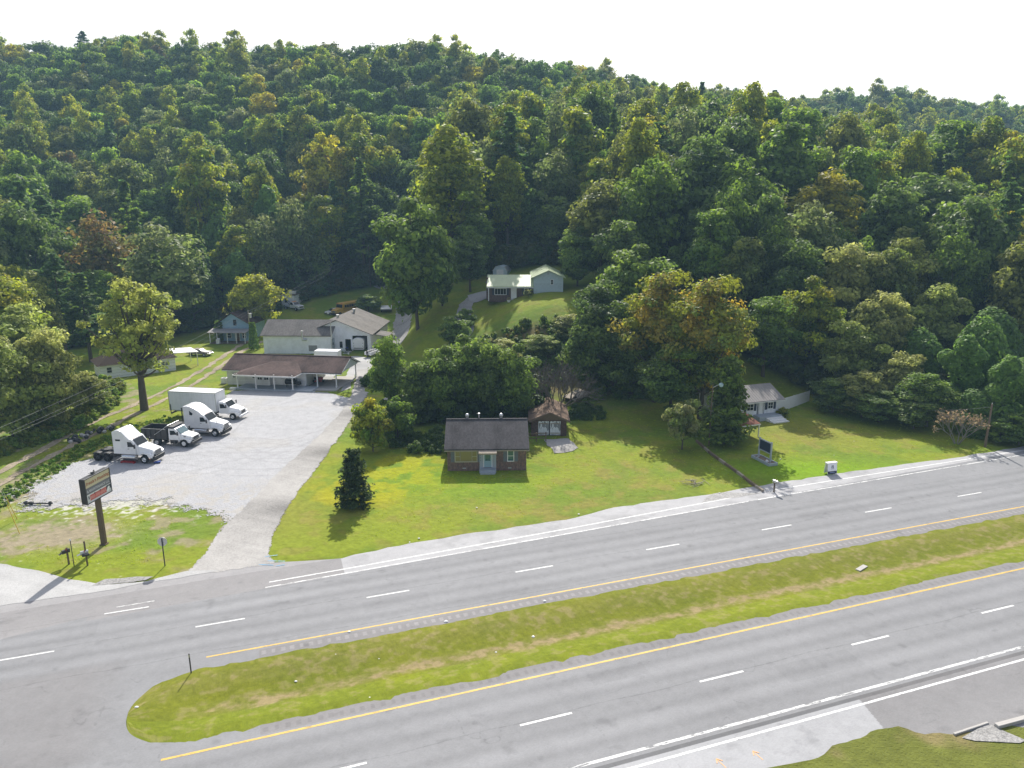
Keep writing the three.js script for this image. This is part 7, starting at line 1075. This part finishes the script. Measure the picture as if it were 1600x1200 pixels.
// the wooded hill: single trees as far as they can be told apart, then the wood as a mass
const FILL = [['oak', 'dark green oak among the trees of the wooded hillside', 0.32], ['green', 'mid green broadleaf tree among the trees of the wooded hillside', 0.28], ['tulip', 'tall yellowish-green tulip tree among the trees of the wooded hillside', 0.14], ['olive', 'olive brown-green tree among the trees of the wooded hillside', 0.09], ['grey', 'grey-green tree among the trees of the wooded hillside', 0.09], ['pine', 'dark pine among the broadleaf trees of the wooded hillside', 0.05], ['gold', 'yellowing tree among the green trees of the wooded hillside', 0.02], ['russet', 'thin russet-brown tree among the trees of the wooded hillside', 0.01]];
const far = {
  oak: broadleaf(B(211, OAK, OAK2, { n: 3600, leaf: 0.62, clumps: 70, limbs: 0, clump: 0.26 })), green: broadleaf(B(212, MID, MID2, { n: 3600, leaf: 0.62, clumps: 70, limbs: 0, clump: 0.26 })), tulip: broadleaf(B(213, TUL, TUL2, { n: 3600, leaf: 0.62, h: 24, w: 13, base: 5, taper: 0.3, clumps: 70, limbs: 0, clump: 0.26 })), olive: broadleaf(B(214, OLIVE, [0.15, 0.16, 0.04], { n: 3600, leaf: 0.62, clumps: 70, limbs: 0, clump: 0.26 })), grey: broadleaf(B(215, OAK2, GREY, { n: 3600, leaf: 0.62, clumps: 70, limbs: 0, clump: 0.26 })), pine: conifer({ seed: 216, h: 22, w: 8.5, base: 6, tiers: 13, boughs: 7, per: 20, power: 0.7, droop: -0.05, thick: 0.6, leaf: 0.7, A: PINE, B: PINE2 }), gold: broadleaf(B(217, TUL2, GOLD, { n: 3600, leaf: 0.62, clumps: 70, limbs: 0, clump: 0.26 })), russet: broadleaf(B(218, OLIVE, RUST, { n: 3600, leaf: 0.62, clumps: 70, limbs: 0, clump: 0.26 })),
};
{
  const r = rng(777), grid = new Map(), cell = (x, z) => Math.floor(x / 10) + ',' + Math.floor(z / 10), list = [];
  for (const [x, z, w] of trees) { const k = cell(x, z); if (!grid.has(k)) grid.set(k, []); grid.get(k).push([x, z, w * 0.8]); }
  for (let n = 0; n < 52000; n++) {
    const d = lerp(100, 560, Math.pow(r(), 0.8)), x = (r() * 2 - 1) * (d * 0.86 + 30), z = -d, e = d - woodEdge(x);
    if (e < (x > 38 && x < 110 ? 13 : 2)) continue;
    const q = r(); let acc = 0, kind = FILL[0]; for (const f of FILL) { acc += f[2]; if (q < acc) { kind = f; break; } }
    if (d > 290 && kind[0] === 'pine') kind = FILL[0]; const pocket = fbm(x * 0.02 + 60, z * 0.02, 2); if (pocket > 0.6 && kind[0] === 'oak' && r() < 0.5) kind = FILL[1]; if (pocket < 0.4 && kind[0] === 'green' && r() < 0.5) kind = FILL[0];
    const big = (d > 270 ? 0.74 + 0.42 * r() : 0.64 + 0.68 * r()) * lerp(x > 28 ? 1.05 : 1.34, 0.88, sstep(150, 300, d)) * lerp(0.70, 1, sstep(2, 34, e)), h = (kind[0] === 'tulip' ? 27 : kind[0] === 'pine' ? 24 : 23) * big * 1, w = (kind[0] === 'pine' ? 8 : kind[0] === 'tulip' ? 12.5 : 12.5) * big * (0.85 + 0.3 * r()), rr = w * 0.285;
    let ok = true; const cx = Math.floor(x / 10), cz = Math.floor(z / 10);
    for (let a = -1; a <= 1 && ok; a++) for (let b = -1; b <= 1 && ok; b++) for (const [tx, tz, tw] of grid.get((cx + a) + ',' + (cz + b)) ?? []) if (Math.hypot(tx - x, tz - z) < (rr + tw) * 0.9) { ok = false; break; }
    if (!ok) continue;
    const k = cell(x, z); if (!grid.has(k)) grid.set(k, []); grid.get(k).push([x, z, rr]);
    list.push([kind, x, z, h, w, r()]);
  }
  const inView = ([, x, z]) => Math.abs(x / -z) < 0.76, size = ([, x, z, h]) => h / -z;
  const seen = list.filter(inView).sort((a, b) => size(b) - size(a));
  const single_ = new Set(seen.slice(0, 250));
  const ZONES = [[-0.52, 'at the far left'], [-0.3, 'above the blue house'], [-0.12, 'above the workshop'], [0.03, 'behind the upper driveway'], [0.14, 'behind the green-roofed house'], [0.3, 'above the orange-topped trees'], [0.46, 'above the small white house'], [0.6, 'above the right lawn'], [9, 'at the far right']];
  for (const t of single_) {
    const [kind, x, z, h, w, v] = t, e = -z - woodEdge(x), zone = ZONES.find(([k]) => x / -z < k)[1], where = (e < 22 ? 'at the foot of the wooded hill ' : e < 60 ? 'low on the wooded hillside ' : 'higher on the wooded hillside ') + zone, what = kind[1].split(' among ')[0];
    plant(kind[0], Math.floor(v * 6), x, z, h, w, what + ' ' + where, what + 's ' + where, kind[0] === 'pine' ? 'pine_tree' : 'forest_tree');
  }
  const wood = new THREE.Group(); wood.name = 'distant_wood'; wood.userData = { kind: 'stuff', label: 'far wooded hill and ridge of mixed green trees under the sky', category: 'forest' }; scene.add(wood);
  const m = new THREE.Matrix4(), q = new THREE.Quaternion(), up = V3(0, 1, 0), c = new THREE.Color();
  for (const [kind] of FILL) {
    const l = list.filter((t) => !single_.has(t) && t[0][0] === kind), p = far[kind];
    const cr = new THREE.InstancedMesh(p.crown, p.leaf, l.length), tr = new THREE.InstancedMesh(p.trunk, M.bark, l.length); cr.name = kind + '_crowns'; tr.name = kind + '_trunks'; cr.userData.kind = tr.userData.kind = 'stuff';
    l.forEach(([, x, z, h, w, v], i) => { m.compose(V3(x, T(x, z) - 0.3, z), q.setFromAxisAngle(up, v * 40), V3(w / p.w, h / p.h, w / p.w)); cr.setMatrixAt(i, m); tr.setMatrixAt(i, m); const k = 0.92 + 0.34 * ((v * 37) % 1); cr.setColorAt(i, c.setRGB(k * (0.9 + 0.2 * ((v * 11) % 1)), k, k)); });
    wood.add(cr, tr);
  }
  console.log('forest', list.length, 'single', single_.size);
}
// undergrowth: low leafy clumps at the wood's edge, on the banks and along the track
{
  const up = broadleaf(B(301, [0.6, 0.9, 0.25], [1.1, 1.25, 0.35], { n: 420, leaf: 0.30, h: 2.2, w: 2.6, base: 0.1, clumps: 12, clump: 0.4, limbs: 0, trunk: 0.03 }));
  const r = rng(4242), spots = [];
  const tryAdd = (x, z, s, c) => spots.push([x, z, s, c]);
  for (let n = 0; n < 2600; n++) { const x = -125 + 245 * r(), d = woodEdge(x) + (r() * 26 - 2); tryAdd(x, -d, 0.8 + 1.4 * r(), [0.045 + 0.03 * r(), 0.055 + 0.03 * r(), 0.05]); }
  // bank below the upper house
  for (let n = 0; n < 1000; n++) { const x = -11 + 44 * r(), d = 106 + 22 * r(); if (x > 3 && x < 12 && d < 112) continue; tryAdd(x, -d, 0.35 + 0.75 * r() * r(), x < 6 && d > 121 && r() < 0.35 ? [0.14, 0.10, 0.06] : r() < 0.4 ? [0.10, 0.12, 0.055] : [0.085 + 0.03 * r(), 0.125, 0.06]); }
  // under the vines behind the brick house
  for (let n = 0; n < 260; n++) { const x = -17 + 21 * r(), d = 97 + 12 * r(); tryAdd(x, -d, 0.8 + 1.0 * r(), [0.05, 0.07, 0.04]); }
  // weeds along the dirt track
  const line = smoothLine([[-52.77, -66.68], [-53.14, -76.27], [-53.57, -83.31], [-52.79, -88.7], [-50.99, -93.62], [-49.97, -98.43]], 0.5);
  for (const [x, z] of line) for (let k = 0; k < 9; k++) { const dx = (r() - 0.5) * 3.2, dz = (r() - 0.5) * 3.6; tryAdd(x + dx, z + dz, 0.1 + 0.22 * r() * r(), [0.13 + 0.05 * r(), 0.18 + 0.05 * r(), 0.07]); }
  // foot of the foreground wood
  const foot = smoothLine([[-64.02, -79.33], [-61.83, -84.96], [-60.22, -88.7], [-60.35, -94.78], [-61.8, -102.01], [-68.22, -115.23]], 0.5);
  for (const [x, z] of foot) for (let k = 0; k < 9; k++) tryAdd(x + (r() - 0.7) * 4, z - r() * 6, 0.25 + 0.7 * r() * r(), [0.13 + 0.05 * r(), 0.145 + 0.05 * r(), 0.085]);
  // the side strip right of the driveway and around the garage
  for (let n = 0; n < 150; n++) { const [x, z] = [[...[-12.54, -88.7], 4, 4], [...[-8.84, -86.17], 1.2, 3.5], [...[9.53, -100.36], 4, 3], [...[-21.81, -119.61], 3, 4]][n % 4].reduce((a, v, i) => { a[i] = v; return a; }, []); tryAdd(x + (r() - 0.5) * 7, z + (r() - 0.5) * 5, 0.3 + 0.4 * r(), [0.07, 0.10, 0.045]); }
  const im = new THREE.InstancedMesh(up.crown, LEAF, spots.length); im.name = 'undergrowth'; im.userData = { kind: 'stuff', label: 'low tangled shrubs and weeds at the wood’s edge and along the track', category: 'undergrowth' };
  const m = new THREE.Matrix4(), q = new THREE.Quaternion(), c = new THREE.Color();
  spots.forEach(([x, z, s, col], i) => { m.compose(V3(x, T(x, z) - 0.15, z), q.setFromAxisAngle(V3(0, 1, 0), i * 2.4), V3(s, s * (0.7 + 0.5 * ((i * 0.37) % 1)), s)); im.setMatrixAt(i, m); im.setColorAt(i, c.setRGB(...col)); });
  im.castShadow = im.receiveShadow = true; scene.add(im);
}

// tufts of grass over the lawns and the median
{
  const r = rng(6161), pos = [], idx = [], col = [];
  for (let k = 0; k < 5; k++) { const a = k * 1.26 + r(), l = 0.05 + 0.03 * r(), h = 0.15 + 0.09 * r(), i = pos.length / 3, ox = (r() - 0.5) * 0.16, oz = (r() - 0.5) * 0.16; pos.push(ox - Math.sin(a) * l, -0.03, oz + Math.cos(a) * l, ox + Math.sin(a) * l, -0.03, oz - Math.cos(a) * l, ox + Math.cos(a) * 0.09, h, oz + Math.sin(a) * 0.09); idx.push(i, i + 1, i + 2); }
  const g = new THREE.BufferGeometry(); g.setAttribute('position', new THREE.Float32BufferAttribute(pos, 3)); g.setAttribute('color', new THREE.Float32BufferAttribute(new Array(pos.length).fill(1), 3)); g.setIndex(idx); g.computeVertexNormals(); g.userData.ready = true;
  const spots = [], o = [0, 0, 0], blocked = (x, z) => inPoly(LOT, x, z);
  for (let n = 0; n < 12000; n++) { const d = 56 + 62 * Math.pow(r(), 1.4), x = (r() * 2 - 1) * d * 0.74, z = -d; if (roadW(x, z) < 61.6 || d > woodEdge(x) || (blocked(x, z) && r() < 0.98) || (x > -31 && x < -15.5 && d < 118 && x < -14.5)) continue; groundColor(x, z, o); if (o[2] > o[1] * 0.42) continue; spots.push([x, T(x, z), z, 0.3 + 0.4 * r() * r(), o[0] * 2.0, o[1] * 2.0, o[2] * 1.5]); }
  for (let n = 0; n < 0; n++) { const s = MED0 + 1 + 86 * Math.pow(r(), 1.2), t = 0.06 + 0.88 * r(), a = medLo(s), b = medHi(s), w = lerp(a, b, t), [x, z] = fromRoad(s, w), dip = 0.55 * clamp((b - a - 2) / 4) * Math.pow(Math.sin(PI * Math.pow(clamp((t - 0.1) / 0.8), 0.8)), 1.6), straw = Math.exp(-Math.pow((w - 42) / 0.5, 2)) > r() * 1.6; const k = 0.7 + 0.6 * r(); spots.push([x, 0.03 - dip, z, 0.2 + 0.22 * r(), (straw ? 0.34 : 0.20) * k, (straw ? 0.28 : 0.22) * k, (straw ? 0.13 : 0.03) * k]); }
  for (let n = 0; n < 0; n++) { const s = 14 + 40 * r(), [x, z] = fromRoad(s, 15 + 11.5 * r()); if (roadW(x, z) > (s > 33 ? 24 : 26)) continue; const k = 0.7 + 0.6 * r(), dry = r() < 0.3; spots.push([x, 0.05, z, 0.22 + 0.25 * r(), (dry ? 0.36 : 0.26) * k, (dry ? 0.30 : 0.31) * k, 0.03 * k]); }
  const im = new THREE.InstancedMesh(g, leafMat('grass_blades', 0), spots.length); im.name = 'lawn_grass'; im.userData = { kind: 'stuff', label: 'short tufts of grass on the front lawns', category: 'grass' };
  const m = new THREE.Matrix4(), q = new THREE.Quaternion(), c = new THREE.Color();
  spots.forEach(([x, y, z, s, R, G_, B_], i) => { m.compose(V3(x, y, z), q.setFromAxisAngle(V3(0, 1, 0), i * 2.4), V3(s * 1.2, s, s * 1.2)); im.setMatrixAt(i, m); im.setColorAt(i, c.setRGB(R * 1.25, G_ * 1.25, B_ * 1.15)); });
  im.castShadow = im.receiveShadow = true; scene.add(im);
}

renderer.render(scene, camera);
